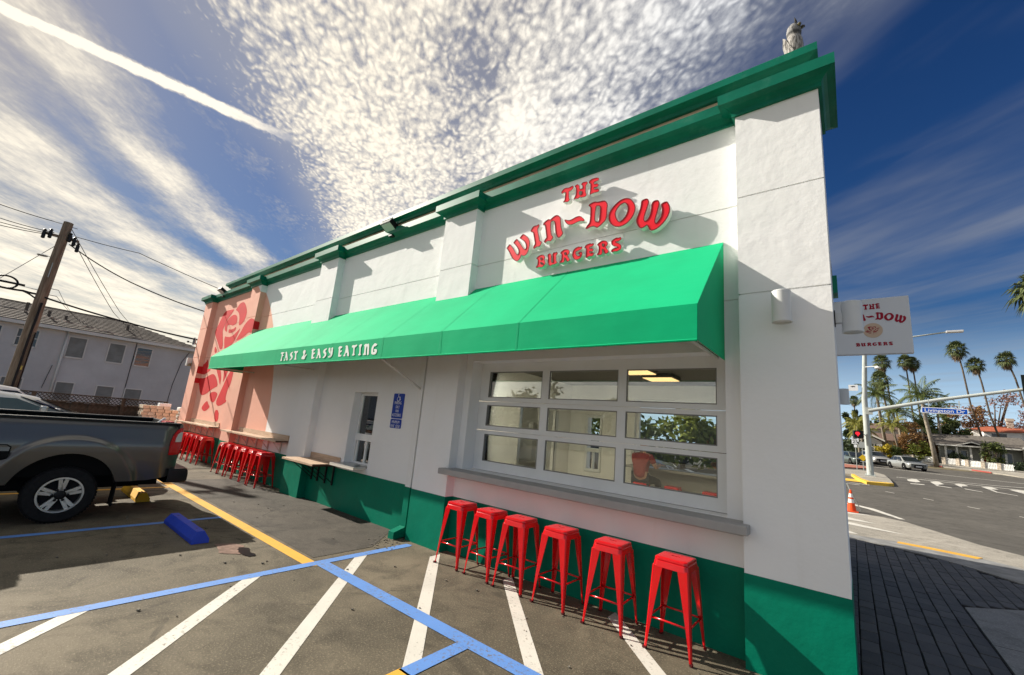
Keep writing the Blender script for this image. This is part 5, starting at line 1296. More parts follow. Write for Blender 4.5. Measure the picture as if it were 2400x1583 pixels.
bed_side(1); bed_side(-1)
b = MB()    # rails, floor, inner walls, tailgate
for x0, x1 in ((TX - .16, TX - .045), (XL + .045, XL + .16)): b.box(x0, x1, -4.42, -2.30, 1.365, 1.392, bev=.008)
b.box(XL + .1, TX - .1, -2.335, -2.30, 1.30, 1.385, bev=.008)
b.build('bed_rail', mat('bed_rail_plastic', (.016, .017, .019), .45), t)
b = MB(); b.box(TX - .075, TX - .05, -4.42, -2.36, 1.376, 1.3935); b.build('rail_trim', mat('rail_trim', (.55, .53, .48), .3, .6), t)
b = MB(); b.box(XL + .12, TX - .12, -4.42, -2.34, .78, .80); b.box(TX - .14, TX - .12, -4.42, -2.34, .8, 1.37); b.box(XL + .12, XL + .14, -4.42, -2.34, .8, 1.37); b.box(XL + .1, TX - .1, -4.44, -4.42, .78, 1.38)
b.build('bed_liner', M_under, t)
b = MB(); b.box(XL + .20, TX - .20, -2.31, -2.245, .60, 1.372, bev=.015); b.box(XL + .35, TX - .35, -2.25, -2.238, .74, 1.2, bev=.01); tg = b.build('tailgate', P_truck, t)
b = MB(); b.box((XL + TX) / 2 - .14, (XL + TX) / 2 + .14, -2.24, -2.225, 1.10, 1.2); b.build('handle', M_dark, tg)
for s in (1, -1):
    b = MB(); xb = TX if s > 0 else XL; vs = []
    ring = [(-2.375, .86), (-2.385, 1.10), (-2.35, 1.27), (-2.30, 1.31), (-2.265, 1.31)]
    k = 5; nc = 8
    left = [(-2.40, .90), (-2.41, 1.08), (-2.385, 1.20), (-2.335, 1.285), (-2.27, 1.315)]
    for q in range(nc):
        for (y, z) in left:
            yy = y + (-2.235 - y) * q / (nc - 1); vs.append((xb + s * (side_x(yy, z) + .016), yy, z))
    for (y, z) in left: vs.append((xb - s * .20, -2.230, z))
    b.add(vs, [(q * k + i, q * k + i + 1, (q + 1) * k + i + 1, (q + 1) * k + i) for q in range(nc) for i in range(4)])
    b.mi = [0] * len(b.mi)
    tl_ = b.build('tail_light', M_tail, t, smooth=True, angle=40)
    b = MB()
    lq = [(-2.345, 1.10), (-2.335, 1.17), (-2.31, 1.225), (-2.275, 1.25)]; k = 4; vs = []
    for q in range(6):
        for (y, z) in lq: yy = y + (-2.238 - y) * q / 5; vs.append((xb + s * (side_x(yy, z) + .021), yy, z))
    b.add(vs, [(q * k + i, q * k + i + 1, (q + 1) * k + i + 1, (q + 1) * k + i) for q in range(5) for i in range(3)]); b.build('reversing_lens', M_lens, tl_)
    b = MB(); b.box(xb - s * .015 - .012, xb - s * .015 + .012, -2.52, -2.42, .0, .0) if False else None
b = MB()    # bumper
prof = [(-.96, -2.34), (-.97, -2.16), (-.93, -2.07), (-.75, -2.03), (.75, -2.03), (.93, -2.07), (.97, -2.16), (.96, -2.34)]
cxm = (XL + TX) / 2
vs = []
for (x, y) in prof:
    for z, o in ((.475, .03), (.50, .0), (.60, .0), (.66, .012), (.685, .05)): vs.append((cxm + x * (1 - o * .15), y - o * (1 if y > -2.3 else 0), z))
b.add(vs, [(i * 5 + j, i * 5 + j + 1, (i + 1) * 5 + j + 1, (i + 1) * 5 + j) for i in range(7) for j in range(4)])
b.add([(cxm + x * .99, y - .05, .685) for x, y in prof], [tuple(range(8))]); b.add([(cxm + x * .99, y - .03, .475) for x, y in prof], [tuple(range(8))])
b.build('rear_bumper', mat('bumper_black', (.016, .016, .018), .4), t, smooth=True, angle=30)
b = MB(); b.box(cxm - .16, cxm + .16, -2.03, -2.02, .52, .63); b.build('number_plate', M_plate, t)
# fuel door, mud flap, chassis
b = MB(); lp_ = [(-4.06, .86), (-4.05, .99), (-4.085, 1.015), (-4.22, 1.015), (-4.25, .99), (-4.25, .86), (-4.21, .84), (-4.10, .84)]
b.prism([lp_], lambda p: (TX + side_x(*p) + .010, p[0], p[1]), lambda p: (TX + side_x(*p) - .01, p[0], p[1])); b.build('fuel_door', P_truck, t)
b = MB(); lp2 = inset(lp_, -.012); b.prism([lp2], lambda p: (TX + side_x(*p) + .004, p[0], p[1]), lambda p: (TX + side_x(*p) - .01, p[0], p[1])); b.build('fuel_door_gap', M_under, t)
for s, xb in ((1, TX), (-1, XL)):
    b = MB(); b.box(xb - s * .26, xb - s * .02, WY + .545, WY + .56, .17, .62); b.build('mud_flap', M_under, t)
b = MB(); b.box(XL + .28, TX - .28, -7.4, -2.4, .42, .62); b.box(XL + .1, TX - .1, -4.44, -2.35, .62, .785)
for yy in (WY, -7.05): b.box(XL + .1, TX - .09, yy - .56, yy + .56, .60, 1.0)
b.tube([(XL + .2, WY, .37), (TX - .2, WY, .37)], .05, 10); b.tube([(TX - .45, -5, .40), (TX - .4, -2.6, .42)], .035, 8)
b.build('chassis', M_under, t)
for yy in (WY, -7.05):
    wheel(t, (TX - .12, yy, WZ), .365, .235, 1, .25); wheel(t, (XL + .12, yy, WZ), .365, .235, -1, .25, detail=False)
# cab and bonnet
def loft(b, sections, mi=0, caps=True):
    """sections: list of (y, [(x, z), ...]) same count"""
    k = len(sections[0][1]); vs = [(x, y, z) for y, p in sections for x, z in p]
    b.add(vs, [(i * k + j, i * k + (j + 1) % k, (i + 1) * k + (j + 1) % k, (i + 1) * k + j) for i in range(len(sections) - 1) for j in range(k)], mi)
    if caps: b.add([vs[j] for j in range(k)], [tuple(range(k))[::-1]], mi); b.add(vs[-k:], [tuple(range(k))], mi)


def sec(w, z0, z1, r=.1):
    return [(cxm + sx * q, z) for sx, q, z in ((-1, w * .96, z0), (-1, w, z0 + .12), (-1, w * 1.0, (z0 + z1) / 2), (-1, w * .985, z1 - .06), (-1, w * .93, z1), (1, w * .93, z1), (1, w * .985, z1 - .06), (1, w * 1.0, (z0 + z1) / 2), (1, w, z0 + .12), (1, w * .96, z0))]


b = MB(); loft(b, [(-7.95, sec(.80, .55, .98)), (-7.85, sec(.93, .50, 1.08)), (-7.2, sec(.97, .5, 1.13)), (-6.45, sec(.975, .5, 1.18)), (-6.3, sec(.975, .45, 1.22)), (-4.46, sec(.975, .45, 1.22))]); b.build('cab_body', P_truck, t, smooth=True, angle=40)
rf = lambda w, z1: [(cxm + sx * q, z) for sx, q, z in ((-1, .93, 1.20), (-1, w + .02, z1 - .10), (-1, w - .04, z1 - .02), (-1, w - .16, z1), (1, w - .16, z1), (1, w - .04, z1 - .02), (1, w + .02, z1 - .10), (1, .93, 1.20))]
b = MB(); loft(b, [(-6.5, rf(.86, 1.26)), (-5.85, rf(.78, 1.76)), (-5.5, rf(.76, 1.82)), (-4.75, rf(.76, 1.81)), (-4.58, rf(.77, 1.76)), (-4.47, rf(.84, 1.26))]); b.build('cab_roof', P_truck, t, smooth=True, angle=35)
for s in (1, -1):
    for y0, y1, y2, y3 in ((-6.15, -5.45, -5.45, -5.75), (-5.40, -4.70, -4.78, -5.40)):
        b = MB(); b.add([(cxm + s * .945, y0, 1.24), (cxm + s * .945, y1, 1.24), (cxm + s * .80, y2, 1.70), (cxm + s * .80, y3, 1.70)], [(0, 1, 2, 3)]); b.build('side_window', M_cglass, t)
    b = MB(); b.box(cxm + s * .98, cxm + s * 1.16, -5.95, -5.85, 1.2, 1.38, bev=.03); b.build('mirror', P_truck, t)
b = MB(); b.add([(cxm - .72, -4.462, 1.28), (cxm + .72, -4.462, 1.28), (cxm + .66, -4.545, 1.72), (cxm - .66, -4.545, 1.72)], [(0, 1, 2, 3)]); b.build('rear_window', M_cglass, t)
b = MB(); b.add([(cxm - .78, -6.46, 1.31), (cxm + .78, -6.46, 1.31), (cxm + .70, -5.90, 1.735), (cxm - .70, -5.90, 1.735)], [(0, 1, 2, 3)]); b.v = [(v[0], v[1] - .012, v[2] + .012) for v in b.v]; b.build('windscreen', M_cglass, t)
t2 = thing('lumber', 'white strip and red strap end lying in the truck bed', 'lumber', (-9.15, -2.62, 1.36))
b = MB(); b.tube([(-.05, -.12, -.3), (.30, .16, .085)], .022, 6); b.build('strip', M_swhite, t2)
b = MB(); b.box(.30, .55, .12, .24, .0, .05, bev=.01); b.build('strap', mat('red_strap', (.35, .02, .03), .6), t2)


def make_car(label, group, paint, L=4.5, W=1.80, H=1.44, belt=None, wagon=False, glass=None):
    """saloon or crossover, nose towards +y, origin on the ground at its middle"""
    t = thing('parked_car', label, 'car', (0, 0, 0), 0, group)
    hl, hw = L / 2, W / 2; gl = glass or M_cglass
    belt = belt or .62 * H
    def sc(w, z0, z1, f=1.):
        return [(sx * q, z) for sx, q, z in ((-1, w * .90, z0), (-1, w * .99, z0 + .14), (-1, w, z0 + .30), (-1, w * .985, z1 - .16), (-1, w * .95, z1 - .04), (-1, w * .70, z1), (0, 0, z1 + .012), (1, w * .70, z1), (1, w * .95, z1 - .04), (1, w * .985, z1 - .16), (1, w, z0 + .30), (1, w * .99, z0 + .14), (1, w * .90, z0))]
    hood = belt * .985
    st = [(-hl, sc(hw * .80, .38, belt * .80)), (-hl + .10, sc(hw * .93, .26, belt * .97)), (-hl + .45, sc(hw * .99, .22, belt * 1.03)), (-hl * .45, sc(hw, .20, belt * 1.03)), (0, sc(hw, .20, belt * 1.01)), (hl * .38, sc(hw, .20, belt)),
          (hl * .46, sc(hw * .995, .20, hood)), (hl - .55, sc(hw * .985, .20, hood * .93)), (hl - .22, sc(hw * .95, .22, hood * .84)), (hl - .05, sc(hw * .86, .28, hood * .74)), (hl, sc(hw * .72, .36, hood * .62))]
    b = MB(); loft(b, st); b.build('body', paint, t, smooth=True, angle=50)
    rb = -hl + (.35 if wagon else .95)
    def rs(w0, w1, z1): return [(sx * q, z) for sx, q, z in ((-1, w0, belt * .96), (-1, w1 + .03, z1 - .09), (-1, w1 - .04, z1 - .02), (-1, w1 * .6, z1), (1, w1 * .6, z1), (1, w1 - .04, z1 - .02), (1, w1 + .03, z1 - .09), (1, w0, belt * .96))]
    b = MB(); loft(b, [(rb - .42, rs(hw * .84, hw * .80, belt * 1.05)), (rb + .12, rs(hw * .93, hw * .70, H * .955)), (rb + .6, rs(hw * .95, hw * .72, H)), (hl * .0, rs(hw * .95, hw * .72, H)), (hl * .16, rs(hw * .95, hw * .70, H * .97)), (hl * .50, rs(hw * .90, hw * .82, belt * 1.04))])
    b.build('roof', paint, t, smooth=True, angle=40)
    def side(zf): return hw * .945 + (hw * .745 - hw * .945) * zf + .012
    zl, zh = belt * 1.04, H * .925
    for s in (1, -1):
        for y0, y1, y2, y3 in ((.06, hl * .44, hl * .17, .06), (rb + .55, 0., 0., rb + .62), (rb - .10, rb + .47, rb + .53, rb + .25)):
            b = MB(); b.add([(s * side(.12), y0, zl), (s * side(.12), y1, zl), (s * side(.9), y2, zh), (s * side(.9), y3, zh)], [(0, 1, 2, 3)]); b.build('side_window', gl, t)
        b = MB(); b.box(s * hw * .96 - .02, s * (hw + .17), hl * .30, hl * .30 + .09, belt * .99, belt * 1.16, bev=.03); b.build('mirror', paint, t)
        for yy in (hl * .62, -hl * .60):
            b = MB(); b.lathe([(.001, -.02), (.365, -.02), (.365, .02), (.001, .02)], (s * (hw - .004), yy, .345), axis='X', n=24); b.build('wheel_arch', M_under, t)
            wheel(t, (s * (hw - .095), yy, .325), .325, .22, s, .21, 5, False)
        b = MB(); q = [(s * hw * .92, hl - .30, hood * .80), (s * hw * .90, hl - .20, hood * .69), (s * hw * .55, hl - .02, hood * .66), (s * hw * .56, hl - .06, hood * .745), (s * hw * .82, hl - .24, hood * .82)]
        b.add([(x * 1.03, y + .03, z) for x, y, z in q], [tuple(range(5))]); b.build('headlight', M_lens, t)
        b = MB(); b.box(s * hw * .55 - .12, s * hw * .55 + .26, -hl - .012, -hl + .10, belt * .72, belt * .88) ; b.build('tail_light', M_tail, t)
        b = MB(); b.box(s * hw * 1.0 - .006, s * hw * 1.0 + .006, .06, .22, belt * .86, belt * .89); b.build('door_handle', M_chrome, t)
    b = MB(); b.add([(-hw * .86, hl * .52, belt * 1.05), (hw * .86, hl * .52, belt * 1.05), (hw * .66, hl * .18, H * .94), (-hw * .66, hl * .18, H * .94)], [(0, 1, 2, 3)]); b.v = [(v[0], v[1] + .02, v[2] + .015) for v in b.v]; b.build('windscreen', gl, t)
    b = MB(); b.add([(-hw * .78, rb - .43, belt * 1.07), (hw * .78, rb - .43, belt * 1.07), (hw * .64, rb + .09, H * .93), (-hw * .64, rb + .09, H * .93)], [(0, 1, 2, 3)]); b.v = [(v[0], v[1] - .03, v[2] + .012) for v in b.v]; b.build('rear_window', gl, t)
    b = MB(); b.prism([[(-.42, .34), (-.36, .62 * hood / .9), (.36, .62 * hood / .9), (.42, .34), (.30, .24), (-.30, .24)]], lambda p: (p[0], hl + .022, p[1]), lambda p: (p[0] * 1.1, hl - .1, p[1])); b.build('grille', M_dark, t)
    b = MB(); b.box(-.26, .26, hl + .024, hl + .034, .36, .48); b.build('number_plate', M_plate, t)
    return t


G_teal = mat('teal_car_glass', (.012, .05, .06), .05, spec=.7)
c1 = make_car('silver crossover with teal side windows behind the grey pickup', 'cars behind the pickup', car_paint('silver_paint', (.46, .47, .47)), L=4.6, W=1.84, H=1.66, belt=1.24, wagon=True, glass=G_teal)
c1.location = (-12.55, -4.40, 0)
c2 = make_car('pale car with a dark blue windscreen, second beyond the pickup', 'cars behind the pickup', car_paint('pale_silver_paint', (.58, .57, .54)), L=4.4, W=1.78, H=1.58, belt=1.13, wagon=True, glass=mat('blue_car_glass', (.008, .010, .06), .05, spec=.7))
c2.location = (-15.6, -3.95, 0)
c3 = make_car('white car farthest from the pickup, only its roof showing', 'cars behind the pickup', car_paint('white_car_paint', (.70, .69, .66), .3, .1), L=4.7, W=1.86, H=1.74, belt=1.15, wagon=True)
c3.location = (-18.5, -4.25, 0)
hd = math.atan2(-.93, .36) - math.pi / 2
ca = make_car('grey silver saloon turning at the crossing beside the signal mast', 'cars at the crossing', car_paint('grey_silver_paint', (.42, .43, .41)), L=4.45, W=1.8, H=1.42); ca.location = (4.55, 60.0, gz(4.5, 60) + .02); ca.rotation_euler = (R(-.5), 0, hd)
cb = make_car('light silver car half hidden by the signal mast', 'cars at the crossing', car_paint('pale_silver_paint', (.58, .57, .54)), L=4.6, W=1.82, H=1.5); cb.location = (1.95, 65.5, gz(2, 65.5) + .02); cb.rotation_euler = (R(-1), 0, hd)
cc = make_car('dark green grey saloon at the left beside the corner pillar', 'cars at the crossing', car_paint('dark_green_paint', (.12, .15, .14)), L=4.5, W=1.8, H=1.45); cc.location = (.05, 61.2, gz(0, 61.2) + .02); cc.rotation_euler = (R(-.5), 0, hd)
cd = make_car('dark grey car on the street seen through the rear window', None, car_paint('charcoal_paint', (.10, .105, .11)), L=4.5, W=1.82, H=1.6, wagon=True); cd.location = (-8.3, 14.6, .01); cd.rotation_euler = (0, 0, R(-80))

# ------------------------------------------------------------------ left background: pole, wires, apartments, fence, pallets
def pole_mat():
    m = bpy.data.materials.new('pole_wood'); m.use_nodes = True
    g = NG(m.node_tree); b = m.node_tree.nodes['Principled BSDF']; b.inputs['Roughness'].default_value = .9
    pos = g.node('ShaderNodeNewGeometry').outputs['Position']; x, y, z = g.sep(pos)
    n = g.noise(g.comb(g.m('MULTIPLY', x, 14.), g.m('MULTIPLY', y, 14.), g.m('MULTIPLY', z, .8)), 1.6, 6, .7)
    g.put(b.inputs['Base Color'], g.mix(g.step(n, .3, .7), (.10, .065, .040), (.26, .20, .145)))
    bn = g.node('ShaderNodeBump'); bn.inputs['Strength'].default_value = .5; g.put(bn.inputs['Height'], n); g.put(b.inputs['Normal'], bn.outputs[0])
    return m


M_pole = pole_mat()
M_wire = mat('wire_black', (.010, .010, .012), .6)
M_wireg = mat('wire_grey', (.30, .30, .30), .6)
M_zinc = mat('galvanised', (.40, .42, .40), .45, .5)
PX = -21.0
t = thing('utility_pole', 'tall weathered wooden utility pole with wires beside the grey apartments', 'utility pole', (PX, -3.85, 0))
b = MB(); b.tube([(0, -.10, -.3), (0, -.03, 4.5), (0, .05, 7.46)], [.175, .15, .125], 14); b.build('shaft', M_pole, t, smooth=True, angle=40)
b = MB(); b.box(-.06, .06, -.42, .42, 6.86, 6.93); b.build('crossarm', M_pole, t)
for y, z in ((-.42, 6.8), (-.28, 6.86), (.30, 6.8), (.42, 6.62), (.18, 6.9)):
    b = MB(); b.lathe([(.02, -.14), (.05, -.12), (.05, .10), (.03, .14), (.055, .16), (.02, .2)], (.12, y, z), n=10); b.build('insulator', M_dark, t)
for z, s in ((5.06, 1), (4.93, -1), (4.84, 1), (7.36, -1), (7.34, 1), (4.78, -1)):
    b = MB(); b.tube([(.0, .0, z), (.0, s * .30, z)], .014, 6); b.build('pin', M_zinc, t)
b = MB(); b.lathe([(.02, .0), (.13, -.03), (.13, -.05), (.02, -.04)], (.05, -.30, 6.14), n=14); b.tube([(.05, -.25, 6.13), (.05, -.05, 6.10), (.13, -.02, 5.9), (.16, -.03, 5.4)], .012, 6); b.build('street_light', M_zinc, t)
b = MB(); b.tube([(.17, .02, 4.5), (.19, -.02, 3.3), (.20, -.03, 2.4), (.22, -.05, 1.2), (.21, -.08, .2)], .035, 6); b.tube([(.14, .09, 3.5), (.16, .08, 2.2), (.16, .06, .3)], .02, 6); b.build('riser_cable', M_wire, t)
b = MB(); b.box(.13, .16, -.04, .04, 2.25, 2.38); b.build('tag_plate', mat('yellow_tag', (.55, .48, .12), .5), t)


def wire(pts, r, label, m=None, sag=.0):
    b = MB(); P_ = [Vector(p) for p in pts]; out = []
    for a, c in zip(P_, P_[1:]):
        for k in range(12):
            q = k / 12; out.append(a.lerp(c, q) - Vector((0, 0, sag * 4 * q * (1 - q))))
    out.append(P_[-1]); b.tube(out, r, 5)
    tag(b.build('overhead_wire', m or M_wire), label, 'power line', 'overhead wires')


py0 = -3.85
wire([(PX, py0 + .28, 7.05), (-19.6, -2.0, 6.76), (-18.6, .6, 5.98)], .012, 'upper wire sagging from the pole top to the restaurant roof', sag=.02)
wire([(PX, py0 + .22, 6.72), (-20.3, -1.95, 5.80), (-18.45, .2, 5.0)], .020, 'thick service wire drooping from the pole to the pink wall', sag=.06)
wire([(PX + .1, py0, 4.72), (-20.4, -1.65, 4.33), (-18.55, .1, 3.95)], .030, 'thick black cable running from the pole to the dish by the pink wall', sag=.03)
wire([(PX, py0 + .1, 7.36), (-27, -1.2, 5.6), (-37, 1.2, 5.9)], .011, 'thin wire from the pole top crossing to the apartment roof', sag=.05)
wire([(PX, py0 + .2, 7.02), (-27, -1.4, 5.5), (-37, .9, 5.9)], .011, 'second thin wire slanting down to the apartment roof', sag=.05)
wire([(PX, py0 + .3, 5.06), (-27, -2.4, 4.8), (-35.3, -.2, 5.35)], .007, 'fine service wire from the middle of the pole to the eaves', sag=.1)
wire([(PX, py0 + .3, 4.84), (-27, -2.2, 4.75), (-35.3, .9, 5.2)], .007, 'lowest fine wire from the pole to the apartment eaves', sag=.1)
wire([(PX, py0 - .3, 7.36), (-21.0, -5.4, 7.40), (-20.6, -12, 8.0)], .013, 'top wire leaving the pole to the left edge', sag=.02)
for k, (y, z, z2) in enumerate(((-.5, 6.98, 6.93), (-.45, 6.93, 6.80), (-.55, 6.88, 6.70))): wire([(PX, py0 + y + .3, z), (-21.0, -5.3, z2 + .03), (-20.4, -12, z2 + .5)], .012, ('upper', 'middle', 'lower')[k] + ' of three wires leaving the crossarm to the left', sag=.03)
wire([(PX, py0 - .1, 6.52), (-21, -4.85, 5.05), (-21, -7, 1.9)], .010, 'slanting guy wire left of the utility pole', M_wireg)
wire([(PX, py0 - .3, 4.93), (-21, -5.3, 5.02), (-21, -12, 5.2)], .008, 'fine grey wire leaving the pole above the cable coil', M_wireg)
wire([(PX, py0 - .1, 4.78), (-21.0, -4.3, 4.80), (-21, -4.8, 4.78), (-21, -6, 4.70), (-21, -12, 4.4)], .035, 'thick bundled cable leaving the pole to the left', sag=.01)
wire([(PX + .1, py0 + .02, 4.45), (-20.95, -4.05, 4.66), (-21, -4.35, 4.80)], .025, 'short cable loop bending down into the pole', sag=-.02)
wire([(-22, -8, 4.50), (-21.5, -4.1, 4.22), (-22, -1.5, 4.0), (-20, .35, 3.75)], .011, 'pale wire crossing in front of the apartment roof', M_wireg, sag=.02)
b = MB(); b.tube([(-21.0, -4.72 + .26 * math.cos(R(a)), 4.98 + .20 * math.sin(R(a))) for a in range(0, 361, 15)], .03, 6); b.tube([(-21, -4.9, 4.98), (-21, -4.3, 4.985)], .04, 6)
tag(b.build('cable_coil', M_wire), 'black coil of spare cable hanging left of the pole', 'cable coil')

AX = -35.0
apt = thing('apartment_building', 'grey two storey apartment block with brown tiled hip roof', 'apartment building', (0, 0, 0))
M_apt = mat('grey_apartment_render', (.52, .52, .505), .9, var=.10, vscale=.5, bump=.25, bscale=14, dirt=(.40, .38, .35), damt=.3, dscale=.6)
M_trim = mat('apartment_trim', (.62, .61, .56), .6)
M_blind = mat('window_blind', (.22, .23, .215), .7, var=.15, vscale=2)
M_aglass = mat('apartment_glass', (.03, .035, .04), .08, spec=.6)
b = MB(); b.box(AX - 12, AX, -28, 4.0, -.1, 5.05); b.build('wall', M_apt, apt)
b = MB(); b.box(AX - 12.5, AX + .45, -28.4, 4.45, 4.98, 5.16); b.build('eaves', M_trim, apt)
# hip roof in tile courses
M_tile = mat('brown_roof_tile', (.105, .085, .068), .85, var=.3, vscale=2.2)
n = 12
x0, x1, yA, yB = AX - 12.5, AX + .45, -28.4, 4.45
for k in range(n):
    f0, f1 = k / n, (k + 1) / n; run = 3.9; rise = 1.42
    a = f0 * run; c = f1 * run; z0 = 5.16 + rise * f0; z1 = 5.16 + rise * f1
    b = MB(); dz = .055
    ya0, ya1 = yB - a, yB - c
    b.add([(x1 - a, yA + a, z0), (x1 - a, ya0, z0), (x1 - a, ya0, z0 + dz), (x1 - a, yA + a, z0 + dz), (x1 - c, ya1, z1 + dz * .2), (x1 - c, yA + c, z1 + dz * .2)], [(0, 1, 2, 3), (3, 2, 4, 5)])
    b.add([(x0 + a, ya0, z0), (x1 - a, ya0, z0), (x1 - a, ya0, z0 + dz), (x0 + a, ya0, z0 + dz), (x1 - c, ya1, z1 + dz * .2), (x0 + c, ya1, z1 + dz * .2)], [(0, 1, 2, 3), (3, 2, 4, 5)])
    b.build('tile_course', M_tile, apt)
b = MB(); b.box(x0 + 3.8, x1 - 3.8, yA + 4, yB - 3.9, 6.4, 6.63); b.build('ridge', M_tile, apt)
for y, z, h_ in ((-3.0, 5.75, .4), (-2.3, 5.7, .3), (-3.9, 6.1, .3), (.5, 5.9, .25)):
    b = MB(); b.tube([(AX - 1.3, y, z - .3), (AX - 1.3, y, z + h_)], .07, 8); b.build('roof_vent', mat('vent_pipe', (.09, .075, .06), .7), apt)


def apt_window(y0, y1, z0, z1, kind):
    b = MB(); f = .06; x = AX
    for (a, c, d, e) in ((y0 - f, y0, z0 - f, z1 + f), (y1, y1 + f, z0 - f, z1 + f), (y0, y1, z1, z1 + f), (y0 - f * .4, y1 + f * .4, z0 - f * 1.4, z0)): b.box(x - .02, x + .05, a, c, d, e)
    w_ = b.build('window', M_trim, apt)
    b = MB(); b.box(x + .001, x + .012, y0, y1, z0, z1); b.build('pane', M_aglass if kind else M_blind, w_)
    if kind != 2:
        b = MB(); k = 9
        for i in range(k):
            z = z0 + (z1 - z0) * (i + .25) / k; dz = random.uniform(-.04, .04) if kind == 0 else random.uniform(-.1, .1)
            if kind == 1 and i in (0, 4, 6, 8): continue
            b.add([(x + .016, y0 + .02, z - dz), (x + .016, y1 - .02, z + dz), (x + .022, y1 - .02, z + dz + .07), (x + .022, y0 + .02, z - dz + .07)], [(0, 1, 2, 3)])
        b.build('blind', M_blind, w_)
    else:
        b = MB(); b.box(x + .013, x + .02, y0 + .12, y0 + .28, z0 + .2, z0 + .5); b.build('sticker', M_trim, w_)
        b = MB(); b.box(x + .013, x + .03, y0, y1, (z0 + z1) / 2 - .02, (z0 + z1) / 2 + .02); b.build('sash_bar', M_trim, w_)


for y0, y1, z0, z1, k in ((-1.98, -1.28, 3.60, 4.72, 0), (-.25, .45, 3.60, 4.71, 0), (1.04, 1.75, 3.60, 4.70, 1), (-3.95, -3.20, 3.88, 4.75, 2), (-5.4, -4.55, 3.88, 4.75, 2), (-8, -7.2, 3.6, 4.7, 0), (-11, -10, 3.6, 4.7, 1),
                          (-1.98, -1.30, 1.1, 2.10, 0), (-.30, .42, 1.1, 2.09, 0), (.98, 1.74, 1.1, 2.08, 0), (-4.0, -3.28, 1.1, 2.09, 0), (-8, -7.2, 1.1, 2.1, 0)):
    apt_window(y0, y1, z0, z1, k)
b = MB(); b.tube([(AX + .09, -2.09, 5.0), (AX + .09, -2.15, .2)], .055, 8); b.build('drain_pipe', M_trim, apt, smooth=True)
b = MB(); b.tube([(AX + .03, .94, 5.0), (AX + .03, .92, .2)], .018, 6); b.tube([(AX + .03, -2.35, 3.0), (AX + .03, -2.5, 1.7)], .012, 5); b.tube([(AX + .03, 3.7, 4.9), (AX + .04, 3.4, 4.2), (AX + .03, 3.2, 2.6), (AX + .03, 3.1, .2)], .016, 6); b.build('wall_cable', M_wire, apt)

# wooden fence with a lattice top
M_fence = mat('weathered_fence_wood', (.058, .045, .034), .9, var=.45, vscale=5, dirt=(.12, .10, .08), damt=.5, dscale=3)
fn = thing('wooden_fence', 'dark weathered board fence with lattice top before the grey apartments', 'fence', (0, 0, 0))
FX = -20.6
for y in (-10.0, -7.8, -5.6, -3.4, -1.2, .02):
    b = MB(); b.box(FX - .05, FX + .05, y - .05, y + .05, 0, 1.62); b.build('post', M_fence, fn)
board = MB(); board.box(-.012, .012, -.074, .074, 0, 1.335); bme = board.mesh('board', M_fence)
y = -10.0
while y < .0:
    o = bpy.data.objects.new('board', bme); COL.objects.link(o); o.parent = fn; o.location = (FX + random.choice((-.013, .013)) + random.uniform(-.003, .003), y, random.uniform(-.01, .01)); o.rotation_euler = (random.uniform(-.006, .006), 0, random.uniform(-.03, .03)); y += .143
for z0, z1, dx in ((1.335, 1.375, .03), (1.585, 1.62, .045), (.35, .42, .04)):
    b = MB(); b.box(FX - dx, FX + dx, -10.05, .07, z0, z1); b.build('rail', M_fence, fn)
b = MB(); y = -10.0
while y < -.1:
    for s in (1, -1): b.add([(FX + s * .008, y, 1.375), (FX + s * .008, y + .028, 1.375), (FX + s * .008, y + .028 + s * .20, 1.585), (FX + s * .008, y + s * .20, 1.585)], [(0, 1, 2, 3)])
    y += .105
o = b.build('lattice', M_fence, fn); o['kind'] = 'stuff'

# stacked, wrapped pallets of blocks between fence and restaurant
def wrap_mat():
    return mat('tan_block', (.58, .48, .36), .85, var=.25, vscale=6)


pal = thing('pallet_stack', 'wrapped pallet stacked with tan blocks at the end of the fence', 'pallet', (-20.0, -.28, 0))
M_blk = wrap_mat(); M_blk2 = mat('pale_block', (.62, .55, .45), .85, var=.2, vscale=5)
blk = MB(); blk.box(-.15, .15, -.095, .095, 0, .115, bev=.008); bm1 = blk.mesh('block', M_blk); bm2 = blk.mesh('block', M_blk2)
for iz in range(11):
    for iy in range(5):
        for ix in range(2):
            if iz > 9 and random.random() < .45: continue
            o = bpy.data.objects.new('block', random.choice((bm1, bm1, bm2))); COL.objects.link(o); o.parent = pal
            o.location = (.15 - ix * .32 + random.uniform(-.01, .01), -.42 + iy * .205 + (.04 if iz % 2 else 0) + random.uniform(-.01, .01), .13 + iz * .121); o.rotation_euler = (0, 0, random.uniform(-.04, .04))
b = MB(); b.box(-.36, .36, -.55, .62, .0, .02); b.box(-.36, .36, -.55, .62, .10, .125)
for y in (-.5, .0, .5): b.box(-.36, .36, y - .05, y + .05, .02, .10)
b.build('pallet', M_fence, pal)
b = MB(); b.box(-.05, .25, -.05, .30, 1.42, 1.56, bev=.02); b.build('wrapped_bundle', mat('white_wrap', (.74, .75, .76), .4), pal)
pal2 = thing('pallet_stack', 'white wrapped bags piled on a pallet next to the pink corner', 'pallet', (-20.1, .78, 0))
for k in range(18):
    b = MB(); w_ = .42; b.box(-.3, .3, -.22, .22, 0, .15, bev=.05)
    o = b.build('bag', mat('white_bag', (.66, .64, .60), .6, var=.1), pal2, smooth=True, angle=50); o.location = (random.uniform(-.05, .05), -.22 + (k % 2) * .42, .12 + (k // 2) * .148); o.rotation_euler = (0, 0, random.uniform(-.1, .1))
b = MB(); b.box(-.36, .36, -.5, .5, .0, .11); b.build('pallet', M_fence, pal2)

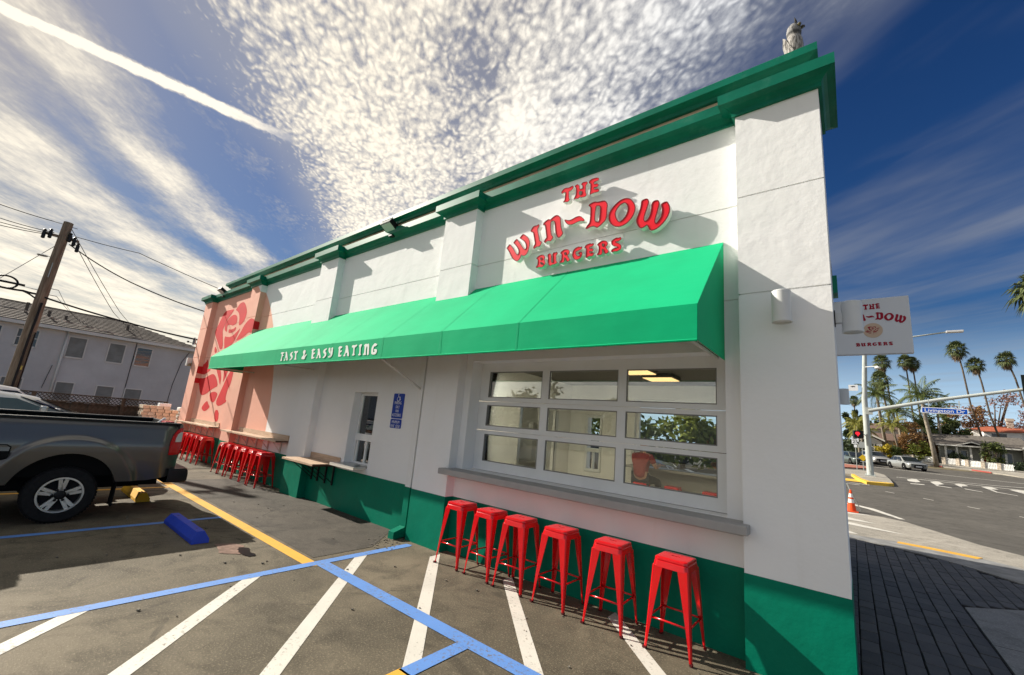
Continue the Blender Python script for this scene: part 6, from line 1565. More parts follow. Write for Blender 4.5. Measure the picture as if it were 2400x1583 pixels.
t = thing('satellite_dish', 'grey round dish fixed beside the edge of the pink wall', 'satellite dish', (-18.62, .02, 3.78))
b = MB(); b.lathe([(.02, .05), (.10, .035), (.16, .0), (.165, -.005), (.10, .025), (.02, .04)], (0, -.05, .08), axis='Y', n=18); b.tube([(.2, .1, -.10), (.05, .05, -.05), (0, 0, .05)], .02, 6); b.build('dish', mat('dish_grey', (.25, .25, .26), .6), t, smooth=True, angle=50)
b = MB(); b.tube([(0, -.05, .02), (.0, -.22, .05)], .012, 6); b.box(-.03, .03, -.25, -.20, .02, .08); b.build('feed_arm', M_dark, t)
t = thing('junction_box', 'white metal box on the left corner of the pink wall', 'junction box', (-18.46, -.02, 3.10))
b = MB(); b.box(-.06, .085, -.13, .05, -.14, .14, bev=.006); b.build('cover', mat('box_white', (.66, .65, .63), .5), t)
t = thing('spotlight', 'small brass spotlight below the white box on the pink corner', 'spotlight', (-18.34, -.05, 3.02))
b = MB(); b.lathe([(.015, .05), (.05, .03), (.055, -.05), (.04, -.05), (.03, .0)], (0, -.02, -.02), n=12); b.tube([(0, .05, .05), (0, 0, .03)], .012, 6); b.build('housing', mat('brass', (.30, .22, .12), .4, .7), t)

# ------------------------------------------------------------------ right background: signal mast, signs, cone
M_mast = mat('mast_grey_paint', (.40, .43, .41), .5, var=.08, vscale=2)
MXm, MYm = .78, 30.2
zb = gz(MXm, MYm) + .12
t = thing('signal_mast', 'grey signal mast with a long arm and street lamp at the crossing', 'signal mast', (MXm, MYm, 0))
b = MB(); b.tube([(0, 0, zb), (.0, 0, 5.5), (.22, 0, 9.1)], [.17, .145, .11], 16); b.build('shaft', M_mast, t, smooth=True, angle=40)
b = MB(); b.box(-.26, .26, -.26, .26, zb - .02, zb + .05); b.box(-.05, .05, -.20, -.14, zb + .3, zb + .62)
for sx in (-1, 1):
    for sy in (-1, 1): b.tube([(sx * .2, sy * .2, zb), (sx * .2, sy * .2, zb + .13)], .025, 6)
b.build('base_plate', M_mast, t)
b = MB(); b.tube([(.15, -.1, 4.78), (3.2, -.4, 5.50), (7.0, -.8, 6.22), (10, -1.1, 6.6)], [.115, .10, .08, .06], 12); b.box(.0, .34, -.18, .02, 4.55, 4.98); b.build('mast_arm', M_mast, t, smooth=True, angle=40)
b = MB(); b.tube([(.22, 0, 9.05), (1.2, -.1, 9.20), (2.3, -.2, 9.33), (3.95, -.3, 9.52)], .045, 8); b.build('lamp_arm', M_mast, t, smooth=True)
b = MB(); b.box(3.9, 4.62, -.46, -.16, 9.46, 9.58, bev=.04); b.build('lamp_head', mat('lamp_head_grey', (.55, .55, .55), .4), t)
b = MB(); b.box(-.75, -.28, -.14, -.10, 6.02, 6.40) ; b.build('camera_notice', M_swhite, t)
b = MB(); b.prism([[(-.66, 6.30), (-.50, 6.33), (-.42, 6.31), (-.42, 6.26), (-.52, 6.27), (-.56, 6.23), (-.60, 6.27)]], lambda p: (p[0], -.145, p[1]), lambda p: (p[0], -.141, p[1])); b.build('camera_symbol', M_dark, t)
b = MB(); b.lathe([(.03, .08), (.16, .02), (.17, -.02), (.12, -.06), (.02, -.08)], (.75, -.35, 7.45), n=14); b.tube([(.15, -.1, 7.55), (.75, -.35, 7.55)], .03, 6); b.build('traffic_camera', M_lampw, t)
# street name plate hanging from the arm
t = thing('street_sign', 'blue street name plate hanging under the signal arm', 'street sign', (4.15, 29.2, 4.83))
t.rotation_euler = (0, R(1.8), R(-2))
b = MB(); b.box(-.92, .92, -.02, .0, -.165, .165); b.build('border', M_swhite, t)
b = MB(); b.box(-.885, .885, -.0235, -.0205, -.13, .13); b.build('plate', mat('street_sign_blue', (.004, .070, .42), .4), t)
text_mesh('Livingston Dr', .27, 'lettering', M_swhite, t, face_mtx(0, -.026, -.005), 1.58, bold=.001)
b = MB()
for x in (-.6, .6): b.box(x - .02, x + .02, -.015, .005, .16, .60)
b.build('hanger', M_mast, t)
M_bkt = mat('signal_black', (.008, .012, .010), .5)
t = thing('traffic_signal', 'black traffic signal head on the mast arm at the right edge', 'traffic signal', (7.45, 29.0, 6.10))
b = MB(); b.box(-.35, .45, -.02, .02, -.72, .72); b.box(-.18, .24, -.22, -.02, -.56, .56, bev=.02); b.build('housing', M_bkt, t)
for z in (-.36, 0, .36):
    b = MB(); b.lathe([(.13, -.36), (.14, -.36), (.14, -.2), (.13, -.2)], (.03, 0, z), axis='Y', n=14); b.build('visor', M_bkt, t)
    b = MB(); b.lathe([(.001, -.235), (.12, -.225), (.12, -.215), (.001, -.215)], (.03, 0, z), axis='Y', n=14); b.build('lens', mat('dark_lens', (.03, .035, .03), .2), t)
t = thing('pedestrian_signal', 'black pedestrian signal with a lit red hand on the mast', 'pedestrian signal', (.42, 29.85, 3.02 + .26))
t.rotation_euler = (0, 0, R(12))
b = MB(); b.box(-.33, .14, -.16, .12, -.25, .22, bev=.02); b.build('housing', M_bkt, t)
b = MB(); q = [(-.25, .10), (-.2, .14), (-.08, .14), (-.02, .06), (-.05, -.03), (-.10, -.06), (-.13, -.15), (-.20, -.04), (-.26, .0)]
b.add([(p[0], -.165, p[1]) for p in q], [tuple(range(len(q)))]); b.build('red_hand', mat('lit_red', (.6, .01, .02), .4, emis=(1, .03, .05), estr=.45), t)
b = MB(); b.tube([(.1, 0, 0), (.3, .2, 0)], .03, 6); b.build('bracket', M_mast, t)


def post_sign(name, label, cat, loc, build, h):
    t = thing(name, label, cat, loc)
    b = MB(); b.tube([(0, .03, 0), (0, .03, h)], .03, 6); b.build('post', M_zinc, t)
    build(t); return t


def speed(t):
    b = MB(); b.box(-.225, .225, -.012, 0, 2.35, 2.95); b.build('plate', M_swhite, t)
    for tx, z, s in (('SPEED', 2.87, .13), ('LIMIT', 2.76, .13), ('25', 2.53, .34)): text_mesh(tx, s, 'lettering', M_dark, t, face_mtx(0, -.015, z), .30 if s < .2 else .33, bold=.004)
    b = MB(); b.box(-.10, .10, -.012, 0, 2.08, 2.30); b.build('lower_plate', M_swhite, t)


s_ = post_sign('speed_sign', 'white square speed limit sign behind the signal mast', 'speed sign', (.22, 40.6, .6), speed, 2.95)


def yellow(t):
    b = MB(); b.prism([[(0, .84), (.27, 1.11), (0, 1.38), (-.27, 1.11)]], lambda p: (p[0], -.014, p[1]), lambda p: (p[0], -.002, p[1])); b.build('plate', mat('yellow_sign', (.60, .40, .02), .5), t)
    b = MB(); b.box(-.26, .30, -.012, 0, 1.9, 2.36); b.build('upper_plate', mat('grey_sign_back', (.34, .36, .35), .5), t)


post_sign('warning_sign', 'yellow diamond warning sign low beside the signal mast', 'warning sign', (.63, 40.6, .78), yellow, 2.4)

t = thing('traffic_cone', 'orange and white traffic cone at the kerb beside the pillar', 'traffic cone', (-.13, 14.75, .0))
M_or = mat('cone_orange', (.75, .085, .02), .5); M_cw = mat('cone_white', (.75, .74, .72), .5)
b = MB(); b.box(-.18, .18, -.18, .18, 0, .035, bev=.01); b.build('base', M_or, t)
b = MB(); r = lambda z: .135 - .105 * z / .72
for z0, z1, m_ in ((.035, .30, 0), (.30, .42, 1), (.42, .48, 0), (.48, .60, 1), (.60, .72, 0)): b.lathe([(r(z0), z0), (r(z1), z1)], (0, 0, 0), n=20, mi=m_)
b.build('cone_body', [M_or, M_cw], t, smooth=True, angle=40)
t = thing('barrier_strut', 'thin folded strut leaning behind the traffic cone', 'strut', (-.02, 15.1, 0))
b = MB(); b.tube([(.16, .2, .0), (-.10, 0, .62), (-.2, .1, .9)], .016, 5); b.build('rod', M_zinc, t)

# ------------------------------------------------------------------ palms
L_fan = leaf_mat('fan_palm_leaf', (.045, .070, .022), (.12, .14, .05), .2)
L_dry = leaf_mat('dry_palm_leaf', (.16, .11, .06), (.27, .20, .12), .1)
L_qn = leaf_mat('feather_palm_leaf', (.055, .085, .022), (.15, .18, .05), .3)
L_qy = leaf_mat('yellow_palm_leaf', (.15, .17, .03), (.28, .26, .06), .3)
M_ptr = mat('palm_trunk_brown', (.105, .082, .06), .9, var=.3, vscale=3, bump=.5, bscale=12)
M_ptg = mat('palm_trunk_grey', (.28, .245, .195), .9, var=.22, vscale=4, bump=.5, bscale=10)


def frond_fan(b, o, d, L, rg, mi=0, droop=.3):
    d = d.normalized(); side = d.cross(Vector((0, 0, 1)))
    side = side.normalized() if side.length > .05 else Vector((1, 0, 0)); up = side.cross(d)
    pet = o + d * L * .5 - Vector((0, 0, droop * L * .12))
    b.tube([o, pet], .022, 3, mi, caps=False)
    n = 13
    for k in range(n):
        a = R(-95 + 190 * k / (n - 1)); l = L * .62 * (.75 + .25 * math.cos(a)) * rg.uniform(.85, 1.1)
        v = d * math.cos(a) + side * math.sin(a) + up * rg.uniform(-.08, .12)
        q = pet + v * l * .6; tip = pet + v * l - Vector((0, 0, l * (droop + .15) * rg.uniform(.5, 1.2)))
        w_ = side * (.045 * L * math.cos(a)) - d * (.045 * L * math.sin(a))
        b.add([pet, q + w_, tip, q - w_], [(0, 1, 2, 3)], mi)


def fan_crown(seed, n=46, L=1.7):
    rg = random.Random(seed); b = MB()
    for k in range(n):
        az = 2.4 * k + rg.uniform(-.3, .3); el_ = R(80 - 118 * (k / n) ** .85 + rg.uniform(-10, 10))
        d = Vector((math.cos(az) * math.cos(el_), math.sin(az) * math.cos(el_), math.sin(el_)))
        frond_fan(b, Vector((0, 0, -.1 - .5 * k / n)), d, L * rg.uniform(.85, 1.1), rg, 0, .25 + .3 * k / n)
    return b.mesh('crown', L_fan)


def fan_skirt(seed, n=26, L=1.35):
    rg = random.Random(seed); b = MB()
    for k in range(n):
        az = 2.4 * k; el_ = R(-58 - 24 * k / n + rg.uniform(-8, 8))
        d = Vector((math.cos(az) * math.cos(el_), math.sin(az) * math.cos(el_), math.sin(el_)))
        frond_fan(b, Vector((0, 0, -.5 - .6 * k / n)), d, L * rg.uniform(.7, 1.1), rg, 0, .5)
    return b.mesh('dry_skirt', L_dry)


fc = [fan_crown(s) for s in (1, 2, 3)]; fk_ = [fan_skirt(s) for s in (4, 5)]


def fan_palm(top, base, r, label, k=0, cs=1.0, group='tall fan palms'):
    t = thing('fan_palm', label, 'palm tree', base, 0, group)
    T = Vector(top) - Vector(base); b = MB(); mid = T * .5 + Vector((T.x * .12, 0, 0))
    b.tube([(0, 0, -.5), T * .25 + Vector((T.x * .03, 0, 0)), mid * .98, T * .8, T], [r * 1.5, r * 1.1, r, r * .9, r * .85], 9); b.build('trunk', M_ptr, t, smooth=True)
    for nm, me in (('crown', fc[k % 3]), ('dry_skirt', fk_[k % 2])):
        o = bpy.data.objects.new(nm, me); COL.objects.link(o); o.parent = t; o.location = T; o.scale = (cs,) * 3; o.rotation_euler = (0, 0, k * 1.3)
    return t


FP = [((12.45, 80.6, 18.6), (14.3, 80.6, 2.2), .17, 'tallest slim fan palm right of the lamp arm', 1.35), ((14.1, 80.6, 16.3), (16.0, 80.6, 2.2), .17, 'fan palm between the two taller ones above the bare tree', 1.15), ((17.0, 80.6, 17.0), (19.9, 80.6, 2.2), .17, 'leaning fan palm nearest the right edge above the signal arm', 1.18),
      ((4.30, 80.6, 17.0), (6.1, 80.6, 2.2), .18, 'fan palm whose crown touches the bottom of the square sign', 1.35), ((6.95, 80.6, 17.0), (7.6, 80.6, 2.2), .16, 'left palm of the pair below the square sign corner', 1.12), ((7.75, 81.2, 16.8), (8.4, 81.2, 2.2), .16, 'right palm of the pair below the square sign corner', 1.1),
      ((3.75, 78.0, 13.9), (5.3, 78.0, 2.2), .2, 'shorter fan palm crown beside the signal mast top', 1.45), ((9.85, 35.6, 13.55), (13.5, 35.6, .8), .22, 'big fan palm crown cut by the right edge of the sky', 1.05), ((.75, 100, 13.0), (.9, 100, 2.4), .18, 'small distant palm above the cypress', 1.0), ((12.2, 95, 10.5), (13.2, 95, 2.4), .15, 'little far palm left of the tallest trunk', .8)]
for k, (tp, bs, r, lab, cs) in enumerate(FP): fan_palm(tp, bs, r * .62, lab, k, cs * (.80 if k == 7 else .56))


def feather_crown(seed, m_, n=20, L=3.0):
    rg = random.Random(seed); b = MB()
    for k in range(n):
        az = 2.4 * k + rg.uniform(-.3, .3); el_ = R(78 - 85 * k / n); l = L * rg.uniform(.8, 1.1)
        p = Vector((0, 0, 0)); d = Vector((math.cos(az) * math.cos(el_), math.sin(az) * math.cos(el_), math.sin(el_))); pts = [p]
        for i in range(9):
            p = p + d * l / 9; d = (d - Vector((0, 0, .16 + .05 * k / n))).normalized(); pts.append(p)
        b.tube(pts, .03, 3, 0, r2=.008, caps=False)
        for i in range(1, 10):
            ax = (pts[i] - pts[i - 1]).normalized(); sd = ax.cross(Vector((0, 0, 1)))
            if sd.length < .05: continue
            sd.normalize()
            for j in range(3):
                o = pts[i - 1].lerp(pts[i], j / 3)
                for s in (-1, 1):
                    ll = l * .24 * math.sin(math.pi * (.15 + .8 * (i + j / 3) / 10)) * rg.uniform(.8, 1.2)
                    tip = o + sd * s * ll * .75 + ax * ll * .35 - Vector((0, 0, ll * rg.uniform(.35, .8))); mm = o + sd * s * ll * .45 + ax * ll * .2
                    b.add([o, mm + ax * .045, tip, mm - ax * .045], [(0, 1, 2, 3)])
    return b.mesh('crown', m_)


qc = [feather_crown(11, L_qn), feather_crown(12, L_qn, 18, 2.8), feather_crown(13, L_qy, 16, 2.4)]


def feather_palm(top, base, r, label, k, cs=1., m_=None):
    t = thing('feather_palm', label, 'palm tree', base, 0, 'feather palms along the far pavement')
    T = Vector(top) - Vector(base); b = MB()
    b.tube([(0, 0, -.4), T * .3, T * .65 + Vector((T.x * .04, 0, 0)), T], [r * 1.35, r * 1.1, r, r * .8], 10); b.build('trunk', m_ or M_ptg, t, smooth=True)
    o = bpy.data.objects.new('crown', qc[k % 3]); COL.objects.link(o); o.parent = t; o.location = T; o.scale = (cs,) * 3; o.rotation_euler = (0, 0, k * 1.1)
    return t


for k, (tp, bs, r, lab, cs, c_) in enumerate([((3.05, 72, 10.6), (4.0, 78.6, 2.2), .26, 'feather palm with a pale trunk just right of the mast', 1.15, 0), ((6.9, 66.5, 9.9), (7.9, 68.9, 1.9), .27, 'thick grey feather palm standing on the far kerb under the street sign', 1.2, 1),
                                              ((4.4, 72, 6.6), (5.2, 76, 2.3), .15, 'short yellow green feather palm before the cream cottage', 1.0, 2), ((5.3, 78, 9.0), (5.9, 80, 2.3), .2, 'leaning feather palm behind the pale trunk', 1.15, 3),
                                              ((9.6, 79, 9.6), (9.9, 80, 2.3), .2, 'feather palm crown behind the right end of the street sign', 1.05, 4), ((.65, 68, 6.2), (.75, 70, 1.7), .16, 'small bright feather palm left of the mast', .95, 2), ((1.1, 71, 5.6), (1.2, 73, 1.9), .15, 'low feather palm behind the speed sign', 1.0, 5), ((8.0, 80, 7.2), (8.2, 82, 2.3), .18, 'low spreading feather palm behind the kerb palm', 1.2, 0)]):
    feather_palm(tp, bs, r * .72, lab, c_, cs * .92)

# ------------------------------------------------------------------ leafy trees, shrubs
M_bark = mat('tree_bark', (.10, .075, .055), .9, var=.3, vscale=4)


def leaf_tree(label, base, h, w, m_, n=900, trunk=.35, seed=0, cat='tree', leaf=.22, holes=.35, name='tree', group=None, clump=14, shape=1.0):
    rg = random.Random(seed); t = thing(name, label, cat, base, 0, group)
    b = MB(); zt_ = h * trunk
    cl = []
    for k in range(clump):
        a = rg.uniform(0, 6.28); q = rg.uniform(.15, 1) ** .6; z = rg.uniform(zt_ * .8, h * .92); taper = 1 - shape * .55 * max(0, (z - h * .55) / (h * .45))
        cl.append(Vector((math.cos(a) * w * q * taper * .5, math.sin(a) * w * q * taper * .5, z)))
    if trunk > .08:
        b.tube([(0, 0, -.3), (rg.uniform(-.1, .1), 0, zt_ * .6), (0, 0, zt_)], [w * .055, w * .04, w * .03], 8)
        for c in cl: b.tube([(0, 0, zt_ * rg.uniform(.6, 1)), c * .5 + Vector((0, 0, zt_ * .5)), c], [w * .022, w * .012, w * .005], 5, caps=False)
        b.build('trunk', M_bark, t)
    b = MB(); R_ = w * .5 * (2.3 / clump ** .5) * .62
    for k in range(n):
        c = rg.choice(cl); v = Vector((rg.gauss(0, 1), rg.gauss(0, 1), rg.gauss(0, .8))).normalized() * R_ * rg.uniform(.35, 1.08)
        p = c + v; s = leaf * rg.uniform(.6, 1.35)
        if p.z < .02: continue
        u = Vector((rg.gauss(0, 1), rg.gauss(0, 1), rg.gauss(0, 1))).normalized(); q = u.orthogonal().normalized()
        b.add([p - u * s, p + q * s * .5, p + u * s, p - q * s * .5], [(0, 1, 2, 3)])
    b.build('crown', m_, t)
    return t


L_grn = leaf_mat('green_leaves', (.035, .055, .014), (.11, .13, .035))
L_dk = leaf_mat('dark_leaves', (.018, .032, .012), (.05, .07, .026), .12)
L_yel = leaf_mat('yellow_leaves', (.30, .24, .02), (.50, .38, .03))
L_brn = leaf_mat('autumn_leaves', (.15, .075, .03), (.28, .16, .055))
L_red = leaf_mat('russet_leaves', (.13, .06, .045), (.24, .12, .085))
L_lit = leaf_mat('light_leaves', (.10, .13, .02), (.24, .25, .05))

leaf_tree('tall dark conifer between the pillar and the cypress', (-.55, 84, 2.3), 7.2, 2.6, L_dk, 1300, .1, 1, leaf=.3, shape=1.6)
leaf_tree('dark green cypress cone left of the signal mast', (1.0, 92, 2.4), 8.4, 2.6, L_dk, 1700, .08, 2, leaf=.28, shape=1.75, clump=22)
leaf_tree('dark shrubs along the pavement behind the green car', (-.2, 74, 2.0), 2.4, 5.0, L_dk, 1000, .0, 3, 'shrub', leaf=.22, name='shrub')
leaf_tree('round clipped green hedge behind the speed sign', (1.1, 72.5, 1.9), 1.3, 2.2, L_grn, 700, .0, 4, 'shrub', leaf=.14, name='shrub')
leaf_tree('yellow flowering bush before the cream cottage', (3.3, 74.0, 2.0), 2.0, 2.0, L_yel, 900, .0, 5, 'shrub', leaf=.14, name='shrub')
leaf_tree('green bush between the two cottage windows', (4.7, 74.0, 2.0), 1.9, 1.8, L_grn, 700, .0, 6, 'shrub', leaf=.16, name='shrub')
leaf_tree('brown leaved tree in front of the cottage end wall', (6.6, 75.5, 2.1), 5.2, 4.4, L_brn, 2600, .2, 7, leaf=.17)
leaf_tree('olive yellow bush at the foot of the brown tree', (7.0, 73.6, 2.0), 2.6, 2.8, L_lit, 900, .05, 8, 'shrub', leaf=.17, name='shrub')
leaf_tree('dense green tree behind the street sign', (8.6, 84, 2.4), 7.0, 4.6, L_dk, 1800, .2, 9, leaf=.25)
leaf_tree('mid green tree between the sign and the red roof house', (11.2, 83, 2.4), 6.6, 3.6, L_grn, 1500, .25, 10, leaf=.24)
leaf_tree('orange brown tree under the signal arm', (13.4, 88, 2.4), 9.0, 5.0, L_brn, 1800, .3, 11, leaf=.20)
leaf_tree('sparse russet tree with bare branches above the red roof house', (17.0, 92, 2.5), 11.5, 9.0, L_red, 1900, .30, 12, leaf=.19, clump=30)
leaf_tree('bare branched russet tree at the right edge', (20.5, 88, 2.5), 11.0, 7.0, L_red, 1300, .30, 13, leaf=.18, clump=24)
leaf_tree('garden shrub against the bungalow porch left', (10.2, 73.2, 2.0), 1.7, 2.0, L_dk, 600, .0, 14, 'shrub', leaf=.15, name='shrub')
leaf_tree('climbing shrub over the bungalow porch right', (13.2, 72.8, 2.0), 3.2, 2.6, L_grn, 900, .1, 15, 'shrub', leaf=.15, name='shrub')
leaf_tree('low dark bush at the right end of the picket fence', (14.9, 71.6, 2.0), 1.0, 1.5, L_dk, 400, .0, 16, 'shrub', leaf=.13, name='shrub')
leaf_tree('dark tree mass behind the cream cottage', (2.9, 90, 2.4), 6.5, 5.0, L_grn, 1500, .2, 17, leaf=.26)
# hedge and trees across the street, seen through the rear window
for k, (x, y, h, w_, m_, lab) in enumerate([(-15.5, 23, 4.6, 4.6, L_lit, 'sunlit tree seen through the rear window, left'), (-11.4, 22, 3.4, 4.4, L_grn, 'sunlit round tree seen through the middle of the rear window'), (-8.0, 22.6, 4.2, 3.8, L_lit, 'bright green tree at the right of the rear window view'), (-5.4, 24, 3.2, 3.0, L_brn, 'russet bush at the right edge of the rear window view'), (-19.5, 26, 6.5, 5.5, L_grn, 'taller tree beyond the restaurant back')]):
    leaf_tree(lab, (x, y, .15), h, w_, m_, 1300, .15, 40 + k, leaf=.2)
# trees and roofs behind the viewer, mirrored in the door glass
for k, (x, y, h, w_) in enumerate([(-33, -34, 6.6, 5.0), (-28.5, -36, 7.2, 7), (-20, -38, 6.0, 5), (-9, -40, 7.6, 3)]):
    leaf_tree('tree across the lot that shows in the door glass, number %s from the left' % ('one', 'two', 'three', 'four')[k], (x, y, 0), h, w_, L_dk, 700, .3, 60 + k, leaf=.4)


# ------------------------------------------------------------------ houses
def house(name, label, loc, w, d, hw, rise, wall, roof, wins, over=.35, ridge_x=True, hip=False):
    t = thing(name, label, 'house', loc)
    b = MB(); b.box(-w / 2, w / 2, 0, d, -1.5, hw); b.build('wall', wall, t)
    b = MB(); X, Y = w / 2 + over, d + over; th = .12
    if ridge_x:
        e = min(d / 2 + over, X * .8) if hip else 0
        for zz, flip in ((0, 0), (th, 1)):
            vs = [(-X, -over, hw + zz), (X, -over, hw + zz), (X, Y, hw + zz), (-X, Y, hw + zz), (-X + e, d / 2, hw + rise + zz), (X - e, d / 2, hw + rise + zz)]
            b.add(vs, [(0, 1, 5, 4), (2, 3, 4, 5), (1, 2, 5), (3, 0, 4)])
        b.box(-X, X, -over - .02, -over, hw - .02, hw + th)
    else:
        for zz in (0, th):
            vs = [(-X, -over, hw + zz), (0, -over, hw + rise + zz), (0, Y, hw + rise + zz), (-X, Y, hw + zz), (X, -over, hw + zz), (X, Y, hw + zz)]
            b.add(vs, [(0, 1, 2, 3), (1, 4, 5, 2)])
        b.add([(-X + over, 0, hw), (X - over, 0, hw), (0, 0, hw + rise)], [(0, 1, 2)])
    b.build('roof', roof, t)
    if not ridge_x:
        b = MB(); b.add([(-X, -over - .01, hw), (0, -over - .01, hw + rise), (X, -over - .01, hw), (X, -over - .01, hw + .2), (0, -over - .01, hw + rise + .22), (-X, -over - .01, hw + .2)], [(0, 1, 4, 5), (1, 2, 3, 4)]); b.build('bargeboard', M_trim, t)
        b = MB(); b.add([(-w / 2, -.002, hw - .01), (w / 2, -.002, hw - .01), (0, -.002, hw + rise - .15)], [(0, 1, 2)]); b.build('gable', wall, t)
    for x0, x1, z0, z1 in wins:
        f = MB(); q = .09
        for (a, c, g0, g1) in ((x0 - q, x0, z0 - q, z1 + q), (x1, x1 + q, z0 - q, z1 + q), (x0, x1, z1, z1 + q), (x0, x1, z0 - q, z0)): f.box(a, c, -.06, .02, g0, g1)
        wn = f.build('window', M_trim, t)
        f = MB(); f.box(x0, x1, -.02, -.01, z0, z1); f.build('pane', M_aglass, wn)
    return t


M_cream = mat('cream_wall', (.66, .64, .50), .8, var=.06); M_wht = mat('white_house_wall', (.74, .72, .68), .8, var=.05)
M_grnw = mat('grey_green_wall', (.33, .34, .30), .8, var=.08); M_shin = mat('grey_shingle', (.13, .115, .10), .9, var=.3, vscale=5, bump=.6, bscale=18); M_terra = mat('terracotta_tile', (.34, .10, .055), .85, var=.25, vscale=3, bump=.8, bscale=10)
M_brnr = mat('brown_shingle', (.15, .10, .08), .9, var=.25, vscale=4)
house('cottage', 'cream cottage with white gable porch left of the brown tree', (3.55, 77.5, 2.1), 4.4, 7, 2.55, 1.1, M_cream, M_brnr, [(1.4, 1.9, .9, 1.9), (-.35, .45, .75, 1.7)])
t = house('cottage_porch', 'white gabled porch end of the cream cottage', (2.35, 76.6, 2.1), 2.0, 2.5, 2.35, .72, M_wht, M_brnr, [(-.55, -.15, .6, 1.8), (.2, .7, .6, 1.8)], ridge_x=False)
house('pink_house', 'pale house with brown roof high behind the cottage', (3.6, 86, 2.4), 6.5, 6, 4.3, 1.0, M_wht, M_brnr, [(-1.9, -1.4, 2.7, 3.6), (.6, 1.3, 2.7, 3.6)])
bg_ = house('bungalow', 'grey green bungalow with wide shingle roof and white trim', (12.6, 75.0, 2.05), 7.4, 7, 2.6, 1.35, M_grnw, M_shin, [(-3.1, -2.2, .7, 1.9), (-1.7, -1.2, .6, 1.9), (1.6, 2.6, .7, 1.9)], over=.5)
for x in (-3.2, -2.2, -1.0, -.1, .8, 1.9, 3.4):
    b = MB(); b.box(x - .09, x + .09, -1.25, -1.07, -.3, 2.45); b.build('porch_column', M_trim, bg_)
b = MB(); b.add([(-4.1, -1.6, 2.5), (4.1, -1.6, 2.5), (4.1, .1, 2.95), (-4.1, .1, 2.95)], [(0, 1, 2, 3)]); b.add([(-4.1, -1.6, 2.42), (4.1, -1.6, 2.42), (4.1, .1, 2.87), (-4.1, .1, 2.87)], [(0, 1, 2, 3)]); b.build('porch_roof', M_shin, bg_)
b = MB(); b.box(-4.1, 4.1, -1.64, -1.6, 2.38, 2.52); b.add([(-2.4, -1.66, 2.5), (-.9, -1.66, 3.05), (.6, -1.66, 2.5), (.6, -1.66, 2.38), (-.9, -1.66, 2.92), (-2.4, -1.66, 2.38)], [(0, 1, 4, 5), (1, 2, 3, 4)]); b.build('fascia', M_trim, bg_)
b = MB(); b.box(.15, .75, -.05, -.02, 0, 1.95); b.build('red_door', mat('red_door', (.32, .02, .03), .5), bg_)
b = MB(); b.add([(-2.4, -1.63, 2.5), (-.9, -1.63, 3.03), (.6, -1.63, 2.5), (.6, .6, 2.9), (-.9, .8, 3.2), (-2.4, .6, 2.9)], [(0, 1, 4, 5), (1, 2, 3, 4)]); b.build('porch_gable', M_shin, bg_)
house('garage', 'grey green garage wing with dark opening at the right edge', (17.4, 73.0, 2.0), 2.8, 6, 2.5, 1.0, M_grnw, M_shin, [(.2, 1.2, .1, 1.7)], ridge_x=False)
wh_ = house('white_house', 'white house with terracotta roof above the bungalow', (17.0, 86, 2.4), 6.2, 6, 5.0, .75, M_wht, M_terra, [(-1.9, -1.0, 3.8, 4.6), (-.6, .0, 3.8, 4.6)], hip=True)
b = MB(); b.box(-2.3, 1.2, -1.6, 0, 3.3, 4.75); b.build('balcony_wing', M_wht, wh_)
b = MB(); b.add([(-2.6, -1.9, 4.75), (1.5, -1.9, 4.85), (1.5, .2, 5.35), (-2.6, .2, 5.25)], [(0, 1, 2, 3)]); b.add([(-2.6, -1.9, 4.65), (1.5, -1.9, 4.75), (1.5, .2, 5.25), (-2.6, .2, 5.15)], [(0, 1, 2, 3)]); b.add([(-2.6, -1.9, 4.65), (1.5, -1.9, 4.75), (1.5, -1.9, 4.85), (-2.6, -1.9, 4.75)], [(0, 1, 2, 3)]); b.build('lower_roof', M_terra, wh_)
b = MB(); b.box(-1.6, -.2, -1.63, -1.55, 3.75, 4.5); b.build('balcony_opening', M_aglass, wh_)
b = MB(); b.box(.6, 1.2, 1.5, 2.2, 5, 6.5); b.box(.52, 1.28, 1.42, 2.28, 6.5, 6.9); b.build('chimney', mat('chimney_tan', (.50, .44, .36), .9), wh_)
house('terracotta_house', 'small house with a red tiled balcony between the palms', (9.6, 84, 2.4), 3.4, 5, 3.0, .7, M_brnr, M_terra, [(-.8, .6, 2.0, 2.7)])

for k, (x, w_) in enumerate(((-46, 13), (-30, 14), (-13, 13))):
    h_ = house('house', 'low house across the lot mirrored in the door glass, %s from the left' % ('first', 'second', 'third')[k], (x, -44, 0), w_, 8, 4.0, 1.1, M_grnw, M_shin, [(-4, -2.6, 1, 2.4), (1.5, 3, 1, 2.4)])
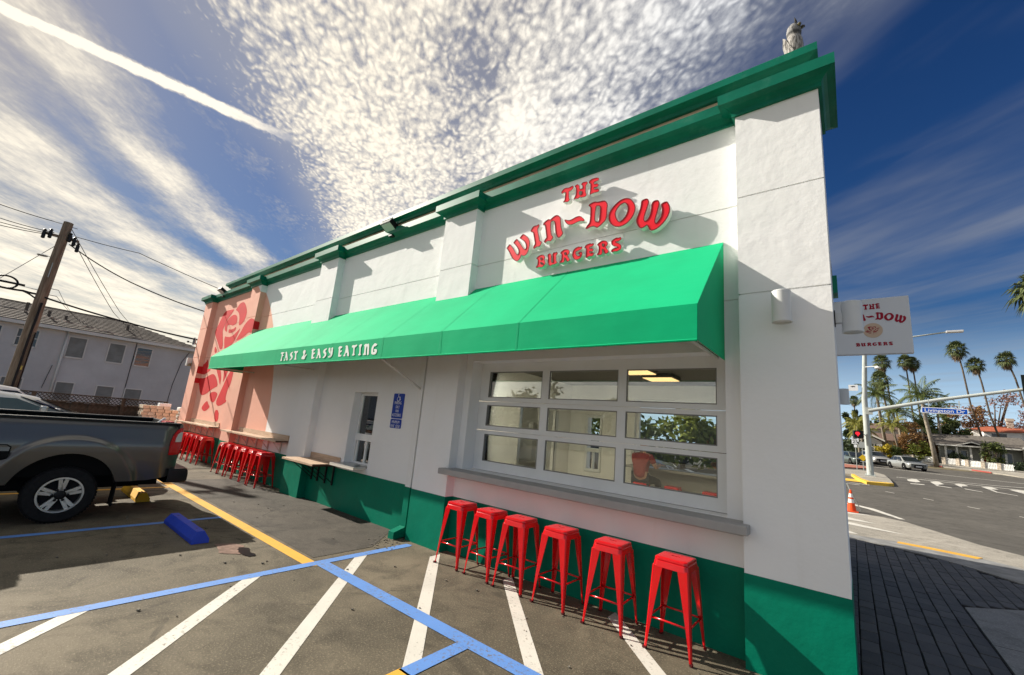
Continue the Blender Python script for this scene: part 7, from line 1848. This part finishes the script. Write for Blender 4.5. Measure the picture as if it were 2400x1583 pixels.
# white picket fence in sections with stone piers
pf = [(4.5, 74.2), (6.2, 73.7), (8.2, 72.6), (8.9, 71.9), (10.1, 71.6), (10.8, 71.2), (12.0, 70.6), (13.2, 70.2), (14.3, 69.8)]
M_pick = mat('white_picket', (.74, .74, .72), .6); M_stone = mat('stone_pier', (.42, .36, .29), .9, var=.35, vscale=6)
for k, (lab) in enumerate(('solid looking white fence section nearest the cottage', 'long white picket section behind the kerb palm', None, 'short white picket section left of the garden path', 'small white section next to the stone pier', 'white picket section before the bungalow porch', 'white picket section in front of the porch shrubs', 'last white picket section near the right edge')):
    if lab is None: continue
    (xa, ya), (xb, yb) = pf[k], pf[k + 1]; L_ = math.hypot(xb - xa, yb - ya)
    z0 = gz((xa + xb) / 2, (ya + yb) / 2) + .08
    t = thing('picket_fence', lab, 'picket fence', (xa, ya, z0), math.atan2(yb - ya, xb - xa), 'white picket fence sections')
    b = MB(); b.box(0, L_, -.02, .02, .15, .21); b.box(0, L_, -.02, .02, .55, .61); b.build('rail', M_pick, t)
    b = MB(); x = .03
    while x < L_ - .08:
        b.prism([[(x, .03), (x + .085, .03), (x + .085, .70), (x + .042, .76), (x, .70)]], lambda p: (p[0], -.035, p[1]), lambda p: (p[0], -.02, p[1])); x += .12
    o = b.build('picket', M_pick, t); o['kind'] = 'stuff'
    b = MB(); b.box(-.17, .17, -.17, .17, -.4, .72, bev=.03); b.box(-.20, .20, -.2, .2, .72, .80, bev=.02); b.build('stone_pier', M_stone, t)
t = thing('boulder', 'pale rounded boulder beside the feather palm trunk', 'boulder', (3.5, 71.8, 1.75))
bm = bmesh.new(); bmesh.ops.create_icosphere(bm, subdivisions=2, radius=.45); b = MB(); b.add([v.co * random.uniform(.85, 1.1) for v in bm.verts], [[v.index for v in f.verts] for f in bm.faces]); bm.free(); b.build('rock', mat('pale_rock', (.55, .48, .38), .9, var=.2), t, smooth=True)

# ------------------------------------------------------------------ man at the rear counter
M_shirt = mat('red_shirt', (.27, .05, .045), .8, var=.1, vscale=8); M_skin = mat('skin', (.42, .24, .17), .55); M_jean = mat('dark_trousers', (.02, .024, .03), .8); M_hair = mat('dark_hair', (.02, .014, .010), .6)


def skinned(name, nodes, edges, m_, parent, sub=2):
    me = bpy.data.meshes.new(name); me.from_pydata([n[0] for n in nodes], edges, []); o = bpy.data.objects.new(name, me); COL.objects.link(o)
    md = o.modifiers.new('s', 'SKIN'); md.use_smooth_shade = True
    for i, n in enumerate(nodes): me.skin_vertices[0].data[i].radius = (n[1], n[2] if len(n) > 2 else n[1])
    me.skin_vertices[0].data[0].use_root = True
    o.modifiers.new('d', 'SUBSURF').levels = sub; o.modifiers['d'].render_levels = sub
    dg = bpy.context.evaluated_depsgraph_get(); dg.update(); m2 = bpy.data.meshes.new_from_object(o.evaluated_get(dg)); bpy.data.objects.remove(o)
    m2.materials.clear(); m2.materials.append(m_); m2.name = name
    for p in m2.polygons: p.use_smooth = True
    o = bpy.data.objects.new(name, m2); COL.objects.link(o); o.parent = parent
    return o


man = thing('person', 'man in a red shirt sitting on a stool writing at the rear counter', 'person', (-3.62, 4.80, .12), R(-12))
# seated, facing +y towards the counter: hips on the stool at .80, feet on the stool bar
skinned('body', [((0, 0, .86), .15, .12), ((0, -.02, 1.05), .14, .11), ((0, .03, 1.28), .165, .11), ((0, .06, 1.40), .07), ((0, .08, 1.47), .055), ((.19, .05, 1.33), .06), ((.27, .14, 1.10), .045), ((.20, .40, 1.14), .036), ((.17, .49, 1.15), .028), ((-.19, .05, 1.33), .06), ((-.26, .16, 1.10), .045), ((-.12, .40, 1.14), .036), ((-.08, .48, 1.15), .028),
                ((.10, .06, .84), .095), ((.17, .40, .80), .075), ((.17, .42, .42), .055), ((.17, .38, .32), .04), ((.17, .50, .28), .04), ((-.10, .06, .84), .095), ((-.16, .40, .80), .075), ((-.16, .42, .42), .055), ((-.16, .38, .32), .04), ((-.16, .50, .28), .04)],
        [(0, 1), (1, 2), (2, 3), (3, 4), (2, 5), (5, 6), (6, 7), (7, 8), (2, 9), (9, 10), (10, 11), (11, 12), (0, 13), (13, 14), (14, 15), (15, 16), (16, 17), (0, 18), (18, 19), (19, 20), (20, 21), (21, 22)], M_skin, man)
skinned('shirt', [((0, 0, .84), .175, .145), ((0, -.02, 1.05), .165, .135), ((0, .03, 1.27), .185, .13), ((0, .055, 1.37), .09), ((.20, .05, 1.32), .075), ((.255, .11, 1.17), .066), ((-.20, .05, 1.32), .075), ((-.25, .12, 1.17), .066)], [(0, 1), (1, 2), (2, 3), (2, 4), (4, 5), (2, 6), (6, 7)], M_shirt, man)
skinned('trousers', [((0, .0, .84), .165, .14), ((.10, .08, .84), .105), ((.17, .40, .80), .085), ((.17, .42, .48), .066), ((.17, .40, .36), .06), ((-.10, .08, .84), .105), ((-.16, .40, .80), .085), ((-.16, .42, .48), .066), ((-.16, .40, .36), .06)], [(0, 1), (1, 2), (2, 3), (3, 4), (0, 5), (5, 6), (6, 7), (7, 8)], M_jean, man)
bm = bmesh.new(); bmesh.ops.create_uvsphere(bm, u_segments=20, v_segments=14, radius=1)
b = MB(); b.add([(v.co.x * .078, v.co.y * .098 + (.012 if v.co.z < -.2 and v.co.y > .4 else 0), v.co.z * .118) for v in bm.verts], [[v.index for v in f.verts] for f in bm.faces]); hd_ = b.build('head', M_skin, man, smooth=True); hd_.location = (0, .115, 1.585); hd_.rotation_euler = (R(-22), 0, 0)
b = MB(); b.add([(v.co.x * .085, v.co.y * .104 - .006, v.co.z * .122 + .006) for v in bm.verts], [[v.index for v in f.verts] for f in bm.faces if f.calc_center_median().z > .25 or (f.calc_center_median().y < -.1 and f.calc_center_median().z > -.45)]); b.build('hair', M_hair, hd_, smooth=True); bm.free()
b = MB(); b.tube([(0, .095, .01), (0, .122, -.022), (0, .10, -.03)], .011, 6)
b.build('nose', M_skin, hd_)
for s in (-1, 1):
    b = MB(); b.box(s * .03 - .012, s * .03 + .012, .088, .096, .008, .02); b.build('eye', M_hair, hd_)
    b = MB(); b.lathe([(.001, -.008), (.022, -.006), (.026, .0), (.022, .006), (.001, .004)], (s * .078, 0, -.01), axis='X', n=10); b.build('ear', M_skin, hd_)
b = MB(); b.box(-.024, .024, .088, .098, -.062, -.055); b.build('mouth', mat('lip', (.3, .12, .1), .6), hd_)
for s, hx, hy in ((1, .165, .50), (-1, -.075, .49)):
    skinned('hand', [((hx, hy, 1.15), .028, .018), ((hx - s * .005, hy + .05, 1.148), .034, .014)], [(0, 1)], M_skin, man, 1)
    for k, (dx, l) in enumerate(((-.026, .055), (-.010, .068), (.008, .072), (.024, .060))):
        skinned('finger', [((hx + dx, hy + .06, 1.148), .009), ((hx + dx * 1.1, hy + .06 + l * .5, 1.150), .008), ((hx + dx * 1.05, hy + .06 + l, 1.135), .007)], [(0, 1), (1, 2)], M_skin, man, 1)
    skinned('thumb', [((hx - s * .026, hy + .01, 1.148), .011), ((hx - s * .052, hy + .04, 1.15), .009), ((hx - s * .054, hy + .07, 1.14), .008)], [(0, 1), (1, 2)], M_skin, man, 1)
t = thing('papers', 'open white papers lying on the rear counter beside the man', 'papers', (-3.0, 5.42, 1.183))
b = MB(); b.add([(-.28, -.1, 0), (0, -.1, .03), (0, .18, .03), (-.28, .18, 0)], [(0, 1, 2, 3)]); b.add([(0, -.1, .03), (.12, -.1, .06), (.28, -.1, .01), (.28, .18, .01), (.12, .18, .06), (0, .18, .03)], [(0, 1, 4, 5), (1, 2, 3, 4)]); b.build('sheet', M_swhite, t)
